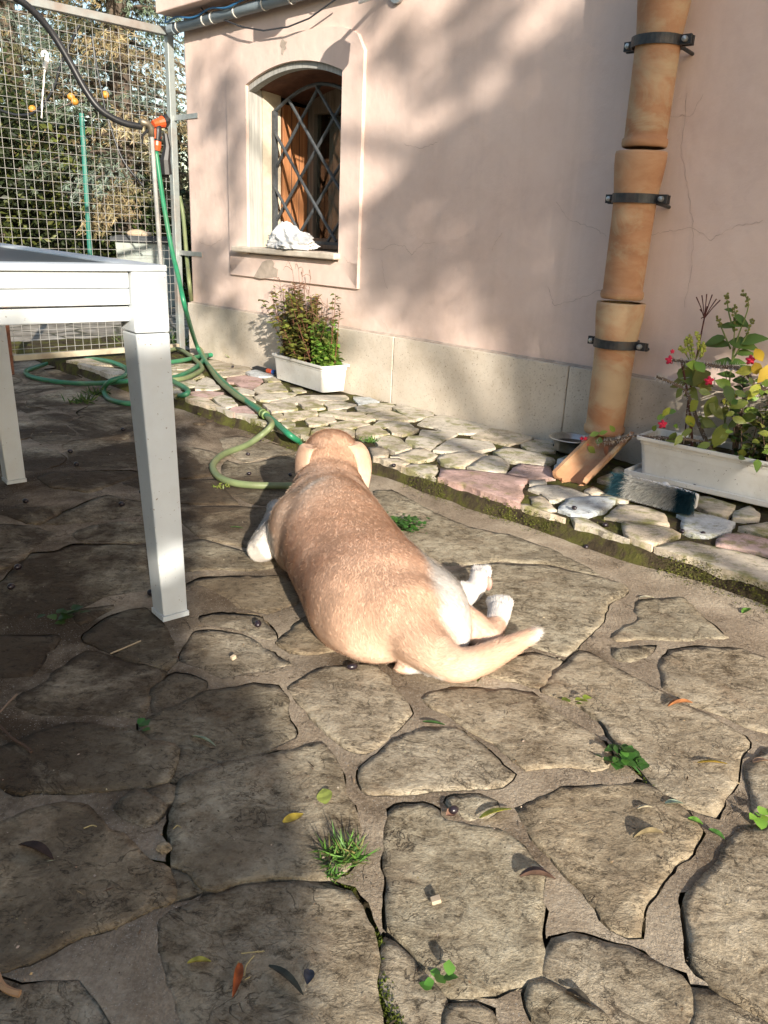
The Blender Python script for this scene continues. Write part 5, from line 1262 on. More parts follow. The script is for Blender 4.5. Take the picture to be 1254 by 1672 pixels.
H1 = [wp(*v) for v in [(1.42, 0.3958, 1.1872), (1.38, 0.4021, 1.0304), (1.32, 0.4158, 0.8783), (1.25, 0.4259, 0.6955)]] + [wp(*v) for v in [(1.15, 0.4517, 0.5615), (1.05, 0.4787, 0.4145)]] + [(-1.1858, 4.9429, 0.13), (-1.034, 4.5569, 0.085), (-0.8061, 3.9705, 0.083), (-0.6397, 3.5961, 0.083), (-0.4987, 3.3062, 0.083), (-0.392, 3.0769, 0.075), (-0.3467, 3.106, 0.035), (-0.3085, 3.0456, 0.02)]
hose('hose', H1, HR, M['hose_green'], 'bright green hose running from the nozzle across the stones to the dog')
cn = np.array((-0.5321, 3.3714, 0.083)); cd_ = np.array((-0.4987, 3.3062, 0.083)) - np.array((-0.5596, 3.4279, 0.083)); cd_ /= np.linalg.norm(cd_); cu_ = np.cross(cd_, (0, 0, 1.)); cu_ /= np.linalg.norm(cu_)
q = MB(); q.lathe([(.013, -.03), (.019, -.028), (.019, -.012), (.0155, -.01), (.0155, .010), (.019, .012), (.019, .028), (.013, .03)], tuple(cn), 14, axis=(cu_, np.cross(cd_, cu_), cd_))
tag(q.build('hose_connector', plain('olive_connector', (.10, .16, .04), .5), loc=tuple(cn)), 'olive ribbed hose connector joining the green hose ends', 'connector')
H2 = [wp(*v) for v in [(1.97, -0.0643, 0.9959), (1.95, -0.073, 0.8825), (1.84, -0.0213, 0.6396), (1.7, 0.0505, 0.4676)]] + [(-1.3018, 5.3641, 0.22), (-1.1779, 5.0019, 0.1), (-0.9387, 4.2746, 0.081), (-0.7256, 3.7554, 0.082), (-0.5829, 3.5051, 0.082), (-0.4966, 3.2921, 0.081), (-0.472, 3.1773, 0.08), (-0.5136, 3.156, 0.04), (-0.5648, 3.0934, 0.013), (-0.621, 2.962, 0.013), (-0.6321, 2.8389, 0.013), (-0.6179, 2.7522, 0.013), (-0.5766, 2.6597, 0.013), (-0.519, 2.6036, 0.013), (-0.4533, 2.5856, 0.013), (-0.3772, 2.5902, 0.013), (-0.3099, 2.6004, 0.013)]
hose('hose', H2, HR, M['hose_olive'], 'faded olive hose looping over the walk edge and under the dog')
H3 = [tuple(p) for p in [(-1.1208, 4.9145, 0.085), (-1.0826, 4.4681, 0.083), (-1.1233, 4.1186, 0.083), (-1.284, 4.0042, 0.083), (-1.4386, 4.0809, 0.05), (-1.6319, 4.171, 0.022), (-1.8001, 4.2352, 0.016), (-1.951, 4.3354, 0.015), (-2.0412, 4.4731, 0.015), (-2.0537, 4.5985, 0.015), (-2.0246, 4.8142, 0.015), (-1.8637, 4.8424, 0.04), (-1.613, 4.5511, 0.084), (-1.4561, 4.3766, 0.084), (-1.3806, 4.2023, 0.086), (-1.3658, 4.0669, 0.084), (-1.41, 4.0281, 0.07), (-1.463, 4.0734, 0.025), (-1.4231, 3.964, 0.013), (-1.3379, 3.8285, 0.013), (-1.2178, 3.7769, 0.014), (-1.0903, 3.8606, 0.03), (-0.9735, 3.759, 0.07), (-0.9607, 3.7915, 0.082), (-1.0066, 3.8926, 0.082), (-1.1077, 3.9823, 0.104)]]
hose('hose', H3, HR, M['hose_mix'], 'weathered green hose lying in wide loops by the table legs')
H4 = [tuple(p) for p in [(-1.3518, 4.1511, 0.083), (-1.4521, 4.4485, 0.083), (-1.4205, 4.5465, 0.083), (-1.2904, 4.5784, 0.084), (-1.2065, 4.6899, 0.085), (-1.1432, 4.8818, 0.085), (-1.0622, 4.9729, 0.083)]]
hose('hose', H4, HR, M['hose_green'], 'short bright green hose end lying against the plinth by the gate')
H5 = [tuple(p) for p in [(-1.3601, 4.7534, 0.083), (-1.382, 5.0243, 0.084), (-1.3419, 5.1062, 0.086), (-1.1949, 4.8196, 0.088), (-1.0669, 4.5188, 0.086), (-1.0315, 4.3508, 0.084), (-1.0612, 4.1107, 0.084), (-1.1559, 4.0197, 0.083)]]
hose('hose', H5, HR, M['hose_olive'], 'faded olive hose coiled around the foot of the standpipe')

# little things on the gate
q = MB()
q.tube(smooth_path([wp(*v) for v in [(1.86, 0.7693, 1.6158), (1.86, 0.7708, 1.6323), (1.86, 0.7571, 1.6428), (1.86, 0.7456, 1.6307), (1.86, 0.7519, 1.5989), (1.86, 0.7649, 1.5631)]]), [.008 + .004 * (i > 20) for i in range(31)], 8)
q.tube(smooth_path([wp(*v) for v in [(1.86, 0.7654, 1.5574), (1.86, 0.7792, 1.4817), (1.86, 0.7927, 1.4083), (1.86, 0.804, 1.3259)]], 4), [.0035 + .003 * ((i * 7) % 3 == 0) for i in range(13)], 5)
tag(q.build('hook', M['tie'], loc=wp(*(1.86, 0.7648, 1.5969)), smooth=True), 'white plastic hook with a frayed string hanging on the gate mesh', 'hook')

# ------------------------------------------------------------------ planters
def trough(name, label, c, ax_, L0, W0_, L1, W1_, z0, z1, mat, soil_drop=.022):
    ax_ = np.array(ax_, float); ax_ /= np.linalg.norm(ax_); ay = np.array([-ax_[1], ax_[0], 0])
    t = thing(name, label, 'planter', (c[0], c[1], z0))
    def rect(l, w, z, r=.018):
        out = []
        for cx, cy, a0 in ((1, 1, 0), (-1, 1, 90), (-1, -1, 180), (1, -1, 270)):
            for k in range(4):
                a = R(a0 + 30 * k); out.append(np.array([c[0], c[1], z]) + ax_ * (cx * (l / 2 - r) + r * math.cos(a)) + ay * (cy * (w / 2 - r) + r * math.sin(a)))
        return out
    H = z1 - z0
    lv = [rect(L0, W0_, z0), rect(L0 + (L1 - L0) * .80, W0_ + (W1_ - W0_) * .80, z0 + H * .80), rect(L0 + (L1 - L0) * .80 + .006, W0_ + (W1_ - W0_) * .8 + .006, z0 + H * .81), rect(L1, W1_, z1 - .012), rect(L1 + .020, W1_ + .020, z1 - .012), rect(L1 + .022, W1_ + .022, z1 - .001), rect(L1 + .014, W1_ + .014, z1), rect(L1 - .004, W1_ - .004, z1 - .002), rect(L1 - .012, W1_ - .012, z1 - .05)]
    q = MB(); n = 16; vs = [p for l in lv for p in l]
    fs = [tuple(range(n - 1, -1, -1))]
    for i in range(len(lv) - 1):
        for k in range(n): fs.append((i * n + k, i * n + (k + 1) % n, (i + 1) * n + (k + 1) % n, (i + 1) * n + k))
    q.add(vs, fs); q.build('trough', mat, t)
    q = MB(); p = rect(L1 - .01, W1_ - .01, z1 - soil_drop); q.add(p, [tuple(range(16))]); q.build('soil', M['soil'], t)
    return t, ax_, ay
p1c = np.array(wp(.505, .088, 0)); p1a = np.array(wp(.27, .115, 0)) - np.array(wp(.74, .062, 0))
pl1, p1x, p1y = trough('planter', 'white plastic trough planter under the arched window', p1c, p1a, .455, .135, .475, .155, WZ + .004, WZ + .138, M['white_plastic'])
p2c = np.array(wp(-1.745, .120, 0)); p2a = np.array(wp(-2.0, .10, 0)) - np.array(wp(-1.4, .145, 0))
pl2, p2x, p2y = trough('planter', 'speckled white trough planter on its saucer at the right edge', p2c, p2a, .585, .125, .615, .165, WZ + .012, WZ + .147, M['white_plastic'])
q = MB(); c_ = p2c + np.array([0, 0, WZ + .009])
for s_, w in ((1, 1), (-1, 1)):
    q.box(c_ + p2y * s_ * .098 + np.array([0, 0, .006]), (.66, .006, .018), (p2x, p2y, ZZ))
for s_ in (1, -1): q.box(c_ + p2x * s_ * .333 + np.array([0, 0, .006]), (.006, .202, .018), (p2x, p2y, ZZ))
q.box(c_ - np.array([0, 0, .0035]), (.66, .19, .005), (p2x, p2y, ZZ))
tag(q.build('saucer', M['white_plastic'], loc=tuple(c_), bevel=.002), 'long white drip saucer under the speckled planter', 'saucer')

# ------------------------------------------------------------------ plants
def leafy(name, label, base, stems, leaf_len, leaf_w, cols, n_leaf, group=None, stemcol=(.16, .07, .04), stem_r=.0028, mat='leaf', fold=.3, droop=.15, lo=.15, tips=None, cat='plant', heart=.42):
    """stems: list of polylines; leaves scattered along their upper part"""
    t = thing(name, label, cat, tuple(base), group)
    q = MB()
    for p in stems:
        m = len(p); q.tube(p, [stem_r * (1 - .6 * i / (m - 1)) for i in range(m)], 5, False, stemcol)
    q.build('stem', M['stem'], t)
    P, D, U, Ls, C = [], [], [], [], []
    for _ in range(n_leaf):
        p = stems[RNG.integers(len(stems))]; u = lo + (1 - lo) * RNG.random()
        f = u * (len(p) - 1); i = min(int(f), len(p) - 2); a = np.array(p[i]) + (np.array(p[i + 1]) - np.array(p[i])) * (f - i)
        d = rdir(1, -.25, .6)[0]; P.append(a + d * .004); D.append(d); U.append(np.array([0, 0, 1.]) + rdir(1)[0] * .5)
        Ls.append(leaf_len * RNG.uniform(.5, 1.15) * (1.1 - .45 * u))
        C.append(cols[RNG.integers(len(cols))])
    Ls = np.array(Ls)
    V, F = leaves_hi(P, D, U, Ls, Ls * leaf_w, fold, droop)
    o = npmesh('foliage', V, F, M[mat], t, tuple(base), np.repeat(jit(C, len(C), .3), 14, 0), True)
    return t, o
def stem_line(b0, d, L, bend=.3, n=6):
    p = np.array(b0, float); d = np.array(d, float); out = [tuple(p)]
    for i in range(n - 1):
        d = d + rdir(1)[0] * bend * .25 + np.array([0, 0, .08]); d /= np.linalg.norm(d)
        p = p + d * L / (n - 1); out.append(tuple(p))
    return out
GRN = [(.075, .13, .025), (.05, .10, .02), (.14, .18, .035), (.22, .24, .05)]
YEL = [(.24, .23, .05), (.16, .17, .035), (.10, .12, .03), (.28, .24, .06), (.12, .09, .035)]
zt = WZ + .118
# under the window: an olive brown mint mass, a bright green clump, dry seed stalks
b0 = p1c - p1x * .07; st = []
for i in range(60):
    o_ = p1c + p1x * RNG.uniform(-.215, .12) + p1y * RNG.uniform(-.06, .05); st.append(stem_line((o_[0], o_[1], zt), (RNG.normal(0, .27), RNG.normal(0, .24), 1), RNG.uniform(.16, .40)))
leafy('mint_plant', 'tall reddish green mint filling most of the window planter', (b0[0], b0[1], zt), st, .044, .40, YEL + [(.22, .25, .055), (.19, .22, .05), (.16, .14, .05)], 2300, stemcol=(.13, .055, .035), lo=.08)
b0 = p1c + p1x * .15; st = []
for i in range(22):
    o_ = p1c + p1x * RNG.uniform(.08, .215) + p1y * RNG.uniform(-.06, .05); st.append(stem_line((o_[0], o_[1], zt), (RNG.normal(0, .3), RNG.normal(0, .3), 1), RNG.uniform(.08, .25)))
leafy('lemon_balm', 'bright green lemon balm at the right end of the window planter', (b0[0], b0[1], zt), st, .036, .5, [(.12, .24, .035), (.16, .30, .045), (.09, .18, .03), (.22, .32, .06)], 900, stemcol=(.10, .12, .03), lo=.1)
b0 = p1c - p1x * .04; t = thing('seed_stalks', 'dry brown curling seed stalks standing above the mint', 'plant', (b0[0], b0[1], zt)); q = MB()
for i in range(17):
    o_ = p1c + p1x * RNG.uniform(-.22, .20) + p1y * RNG.uniform(-.05, .05); h = RNG.uniform(.28, .47) * (1 if o_ @ p1x < p1c @ p1x + .1 else .8)
    pth = stem_line((o_[0], o_[1], zt), (RNG.normal(0, .10), RNG.normal(0, .10), 1), h); q.tube(pth, [.002 - .0012 * j / 5 for j in range(6)], 4, False, (.15, .075, .05))
    for k in range(RNG.integers(3, 8)):
        e = np.array(pth[-1 - (k % 2)]); d = rdir(1, .2, 1)[0]; L = RNG.uniform(.03, .07)
        q.tube([tuple(e), tuple(e + d * L * .6), tuple(e + d * L + np.array([0, 0, -.012])), tuple(e + d * L * 1.25 + np.array([0, 0, -.04 * L / .05]))], [.0013, .0012, .001, .0007], 4, False, (.20, .11, .07))
q.build('stalk', M['stem'], t)
pb = p1c + p1x * .19
st = [stem_line((pb[0], pb[1], zt), (.05, -.03, 1), .36, .2), stem_line((pb[0] + .02, pb[1], zt), (.12, 0, 1), .28, .2)]
leafy('sprig', 'thin dark stem with a leaf rosette at the right of the window planter', (pb[0], pb[1], zt), st, .045, .36, [(.10, .08, .03), (.12, .14, .03)], 26, lo=.75)

# right planter: crown of thorns, basil gone to seed, shrub in its shade
z2 = WZ + .125
ct_c = p2c + p2x * .10
ct = thing('crown_of_thorns', 'thorny crown of thorns with red flowers sprawling from the right planter', 'plant', (ct_c[0], ct_c[1], z2))
def thorny(path, r, col=(.13, .095, .07), nth=150, tl=.013):
    q = MB(); P = smooth_path(path, 6); m = len(P)
    q.tube(P, [r * (1 - .35 * i / (m - 1)) for i in range(m)], 7, True, col)
    for k in range(nth):
        i = RNG.integers(0, m - 1); a = P[i] + (P[i + 1] - P[i]) * RNG.random(); t = P[i + 1] - P[i]; t /= np.linalg.norm(t)
        d = rdir(1)[0]; d = d - t * (d @ t); d /= np.linalg.norm(d); w = np.cross(d, t) * .0014
        e = a + d * r * .8; f = tl * RNG.uniform(.5, 1.2)
        q.add([e - w, e + w, e + t * .0022, e + d * f], [(0, 1, 3), (1, 2, 3), (2, 0, 3)], (.55, .50, .46))
    return q.build('thorny_stem', M['stem'], ct)
TH = [[(-1.7285, 0.1, 0.1946), (-1.727, 0.12, 0.301), (-1.7293, 0.13, 0.3635), (-1.7731, 0.14, 0.4116), (-1.8407, 0.14, 0.4515)],
      [(-1.7731, 0.14, 0.4116), (-1.7265, 0.15, 0.4736), (-1.645, 0.17, 0.4771), (-1.5667, 0.18, 0.4788), (-1.5032, 0.19, 0.4788)],
      [(-1.6621, 0.14, 0.1968), (-1.6088, 0.15, 0.2821), (-1.5582, 0.17, 0.3792), (-1.5026, 0.2, 0.4102), (-1.4614, 0.2, 0.4183)],
      [(-1.6494, 0.17, 0.226), (-1.5776, 0.2, 0.228), (-1.507, 0.21, 0.2169), (-1.4219, 0.22, 0.2072), (-1.3433, 0.22, 0.1731), (-1.2893, 0.23, 0.1587)],
      [(-1.5957, 0.13, 0.1807), (-1.575, 0.13, 0.2729), (-1.5488, 0.14, 0.3745), (-1.5036, 0.13, 0.4806)]]
for i, pth in enumerate(TH): thorny([wp(*v) for v in pth], .011 if i == 0 else .0075 if i < 3 else .0055, (.15, .11, .08) if i != 4 else (.12, .05, .035), [60, 330, 150, 210, 40][i], .015)
def flower(c, r=.017):
    q = MB(); c = np.array(c)
    for k in range(5):
        a = k * math.pi * .4 + .4; d = np.array([math.cos(a), .2, math.sin(a)]); d /= np.linalg.norm(d)
        q.ell(c + d * r * .5, (r * .72, r * .42, r * .72), (d, np.cross(d, (0, 1., 0)), (0, 1., 0)), 8, 5)
    return q.build('flower', M['petal'], ct, smooth=True)
for v in [(-1.6424, 0.2, 0.4319), (-1.5193, 0.22, 0.2675), (-1.4947, 0.19, 0.4777), (-1.7487, 0.17, 0.511)]: flower(wp(*v), .014)
for v in [(-1.2379, 0.235, 0.1485), (-1.2435, 0.235, 0.1635), (-1.2285, 0.235, 0.1603), (-1.252, 0.235, 0.1401), (-1.4985, 0.19, 0.5065)]: flower(wp(*v), .007)
P, D, U, L, C = [], [], [], [], []
LV = [((-1.6051, 0.2, 0.292), 26, 0), ((-1.6615, 0.2, 0.3494), 34, 1), ((-1.6835, 0.19, 0.3381), 34, 1), ((-1.6998, 0.18, 0.2587), 40, 1), ((-1.6601, 0.2, 0.2203), 22, 1), ((-1.6884, 0.2, 0.2016), 20, 1), ((-1.7734, 0.18, 0.4924), 30, 2), ((-1.8007, 0.17, 0.4766), 32, 2), ((-1.7419, 0.19, 0.4792), 24, 0), ((-1.7754, 0.18, 0.5304), 26, 2), ((-1.6095, 0.2, 0.3502), 30, 0), ((-1.551, 0.2, 0.3811), 22, 1), ((-1.6368, 0.2, 0.3952), 20, 1), ((-1.525, 0.22, 0.3126), 18, 0), ((-1.5106, 0.22, 0.2932), 16, 3), ((-1.5415, 0.21, 0.3145), 16, 3), ((-1.4914, 0.22, 0.2472), 14, 3), ((-1.6068, 0.2, 0.4701), 26, 3), ((-1.5812, 0.2, 0.4744), 28, 3), ((-1.699, 0.17, 0.4025), 30, 1), ((-1.7351, 0.17, 0.369), 28, 1), ((-1.6742, 0.17, 0.4282), 26, 3), ((-1.6521, 0.18, 0.2943), 24, 1), ((-1.5949, 0.2, 0.2526), 18, 1), ((-1.3037, 0.235, 0.167), 20, 3), ((-1.2803, 0.235, 0.1892), 18, 3), ((-1.3327, 0.235, 0.1394), 20, 4), ((-1.3111, 0.235, 0.2), 14, 3), ((-1.3421, 0.23, 0.2188), 16, 3), ((-1.2768, 0.235, 0.1271), 18, 1), ((-1.7288, 0.15, 0.3053), 26, 1), ((-1.7728, 0.15, 0.3338), 28, 1), ((-1.7712, 0.16, 0.4134), 26, 0)]
PAL = [(.34, .36, .05), (.17, .21, .04), (.55, .36, .05), (.16, .26, .04), (.45, .20, .12)]
for v, Lp, k in LV:
    e = np.array(wp(*v)); d = rdir(1, -.95, -.1)[0] if k != 3 else rdir(1, -.2, .7)[0]; d[1] *= .5
    P.append(e - d * Lp * .0012); D.append(d); U.append(np.array([-.4, -1, .5]) + rdir(1)[0] * .35); L.append(Lp * .0026 * .85); C.append(PAL[k])
for _ in range(150):
    s_, z_ = RNG.uniform(-2.02, -1.52), RNG.uniform(.20, .50)
    if z_ > .20 + (-1.48 - s_) * .9: continue
    d = rdir(1, -.8, .5)[0]; P.append(np.array(wp(s_, RNG.uniform(.06, .24), z_))); D.append(d); U.append(np.array([-.4, -1, .5]) + rdir(1)[0] * .5); L.append(RNG.uniform(.025, .055)); C.append(PAL[[0, 1, 1, 3, 1][RNG.integers(5)]])
P = np.array(P); L = np.array(L); V, F = leaves_hi(P, D, U, L, L * .27, .22, .12)
npmesh('foliage', V, F, M['thick_leaf'], ct, tuple(ct.location), np.repeat(jit(C, len(C), .22), 14, 0), True)
# basil with flower spikes
bs_c = p2c - p2x * .08
bs = thing('basil', 'tall pale green basil gone to seed in the right planter', 'plant', (bs_c[0], bs_c[1], z2)); q = MB()
PTH = [[(-1.6809, 0.1, 0.2266), (-1.6708, 0.1, 0.3702), (-1.6627, 0.1, 0.49), (-1.6508, 0.1, 0.6063), (-1.6382, 0.1, 0.6628)], [(-1.6627, 0.1, 0.49), (-1.6678, 0.1, 0.5693), (-1.6826, 0.1, 0.6668), (-1.6575, 0.1, 0.7063)], [(-1.6505, 0.1, 0.5868), (-1.624, 0.1, 0.6423), (-1.6055, 0.1, 0.6983)], [(-1.6627, 0.1, 0.49), (-1.689, 0.1, 0.5621), (-1.703, 0.1, 0.6214)], [(-1.6515, 0.1, 0.5281), (-1.6149, 0.1, 0.5829), (-1.5917, 0.1, 0.6196)]]
tipP, tipC = [], []
for pth in PTH:
    pp = smooth_path([wp(*v) for v in pth], 5); q.tube(pp, [.0032 * (1 - .6 * i / len(pp)) for i in range(len(pp))], 5, False, (.16, .20, .06))
    for i in range(len(pp) * 2 // 3, len(pp)):
        for k in range(3): tipP.append(np.array(pp[i]) + rdir(1)[0] * .007)
q.build('stem', M['stem'], bs)
q = MB()
for e in tipP: q.ell(e, (.0045, .0045, .004), None, 5, 4, tuple(jit([(.17, .17, .05)], 1)[0]))
q.build('seed_spike', M['stem'], bs, kind='stuff')
LV = [((-1.6019, 0.1, 0.5418), 34, -1), ((-1.6908, 0.1, 0.5526), 38, 1), ((-1.7166, 0.1, 0.5712), 36, 1), ((-1.6212, 0.1, 0.6031), 26, -1), ((-1.6599, 0.1, 0.6111), 24, 1), ((-1.6713, 0.1, 0.6238), 24, 1), ((-1.6288, 0.1, 0.4853), 32, -1), ((-1.59, 0.1, 0.5503), 30, -1), ((-1.6223, 0.1, 0.6517), 14, -1), ((-1.7054, 0.1, 0.4762), 24, 1), ((-1.6803, 0.1, 0.4924), 22, 1), ((-1.702, 0.1, 0.5248), 24, 1), ((-1.6521, 0.1, 0.4484), 24, -1), ((-1.703, 0.1, 0.4361), 24, 1)]
P, D, U, L = [], [], [], []
for v, Lp, sg in LV:
    e = np.array(wp(*v)); d = -WD * sg + np.array([0, 0, RNG.uniform(-.25, .3)]) + rdir(1)[0] * .3; d /= np.linalg.norm(d); P.append(e - d * Lp * .0013); D.append(d); U.append(np.array([-.3, -.8, .8])); L.append(Lp * .0026)
L = np.array(L); V, F = leaves_hi(P, D, U, L, L * .22, .25, .2); npmesh('foliage', V, F, M['leaf'], bs, tuple(bs.location), np.repeat(jit([(.10, .17, .035)] * len(P), len(P)), 14, 0), True)
b2 = thing('flowering_basil', 'yellow green flower spikes at the left of the right planter', 'plant', wp(-1.50, .12, z2)); q = MB(); tips = []
for pth in [[(-1.5796, 0.13, 0.2097), (-1.5605, 0.13, 0.3546), (-1.5511, 0.13, 0.4565), (-1.5381, 0.13, 0.5055), (-1.521, 0.13, 0.5539)], [(-1.5511, 0.13, 0.4565), (-1.5613, 0.13, 0.5186), (-1.5443, 0.13, 0.5665)], [(-1.5511, 0.13, 0.4565), (-1.5129, 0.13, 0.5023), (-1.4955, 0.13, 0.5143)], [(-1.549, 0.13, 0.4562), (-1.5731, 0.13, 0.5), (-1.5729, 0.13, 0.5361)], [(-1.5455, 0.13, 0.4761), (-1.5238, 0.13, 0.5138), (-1.5091, 0.13, 0.5484)]]:
    pp = smooth_path([wp(*v) for v in pth], 6); q.tube(pp, .0022, 5, False, (.20, .22, .05))
    for i in range(len(pp) // 2, len(pp)):
        for k in range(4): tips.append(np.array(pp[i]) + rdir(1)[0] * .006)
q.build('stem', M['stem'], b2); q = MB()
for e in tips: q.ell(e, (.0048, .0048, .0042), None, 5, 4, tuple(jit([(.36, .38, .08)], 1)[0]))
q.build('seed_spike', M['stem'], b2, kind='stuff')
LV = [((-1.5336, 0.13, 0.4334), 40), ((-1.5689, 0.13, 0.4284), 40), ((-1.5166, 0.13, 0.4059), 30), ((-1.5837, 0.13, 0.4408), 34), ((-1.5614, 0.14, 0.3766), 26), ((-1.5146, 0.13, 0.4553), 22), ((-1.5984, 0.13, 0.4064), 24)]
P, D, U, L = [], [], [], []
for v, Lp in LV:
    e = np.array(wp(*v)); d = rdir(1, -.7, .1)[0]; P.append(e - d * Lp * .0012); D.append(d); U.append(np.array([-.5, -.8, .6])); L.append(Lp * .0026)
L = np.array(L); V, F = leaves_hi(P, D, U, L, L * .30, .2, .25); npmesh('foliage', V, F, M['leaf'], b2, tuple(b2.location), np.repeat(jit([(.22, .25, .05)] * len(P), len(P)), 14, 0), True)
ds = thing('amaranth', 'dark red branching seed head rising from the right planter', 'plant', wp(-1.54, .08, z2)); q = MB()
bp = [wp(*v) for v in [(-1.5469, 0.09, 0.1969), (-1.5341, 0.09, 0.3458), (-1.5387, 0.09, 0.4927), (-1.5424, 0.09, 0.6143), (-1.5457, 0.09, 0.6541)]]; q.tube(smooth_path(bp, 5), .0026, 5, False, (.09, .03, .025))
for e in [(-1.5031, 0.09, 0.68), (-1.5208, 0.09, 0.6874), (-1.5366, 0.09, 0.6926), (-1.5554, 0.09, 0.6921), (-1.572, 0.09, 0.6799), (-1.5848, 0.09, 0.6771), (-1.5226, 0.09, 0.6421), (-1.532, 0.09, 0.6132)]:
    a = np.array(bp[-1]) if e[2] > .72 else np.array(bp[-2]); d_ = np.array(wp(*e)); q.tube([tuple(a), tuple((a + d_) / 2 + (0, 0, .004)), tuple(d_)], [.0016, .0016, .0022], 5, False, (.10, .035, .03))
q.build('stalk', M['stem'], ds)
st = []
for i in range(26):
    o_ = p2c + p2x * RNG.uniform(.0, .28) + p2y * RNG.uniform(-.05, .03); st.append(stem_line((o_[0], o_[1], z2), (RNG.normal(0, .25), RNG.normal(0, .25), 1), RNG.uniform(.12, .32)))
b0 = p2c + p2x * .15
leafy('dark_shrub', 'dark green leafy shrub massed at the right end of the planter', (b0[0], b0[1], z2), st, .042, .38, [(.03, .06, .015), (.05, .08, .02), (.10, .13, .03), (.20, .20, .05)], 620, stemcol=(.07, .045, .03), lo=.1)

# ------------------------------------------------------------------ small things
q = MB(); bc = np.array(wp(-1.105, .100, WZ + .002))
q.lathe([(0, 0), (.062, 0), (.062, .003), (.073, .046), (.087, .0485), (.088, .0505), (.085, .052), (.070, .050), (.060, .008), (0, .006)], tuple(bc), 36)
bw = q.build('bowl', M['steel'], loc=tuple(bc), smooth=True); tag(bw, 'steel pet bowl beside the foot of the downpipe', 'bowl')
q = MB(); q.lathe([(0, .030), (.066, .030)], tuple(bc), 24); q.build('water', M['water'], bw)
# broom head lying on its side
b0, b1 = np.array((0.7496, 2.5012, 0.067)), np.array((0.9316, 2.3327, 0.067))
bx = (b1 - b0) / np.linalg.norm(b1 - b0); bn = np.array([bx[1], -bx[0], 0]); bn = bn if bn[1] < 0 else -bn
Lb = np.linalg.norm(b1 - b0); bd = bn * .78 + np.array([0, 0, .10]); bd /= np.linalg.norm(bd)
br = thing('broom_head', 'white broom head with blue tipped bristles lying near the planter', 'broom head', tuple((b0 + b1) / 2))
q = MB(); cb = (b0 + b1) / 2 - bn * .040 + np.array([0, 0, .030]); vs = []; n = 14
for e in (-.008, .008):
    for k in range(2 * n):
        a = math.pi * 2 * k / (2 * n); u = max(-1, min(1, 1.25 * math.cos(a)))
        vs.append(cb + bx * (Lb / 2 + .006) * u + np.array([0, 0, 1.]) * .030 * (math.copysign(abs(math.sin(a)) ** .5, math.sin(a))) + bn * e)
q.add(vs, [tuple(range(2 * n - 1, -1, -1)), tuple(range(2 * n, 4 * n))] + [(k, (k + 1) % (2 * n), 2 * n + (k + 1) % (2 * n), 2 * n + k) for k in range(2 * n)])
q.tube([tuple(cb - bn * .02), tuple(cb - bn * .055 + np.array([0, 0, .012]))], .014, 10); q.build('back', M['brush_back'], br, bevel=.003)
for nm, lo_, hi_, colr in (('bristle', 0, .17, (.035, .105, .140)), ('bristle', .17, .80, (.80, .79, .74)), ('bristle', .80, 1, (.035, .105, .140))):
    m = int(9000 * (hi_ - lo_)); u = RNG.uniform(lo_, hi_, m); w = RNG.uniform(-.024, .024, m)
    P = cb + bx * ((u - .5) * Lb)[:, None] + np.array([0, 0, 1.]) * w[:, None] + bn * .009
    clump = np.stack([np.sin(u * 210 + w * 400), np.cos(u * 170), np.sin(w * 500 + u * 90)], 1) * .15
    D = bd + clump + bx * ((u - .5) * .5)[:, None] + rdir(m) * .16 + np.array([0, 0, 1.]) * (w * 14)[:, None]
    L = RNG.uniform(.055, .075, m); V, F = leaves(P, D, rdir(m), L, .0010, .1, .18, .3)
    V[:, 2] = np.maximum(V[:, 2], WZ + .002)
    cc = np.repeat(np.clip(np.array([colr]) * RNG.uniform(.6, 1.2, (m, 1)), 0, .9), 5, 0)
    if lo_ < .5 < hi_: cc[RNG.random(len(cc)) < .12] = (.05, .045, .035)
    npmesh('bristle', V, F, M['bristle'], br, tuple(br.location), cc)['kind'] = 'stuff'
# pruner or knife handle by the planter
pk = thing('secateurs', 'black and orange handled secateurs tucked by the window planter', 'tool', (-0.6782, 4.5039, 0.075))
q = MB(); q.tube([tuple(p) for p in [(-0.7805, 4.5387, 0.082), (-0.7544, 4.549, 0.085), (-0.6951, 4.4798, 0.085), (-0.684, 4.4742, 0.083)]], [.006, .011, .012, .010], 10); q.build('handle', M['black_plastic'], pk, smooth=True)
q = MB(); q.tube([tuple(p) for p in [(-0.684, 4.4742, 0.083), (-0.6519, 4.4414, 0.083)]], .0125, 10); q.build('collar', M['orange_plastic'], pk)
q = MB(); q.tube([tuple(p) for p in [(-0.6519, 4.4414, 0.083), (-0.6368, 4.431, 0.082)]], .0125, 10); q.build('ring', M['blue_plastic'], pk)
q = MB(); q.tube([tuple(p) for p in [(-0.6368, 4.431, 0.082), (-0.5869, 4.3875, 0.078)]], [.009, .004], 8); q.build('blade', M['iron'], pk)
# crumpled bag on the sill
bmx = bmesh.new()
bmesh.ops.create_icosphere(bmx, subdivisions=5, radius=1)
from mathutils import noise as mnoise
c1 = wp(.79, -.01, .735)
for v in bmx.verts:
    p = v.co.copy(); f = 1.25; rg = 0
    for k in range(4):
        # sharp folds: ridged noise, long across the heap
        q1 = Vector((p.x * f * 1.5 + k * 9 + 2, p.y * f, p.z * f * .9 + p.x * .5))
        rg += (.26 - abs(mnoise.noise(q1))) * (.52 / (1 + k * .95)); f *= 2.0
    r = .92 + rg
    u, w, h = p.x * r, p.y * r, p.z * r
    up = .052 + .042 * math.exp(-((u + .22) / .34) ** 2) + .012 * math.exp(-((u - .55) / .3) ** 2)
    x = u * .195; z = max(0.0, (h + .42)) * up; y = w * .070 * (1 + .25 * (z < .02))
    v.co = Vector(wp(.79 - x, -.012 + y, .7335 + z + .0015 * (1 + mnoise.noise(p * 6)))) - Vector(c1)
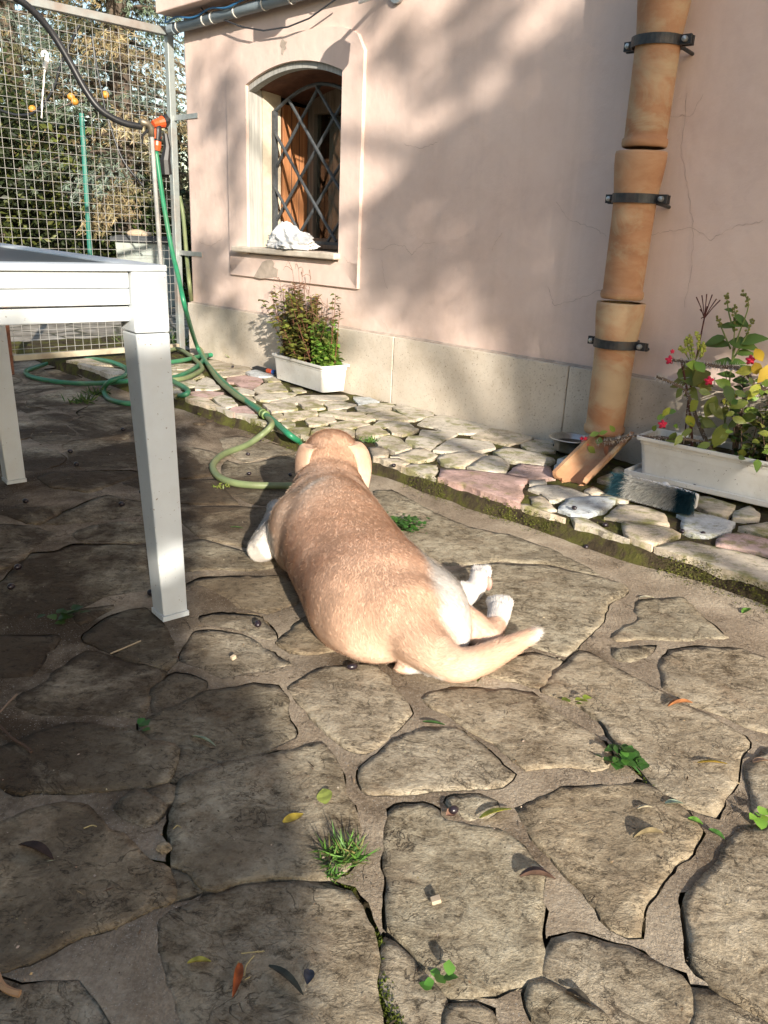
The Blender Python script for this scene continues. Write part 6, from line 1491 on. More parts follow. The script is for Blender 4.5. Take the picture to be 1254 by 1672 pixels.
me = bpy.data.meshes.new('bag'); bmx.to_mesh(me); bmx.free(); me.materials.append(M['bag'])
me.polygons.foreach_set('use_smooth', [True] * len(me.polygons))
bag = bpy.data.objects.new('plastic_bag', me); COL.objects.link(bag); bag.location = c1
tag(bag, 'crumpled white plastic bag on the window sill', 'bag')

# weeds and grass
def grass(name, label, c, n, L, spread, cols, lean=(0, 0), w=.0022, droop=.1, cat='weed', zr=(.35, 1)):
    c = np.array(c); P = c + np.stack([RNG.normal(0, spread, n), RNG.normal(0, spread * .7, n), np.zeros(n)], 1)
    D = rdir(n, zr[0], zr[1]) + np.array([lean[0], lean[1], 0]); V, F = leaves(P, D, rdir(n), RNG.uniform(.5, 1.1, n) * L, w, .2, droop, .35)
    C = [cols[i] for i in RNG.integers(0, len(cols), n)]
    return tag(npmesh(name, V, F, M['leaf'], None, tuple(c), np.repeat(jit(C, n, .25), 5, 0)), label, cat)
GC = [(.055, .14, .022), (.08, .19, .03), (.12, .24, .05), (.05, .11, .02), (.20, .19, .07)]
grass('grass_tuft', 'bright green grass tuft in the crack in front of the dog', (-0.0359, 0.9106, 0.0), 150, .046, .0125, GC, (-.05, .1), .0016)
grass('grass_tuft', 'small grass sprout at the near end of the mossy crack', (-0.0463, 0.8757, 0.0), 26, .024, .006, GC, w=.0016)
grass('grass_tuft', 'grass clump at the foot of the plinth beside the hoses', (-0.8982, 4.9004, 0.06), 160, .10, .045, [(.10, .20, .03), (.16, .27, .05), (.20, .26, .07)], w=.003)
grass('grass_tuft', 'short grass tuft on the stones right of the dog head', (-0.0628, 3.0596, 0.06), 70, .035, .016, GC)
grass('grass_tuft', 'dull grass tuft on the patio nearest the hose loops', (-1.4667, 3.8044, 0.0), 60, .07, .03, [(.05, .10, .02), (.08, .13, .03)], w=.004)
grass('grass_tuft', 'dark grass tuft touching the looped hose on the patio', (-1.4661, 4.0052, 0.0), 60, .07, .025, [(.04, .08, .02), (.06, .10, .02)], w=.004)
grass('grass_tuft', 'long grass growing at the bottom rail of the gate', (-1.8527, 5.6329, 0.0), 70, .17, .10, [(.06, .10, .025), (.10, .14, .04)], w=.004, zr=(.15, .9))
grass('grass_tuft', 'tall grass at the house corner behind the hoses', (-1.4345, 5.4611, 0.05), 90, .17, .06, [(.06, .12, .025), (.11, .17, .04)], w=.004, zr=(.4, 1))
grass('grass_tuft', 'little weed rooted where the plinth meets the walk', (-1.1181, 5.1437, 0.06), 40, .07, .02, [(.08, .16, .03)], w=.005)
grass('grass_tuft', 'sparse moss sprig in the crack left of the dog', (-0.5528, 2.5842, 0.0), 34, .018, .016, [(.13, .16, .03)], w=.003)
def rosette(name, label, c, n, L, wd, spread, cols, z=.004, zr=(.0, .5), wide=.6):
    c = np.array(c); P = c + np.stack([RNG.normal(0, spread, n), RNG.normal(0, spread * .75, n), RNG.uniform(.0, z + .012, n)], 1)
    D = rdir(n, *zr); LL = RNG.uniform(.55, 1.1, n) * L; V, F = leaves_hi(P, D, np.array([0, 0, 1.]) + rdir(n) * .3, LL, LL * wd, .15, .1)
    C = [cols[i] for i in RNG.integers(0, len(cols), n)]
    return tag(npmesh(name, V, F, M['leaf'], None, tuple(c), np.repeat(jit(C, n, .25), 14, 0), True), label, 'weed')
CL = [(.045, .125, .022), (.065, .165, .03), (.035, .09, .018)]
rosette('clover_patch', 'low green clover patch right beside the lying dog', (0.0538, 2.2695, -0.0), 260, .016, .50, .033, CL, .014)
rosette('weed', 'leafy green weed in the long crack right of the dog tail', (0.4293, 1.1627, 0.0), 34, .027, .36, .014, CL, .01)
rosette('weed', 'dark weed rosette in the shade beside the table leg', (-0.6869, 1.5882, 0.0), 24, .030, .36, .016, [(.03, .07, .015), (.05, .10, .02)], .012)
rosette('weed', 'tiny sprout in the joint at the left of the patio', (-0.4087, 1.1966, 0.0), 5, .022, .45, .004, [(.05, .15, .03)])
rosette('weed', 'three leaved sprout in the crack at the bottom edge', (0.0915, 0.7153, 0.0), 6, .024, .40, .006, [(.10, .24, .04), (.07, .2, .03)], .006)
rosette('weed', 'small yellow green sprout above the ribbed mortar strip', (0.383, 1.3426, 0.0), 6, .022, .42, .006, [(.22, .28, .04)])
rosette('weed', 'sprout in the crack at the far right edge', (0.607, 1.0262, -0.0), 6, .025, .45, .006, [(.16, .30, .04)])

# ------------------------------------------------------------------ fallen leaves, olives, chips
def fallen(label, px0, px1, w, col, curl=.3, z=.006, name='fallen_leaf', cat='leaf', roll=0.):
    a, b_ = np.array(px0, float), np.array(px1, float); d = b_ - a; L = np.linalg.norm(d); d /= L
    side = np.cross(d, (0, 0, 1.)); side /= np.linalg.norm(side); up = np.cross(side, d)
    side = side * math.cos(roll) + up * math.sin(roll); up = np.cross(side, d)
    n = 9; vs = []; cs = []
    for i in range(n):
        t = i / (n - 1); ww = w * (math.sin(math.pi * min(1, t * .97 + .03)) ** .8) * (1 - .3 * t) + .0006
        arch = math.sin(t * math.pi) * L * .10 * curl
        for e in (-1, -.5, 0, .5, 1):
            vs.append(a + d * L * t + side * ww * e + up * (abs(e) ** 1.5 * ww * curl * 1.2 + arch) + np.array([0, 0, z]))
    fs = [(i * 5 + j, i * 5 + j + 1, (i + 1) * 5 + j + 1, (i + 1) * 5 + j) for i in range(n - 1) for j in range(4)]
    vs = np.array(vs); zmin = vs[:, 2].min(); vs[:, 2] += max(0, .0035 - zmin)
    V = np.concatenate([vs, vs - np.array([0, 0, .0007])]); F = fs + [tuple(45 + k for k in f[::-1]) for f in fs]
    cc = np.array([np.array(col) * (1 + .25 * math.sin(i * 1.7)) for i in range(n)]).repeat(5, 0); cc = np.concatenate([cc, cc * .85])
    o = npmesh(name, V, np.array(F), M['litter'], None, tuple((a + b_) / 2), cc, True)
    return tag(o, label, cat)
FL = [('yellow oval leaf lying left of the grass tuft', (-0.1293, 0.973, 0.0), (-0.1014, 0.9934, 0.0), 0.0085, (0.5, 0.36, 0.05), 0.2, 0), ('upright heart shaped yellow green leaf above the grass tuft', (-0.0683, 1.019, 0.0), (-0.0769, 1.0529, 0.0), 0.014, (0.28, 0.32, 0.07), 0.15, 0.3), ('slim dark green leaf on the stone below the dog', (0.0874, 1.2502, 0.0), (0.1272, 1.2438, 0.0), 0.004, (0.04, 0.09, 0.02), 0.3, 0), ('dull green leaf below the dog tail', (0.2018, 1.3983, 0.0), (0.2205, 1.4375, 0.0), 0.007, (0.09, 0.13, 0.03), 0.3, 0.5), ('long yellow green leaf with brown stalk end by the black olive', (0.1667, 1.0015, 0.0), (0.2185, 1.0255, 0.0), 0.008, (0.4, 0.4, 0.06), 0.4, 0.4), ('curled rust brown leaf on the large right stone', (0.5609, 1.3381, 0.0), (0.6139, 1.3551, 0.0), 0.009, (0.32, 0.13, 0.05), 0.7, 0.6), ('slim yellow and red leaf on the large right stone', (0.5562, 1.1651, 0.0), (0.6079, 1.1655, 0.0), 0.0055, (0.42, 0.28, 0.04), 0.4, 0.4), ('curled olive brown leaf casting a shadow on the triangular stone', (0.3935, 0.9741, 0.0), (0.4416, 0.9875, 0.0), 0.01, (0.2, 0.16, 0.09), 0.7, 0.7), ('dark brown rolled leaf at the tip of the triangular stone', (0.2108, 0.8865, 0.0), (0.2607, 0.885, 0.0), 0.01, (0.1, 0.06, 0.045), 0.8, 0.5), ('pale grey green leaf in the crack at the right', (0.4656, 1.0547, 0.0), (0.4955, 1.0567, 0.0), 0.007, (0.3, 0.36, 0.25), 0.4, 0.3), ('long green leaf with pink underside in the right crack', (0.4166, 1.1788, -0.0), (0.4472, 1.1263, 0.0), 0.006, (0.09, 0.22, 0.06), 0.4, 0.3), ('short green leaf over the crack nearest the pale leaf', (0.4902, 1.0213, 0.0), (0.5099, 1.0104, 0.0), 0.009, (0.14, 0.3, 0.04), 0.3, 0.2), ('dark green leaf beside the broken mortar edge', (0.5146, 1.0, 0.0), (0.5312, 0.9803, -0.0), 0.008, (0.07, 0.18, 0.03), 0.3, 0.2), ('grey green willow leaf in the shade left of the patio', (-0.3132, 1.175, 0.0), (-0.2677, 1.1505, 0.0), 0.0055, (0.24, 0.28, 0.18), 0.5, 0.4), ('dark brown pod like leaf at the far left', (-0.4914, 0.9037, 0.0), (-0.4332, 0.8793, 0.0), 0.01, (0.05, 0.028, 0.02), 0.6, 0.3), ('small yellow leaf lying in the dark near corner', (-0.2106, 0.7247, 0.0), (-0.1829, 0.7287, 0.0), 0.006, (0.42, 0.36, 0.06), 0.5, 0.4), ('rust red rolled leaf standing in the dark near corner', (-0.1481, 0.728, 0.0), (-0.1483, 0.6831, 0.0), 0.0055, (0.3, 0.075, 0.02), 0.8, 0.3), ('long dark wilted leaf in the near shade', (-0.1139, 0.7263, 0.0), (-0.068, 0.6895, 0.0), 0.006, (0.05, 0.05, 0.035), 0.6, 0.3), ('small blue black leaf at the shade line near the bottom', (-0.0644, 0.7239, 0.0), (-0.0652, 0.704, 0.0), 0.007, (0.03, 0.035, 0.05), 0.5, 0.2), ('dark curled leaf on the rough stone at the bottom right', (0.2406, 0.7114, 0.0), (0.2664, 0.6945, 0.0), 0.007, (0.06, 0.05, 0.035), 0.5, 0.3), ('pale dry leaf at the corner of the right stone', (0.6463, 1.8314, 0.0), (0.6859, 1.8355, 0.0), 0.006, (0.46, 0.42, 0.3), 0.4, 0.2), ('fresh green leaf on the damp soil by the walk edge', (0.8803, 1.7698, 0.0), (0.9122, 1.7999, 0.0), 0.01, (0.12, 0.25, 0.04), 0.3, 0.2), ('thin green leaf on the sunny stone left of the dog', (-0.4483, 2.199, 0.0), (-0.4095, 2.1938, -0.0), 0.006, (0.07, 0.13, 0.03), 0.3, 0.2), ('curled cream leaf on the triangular stone', (0.4173, 1.0387, 0.0), (0.4421, 1.0446, 0.0), 0.004, (0.45, 0.4, 0.28), 0.6, 0.5), ('brown leaf scrap on the slanted stone below the tail', (0.1292, 1.0127, -0.0), (0.1155, 1.0049, 0.0), 0.008, (0.22, 0.12, 0.08), 0.4, 0.3), ('brown broken leaf on the right edge stone', (0.6539, 1.1722, 0.0), (0.6868, 1.1796, 0.0), 0.007, (0.26, 0.17, 0.11), 0.5, 0.3)]
for lab, a, c, w, col, cu, ro in FL: fallen(lab, a, c, w, col, cu, .005, roll=ro)
def stick(label, pts, r, col, name='twig'):
    q = MB(); P = smooth_path([(p[0], p[1], p[2] + r + .004) for p in pts], 4); q.tube(P, r, 5, True, col); tag(q.build(name, M['stem'], loc=tuple(P[len(P) // 2])), label, 'twig')
stick('pale straight twig on the stone by the near table leg', [(-0.5436, 1.4407, 0.0), (-0.5223, 1.4681, 0.0), (-0.4998, 1.4991, 0.0)], .0016, (.34, .27, .18))
stick('dark twig at the left edge of the patio', [(-0.6473, 1.1781, 0.0), (-0.6077, 1.1422, 0.0), (-0.5824, 1.127, -0.0), (-0.5629, 1.1102, -0.0)], .0024, (.08, .05, .035))
stick('greyish twig in the crack at the left edge', [(-0.6658, 1.2177, 0.0), (-0.6648, 1.249, 0.0), (-0.6621, 1.2777, 0.0)], .0018, (.20, .14, .10))
stick('forked tan twig in the bottom left corner', [(-0.4245, 0.6953, 0.0), (-0.4124, 0.6816, 0.0), (-0.3979, 0.6745, 0.0), (-0.3874, 0.6727, 0.0)], .0042, (.36, .22, .12))
for k, pts in enumerate([[(-0.1331, 0.7399, 0.0), (-0.1402, 0.725, 0.0), (-0.14, 0.7116, 0.0)], [(-0.1491, 0.7417, 0.0), (-0.1391, 0.744, 0.0), (-0.1215, 0.7467, 0.0)], [(-0.1507, 0.7304, 0.0), (-0.151, 0.716, 0.0)], [(-0.1383, 0.706, 0.0), (-0.1332, 0.7103, 0.0)], [(-0.2865, 0.9486, 0.0), (-0.2822, 0.9566, 0.0), (-0.2756, 0.9519, 0.0)], [(-0.4147, 0.9417, 0.0), (-0.4056, 0.9486, 0.0), (-0.3977, 0.9466, 0.0)]]):
    stick(['bent straw needle in the near dark patch by the rust red leaf', 'long pale needle lying across the near dark patch', 'needle touching the rust red leaf', 'short dark needle right of the rust red leaf', 'pale needle at the foot of the broken stone', 'pale curved needle on the large left stone'][k], pts, .0009, (.36, .29, .14), 'needle')
OL = [(-0.5344, 2.989, 0.0), (-0.4852, 2.7325, 0.0), (-0.55, 3.269, 0.0), (-0.5253, 3.2111, 0.0), (-0.3398, 2.7402, 0.0), (-0.4422, 2.205, 0.0), (-0.3993, 3.1928, 0.067)]
def olive(p, r, label, group=None, el=1.25):
    q = MB(); r = r * .78; p = np.array(p); a = RNG.uniform(0, 6.28); X = np.array([math.cos(a), math.sin(a), 0]); Y = np.array([-X[1], X[0], 0])
    c = p + np.array([0, 0, r * .9 + .003]); q.ell(c, (r * el, r, r * .95), (X, Y, ZZ), 12, 8)
    tag(q.build('olive', M['olive'], loc=tuple(c), smooth=True), label, 'olive', group)
olive((0.1273, 1.0125, -0.0), .0088, 'shiny black olive beside the long yellow green leaf')
for p, w in zip([(-0.5344, 2.989, 0.0), (-0.4852, 2.7325, 0.0), (-0.5484, 3.2587, 0.0), (-0.5253, 3.2111, 0.0)], ('the sunny stone in the middle of the olive hose loop', 'the sunny stone just above the lower bend of the olive hose', 'the earth under the olive hose by the walk edge', 'the earth right of its twin by the walk edge')): olive(p, .0085, 'small black olive on ' + w, 'olives near the hose loop')
olive((-0.3398, 2.7402, 0.0), .009, 'black olive in the shadow of the dog head')
olive((0.587, 2.1561, 0.0), .010, 'dark olive on the patio just below the walk edge')
for p, w in zip([(0.6448, 2.1983, 0.055), (0.5727, 2.2974, 0.07), (0.8601, 2.1755, 0.055), (0.9156, 2.1628, 0.055), (0.6577, 3.0742, 0.07), (-0.8997, 4.5803, 0.07), (0.0275, 2.7277, 0.055), (1.0373, 2.5879, 0.07)], ('in the mossy gap below the broom head', 'on the pale stone in front of the spout tile', 'in the gap between broom head and long edge stone', 'in the moss under the bluish stone', 'at the wall beside the steel bowl', 'on the walk beside the grass clump', 'in the gap just right of the dog head', 'beside the planter saucer')): olive(p, .009, 'small black olive ' + w, 'olives on the raised walk')
for p, w in zip([(-1.1914, 2.9112, 0.0), (-1.1071, 2.7491, 0.0), (-1.1064, 2.3307, 0.0), (-0.813, 2.3425, 0.0), (-0.8741, 1.7226, 0.0), (-0.5442, 1.7235, 0.0), (-0.7901, 2.4689, 0.0), (-1.1117, 3.281, 0.0), (-0.9084, 1.8355, -0.0)], ('between the two table legs, the upper of a pair', 'between the two table legs, the lower of a pair', 'just below the foot of the far table leg', 'left of the middle of the near table leg', 'at the left edge above the weed rosette', 'close beside the foot of the near table leg', 'half hidden by the near table leg', 'on the lit stone behind the near table leg', 'by the long crack at the left edge')): olive(p, .0105, 'black olive ' + w, 'olives under the table')
olive((-0.2679, 1.5911, 0.0), .0105, 'blackish crumpled olive left of the dog rump', el=1.5)
olive((-0.0498, 1.4259, 0.0), .009, 'squashed dark olive on the stone below the dog', el=1.7)
def chip(label, p, s, h, rot, mat):
    q = MB(); X = np.array([math.cos(rot), math.sin(rot), .25]); X /= np.linalg.norm(X); Y = np.cross((0, 0, 1.), X); Y /= np.linalg.norm(Y); Z = np.cross(X, Y)
    q.box(np.array(p) + np.array([0, 0, h / 2 + .004]), (s, s * .8, h), (X, Y, Z)); tag(q.build('wood_chip', mat, loc=tuple(p), bevel=.001), label, 'chip')
chip('pale square wood chip on the big stone at the bottom', (0.0919, 0.8367, 0.0), .013, .006, .2, M['hull'])
chip('small ochre crumb on the sunlit stone by the near table leg', (-0.2938, 1.4433, 0.0), .010, .008, .8, M['hull'])
# loose stone flakes along the cracks
for k, (p, s) in enumerate([((-0.8339, 3.4615, 0.0), 0.05), ((-0.7922, 3.5183, 0.0), 0.04), ((-0.2891, 0.9092, 0.0), 0.02)]):
    q = MB(); q.ell(np.array(p) + (0, 0, .006), (s * .6, s * .4, .009), None, 7, 5)
    tag(q.build('stone_chip', M['stone'], loc=tuple(p)), ['grey stone flake on the damp soil near the hose', 'second flat flake on the damp soil nearer the walk', 'pale pebble in the corner of the left crack'][k], 'stone')

# ------------------------------------------------------------------ dog
DOGF = np.array([-.365, .931, 0]); DOGR = np.array([.931, .365, 0])
def dog_body():
    b = MB()
    # trunk stations: x, y, half width, top, bottom
    ST = [(.040, 1.445, .060, .085, .004), (.030, 1.475, .105, .140, .000), (.020, 1.515, .135, .178, -.002), (.004, 1.57, .152, .200, -.004), (-.018, 1.63, .156, .208, -.004), (-.042, 1.69, .150, .210, -.004),
          (-.066, 1.75, .145, .216, -.004), (-.092, 1.82, .144, .228, -.002), (-.118, 1.89, .142, .242, 0), (-.138, 1.955, .134, .246, .0), (-.150, 2.02, .116, .240, .008), (-.156, 2.075, .098, .240, .04), (-.158, 2.125, .084, .246, .075), (-.159, 2.17, .078, .262, .11), (-.160, 2.21, .066, .278, .15)]
    rings = []; n = 28
    for i, (x, y, hw, zt, zb) in enumerate(ST):
        rg = []
        for k in range(n):
            a = 2 * math.pi * k / n; ca, sa = math.cos(a), math.sin(a)
            e = 2.0 if sa > 0 else 3.2                                   # flat underside, rounded back
            u = math.copysign(abs(ca) ** (2 / e), ca); v = math.copysign(abs(sa) ** (2 / e), sa)
            zc = zb + (zt - zb) * .42; zz = zc + v * ((zt - zc) if v > 0 else (zc - zb))
            p = np.array([x, y, 0]) + DOGR * hw * u; rg.append((p[0], p[1], zz))
        rings.append(rg)
    vs = [p for r_ in rings for p in r_]; m = len(ST)
    fs = [(i * n + k, i * n + (k + 1) % n, (i + 1) * n + (k + 1) % n, (i + 1) * n + k) for i in range(m - 1) for k in range(n)] + [tuple(range(n - 1, -1, -1)), tuple((m - 1) * n + k for k in range(n))]
    b.add(vs, fs)
    F, Rr, Z = DOGF, DOGR, np.array([0, 0, 1.])
    ax3 = (Rr, F, Z)
    def melt(mb_, vox, it, extra=None):
        me = mb_.mesh('tmp')
        o = bpy.data.objects.new('tmp', me); COL.objects.link(o)
        r_ = o.modifiers.new('r', 'REMESH'); r_.mode = 'VOXEL'; r_.voxel_size = vox; r_.use_smooth_shade = True
        s_ = o.modifiers.new('s', 'SMOOTH'); s_.factor = .5; s_.iterations = it
        dg = bpy.context.evaluated_depsgraph_get()
        me2 = bpy.data.meshes.new_from_object(o.evaluated_get(dg), depsgraph=dg); bpy.data.objects.remove(o)
        return me2
    def E(c, r, ax=ax3): b.ell(c, r, ax, 24, 14)
    def limb(P, r): b.tube(smooth_path(P, 4), np.interp(np.linspace(0, 1, (len(P) - 1) * 4 + 1), np.linspace(0, 1, len(r)), r).tolist(), 14)
    # skull, cheeks, brow
    E((-.160, 2.245, .222), (.084, .088, .078)); E((-.160, 2.19, .205), (.090, .06, .072)); E((-.158, 2.28, .232), (.062, .06, .052))
    # neck ruff rolls and shoulders
    E((-.157, 2.12, .155), (.106, .075, .090)); E((-.152, 2.055, .13), (.126, .08, .108))
    E(np.array((-.140, 1.97, .09)) - Rr * .085, (.075, .12, .11)); E(np.array((-.140, 1.98, .09)) + Rr * .075, (.072, .12, .11))
    # right haunch rolled over, left haunch, croup
    E((.098, 1.61, .066), (.092, .15, .088), (np.array([.94, .34, 0]), np.array([-.34, .94, 0]), Z)); E((.135, 1.56, .046), (.060, .10, .052)); E((-.075, 1.57, .070), (.082, .13, .098)); E((.040, 1.51, .085), (.115, .080, .092))
    E((.100, 1.49, .050), (.085, .062, .055))
    limb([(.035, 1.50, .10), (.085, 1.435, .062), (.150, 1.408, .036), (.205, 1.435, .029)], [.070, .052, .035, .027])
    core = melt(b, .008, 34)
    b = MB(); b.add([tuple(v.co) for v in core.vertices], [tuple(p.vertices) for p in core.polygons])
    E((-.162, 2.33, .185), (.038, .070, .036)); E((-.162, 2.30, .165), (.042, .06, .030))
    # right hind leg: hock near the tail, foot pointing away; the other foot peeps out further on
    limb([(.150, 1.60, .045), (.205, 1.560, .036), (.232, 1.538, .030), (.248, 1.57, .031), (.262, 1.61, .034), (.271, 1.645, .039)], [.050, .040, .030, .025, .024, .027])
    E((.274, 1.665, .042), (.028, .032, .024))
    for u in (-.024, -.008, .009, .025): E(np.array((.276, 1.692, .044)) + np.array([.93, .3, 0]) * u * .9 + np.array([0, -abs(u) * .3, .0]), (.0092, .021, .013))
    limb([(.140, 1.68, .05), (.200, 1.735, .036), (.224, 1.765, .036), (.238, 1.788, .046)], [.042, .030, .024, .023])
    E((.242, 1.800, .052), (.026, .025, .022))
    for u in (-.016, 0, .016): E(np.array((.246, 1.822, .058)) + np.array([.93, .2, 0]) * u, (.010, .015, .018))
    # left hind toes under the rump
    E((.075, 1.432, .014), (.045, .022, .015)); E((.112, 1.420, .012), (.022, .016, .013))
    # front legs
    limb([(-.235, 2.02, .10), (-.300, 1.985, .050), (-.322, 1.965, .034), (-.325, 2.05, .032), (-.325, 2.16, .030), (-.328, 2.27, .026), (-.330, 2.33, .024)], [.055, .042, .036, .031, .027, .026, .030])
    E((-.331, 2.345, .020), (.033, .042, .022))
    limb([(-.06, 2.06, .10), (.0, 2.07, .055), (.015, 2.08, .038), (-.02, 2.18, .032), (-.05, 2.32, .026)], [.05, .042, .034, .028, .028]); E((-.053, 2.345, .020), (.033, .042, .022))
    # tail sweeping to the right
    limb([(.085, 1.432, .060), (.150, 1.406, .036), (.205, 1.435, .030), (.262, 1.485, .031), (.315, 1.530, .038), (.338, 1.548, .043)], [.044, .037, .031, .025, .017, .009])
    return melt(b, .0048, 6)
TAN = np.array([.68, .462, .325]); DEEP = np.array([.58, .380, .255]); CREAM = np.array([.78, .64, .52]); WHITE = np.array([.72, .68, .63])
def ss(a, b_, x): t = np.clip((x - a) / (b_ - a), 0, 1); return t * t * (3 - 2 * t)
def dog_color(P):
    x, y, z = P[:, 0], P[:, 1], P[:, 2]
    nz_ = (fbm(x * 30, y * 30 + z * 17, 71, 4) - .5)
    nb = (fbm(x * 9 + z * 5, y * 9 + z * 3, 73, 3) - .5)
    # distance to the spine line across
    t = (y - 1.44) / (2.2 - 1.44); sx = .04 - .2 * t
    u = (x - sx) * .93 + nb * .04
    c = TAN + (DEEP - TAN) * (np.exp(-((u + .005) / .06) ** 2) * ss(1.55, 1.8, y) * ss(.12, .2, z))[:, None] * .75
    c = c + (CREAM - c) * (ss(.16, .02, z) * .30)[:, None]
    c = c + (CREAM - c) * (ss(-.05, -.13, u) * .55 * ss(1.75, 1.9, y))[:, None]
    c = c * (1 - .10 * ss(1.62, 1.48, y))[:, None]  # rump toned down in the coat colour to offset the sun on it
    c = c + (CREAM - c) * (ss(1.78, 1.95, y) * ss(2.16, 2.04, y) * (.25 + .5 * ss(.0, .09, np.abs(u))) * .75)[:, None]
    def blend(c, w, k): return c + (k - c) * np.clip(w, 0, 1)[:, None]
    # white right haunch with a soft front edge
    w = ss(.072, .108, u + nz_ * .02 + ss(1.66, 1.80, y) * .00) * ss(1.45, 1.50, y + x * .1) * ss(1.98, 1.86, y) * ss(-.02, .03, u)
    c = blend(c, w, WHITE)
    # feet
    hock = ss(.185, .20, x) * ss(1.60, 1.58, y) * ss(1.49, 1.50, y)
    foot = ss(.175, .20, x) * ss(1.595, 1.62, y)
    tail = (y < 1.56) & (x > .19) & ((y - 1.42) < (x - .17) * .82)
    hock = np.where(tail, 0, hock); c = blend(c, hock * .85, TAN * 1.1); c = blend(c, foot, WHITE)
    c = np.where(tail[:, None], TAN * 1.02 + (CREAM - TAN) * .12, c)
    c = blend(c, np.where(tail, ss(.312, .332, x), 0), WHITE)
    c = blend(c, ss(.03, .015, z) * ss(1.455, 1.44, y) * ss(.05, .065, x) * ss(.14, .12, x), WHITE)
    # left foreleg, chest and paws
    c = blend(c, ss(-.262, -.290, x) * ss(.12, .09, z), WHITE); c = blend(c, ss(2.15, 2.2, y) * ss(.10, .08, z), WHITE)
    # pale blaze between the shoulders
    da = (x + .185) * .75 + (y - 1.935) * .66; db = -(x + .185) * .66 + (y - 1.935) * .75; d = (da / .050) ** 2 + (db / .016) ** 2
    c = blend(c, np.exp(-d) * .75 * ss(.20, .22, z), WHITE)
    # muzzle white underneath
    c = blend(c, ss(2.33, 2.37, y) * ss(.2, .1, z), WHITE)
    return np.clip(c * (1 + nz_[:, None] * .25), 0, .85)
dog = thing('dog', 'tan and white dog lying on the paving with its back to the viewer', 'dog', (-.05, 1.8, 0))
me = dog_body(); me.name = 'body'
nv = len(me.vertices); co = np.empty(nv * 3, np.float32); me.vertices.foreach_get('co', co); co = co.reshape(-1, 3)
at = me.attributes.new('Col', 'FLOAT_COLOR', 'POINT'); cb_ = np.ones((nv, 4), np.float32); cb_[:, :3] = dog_color(co) * .92; at.data.foreach_set('color', cb_.ravel())
me.calc_loop_triangles(); tri = np.empty(len(me.loop_triangles) * 3, np.int32); me.loop_triangles.foreach_get('vertices', tri); tri = tri.reshape(-1, 3)
vn = np.empty(nv * 3, np.float32); me.vertices.foreach_get('normal', vn); vn = vn.reshape(-1, 3)
DL = np.array(dog.location)
me.vertices.foreach_set('co', (co - DL.astype(np.float32)).ravel()); me.materials.clear(); me.materials.append(M['dog']); me.polygons.foreach_set('use_smooth', [True] * len(me.polygons)); me.update()
body = bpy.data.objects.new('body', me); COL.objects.link(body); body.parent = dog; body['_w'] = tuple(DL)
def fur_on(co, tri, vn, n, L, colf, flow, name, lift=.22, width=.0010):
    A, B_, C_ = co[tri[:, 0]], co[tri[:, 1]], co[tri[:, 2]]
    ar = np.linalg.norm(np.cross(B_ - A, C_ - A), axis=1); ar = ar * (A[:, 2] > .003); k = RNG.choice(len(tri), n, p=ar / ar.sum())
    r1, r2 = np.sqrt(RNG.random(n))[:, None], RNG.random(n)[:, None]
    w0, w1, w2 = 1 - r1, r1 * (1 - r2), r1 * r2
    P = A[k] * w0 + B_[k] * w1 + C_[k] * w2; N = vn[tri[k, 0]] * w0 + vn[tri[k, 1]] * w1 + vn[tri[k, 2]] * w2
    N /= np.linalg.norm(N, axis=1, keepdims=True) + 1e-9
    fl = flow(P); fl = fl - N * np.sum(fl * N, 1, keepdims=True); fl /= np.linalg.norm(fl, axis=1, keepdims=True) + 1e-9
    sw = np.stack([fbm(P[:, 0] * 25, P[:, 1] * 25, 81, 2), fbm(P[:, 0] * 25, P[:, 1] * 25, 85, 2), fbm(P[:, 1] * 25, P[:, 2] * 25, 87, 2)], 1) - .5
    D = fl + N * (lift + RNG.uniform(-.08, .12, (n, 1))) + sw * .35 + RNG.normal(0, .15, (n, 3)); D /= np.linalg.norm(D, axis=1, keepdims=True)
    S_ = np.cross(D, N); S_ /= np.linalg.norm(S_, axis=1, keepdims=True) + 1e-9
    LL = L * RNG.uniform(.55, 1.2, (n, 1)); LL = LL * (.55 + .75 * ss(.02, .10, P[:, 2:3])) if name == 'fur' else LL
    if name == 'fur': LL = LL * (1 + 1.1 * ((P[:, 0] > .19) & (P[:, 1] < 1.58) & ((P[:, 1] - 1.42) < (P[:, 0] - .17) * .82)) + 1.0 * (P[:, 0] > .315) * (P[:, 1] < 1.58))[:, None]
    V = np.stack([P - S_ * width, P + S_ * width, P + D * LL], 1).reshape(-1, 3)
    V[:, 2] = np.maximum(V[:, 2], .001)
    c = colf(P) * RNG.uniform(.90, 1.09, (n, 1)); c = np.repeat(np.clip(c, 0, .9), 3, 0)
    F = np.arange(n * 3).reshape(-1, 3)
    o = npmesh(name, V, F, M['fur'], None, tuple(DL), c); o.location = (0, 0, 0); o.parent = dog; o['kind'] = 'stuff'
    return o
def flow(P):
    f = np.tile(-DOGF + np.array([0, 0, -.25]), (len(P), 1))
    sd_ = ((P[:, 0] - (.04 - .263 * (P[:, 1] - 1.44))) * .93)[:, None]
    f = f + DOGR * np.clip(sd_ * 6, -.7, .7)
    tl = (P[:, 1] < 1.58) & (P[:, 0] > .11) & ((P[:, 1] - 1.44) < (P[:, 0] - .15) * .85); f[tl] = np.array([.8, .6, .0])
    ft = (P[:, 0] > .185) & (P[:, 1] > 1.59); f[ft] = np.array([.2, 1., .1])
    return f
fur_on(co, tri, vn, 300000, .0100, dog_color, flow, 'fur', .15, .0007)
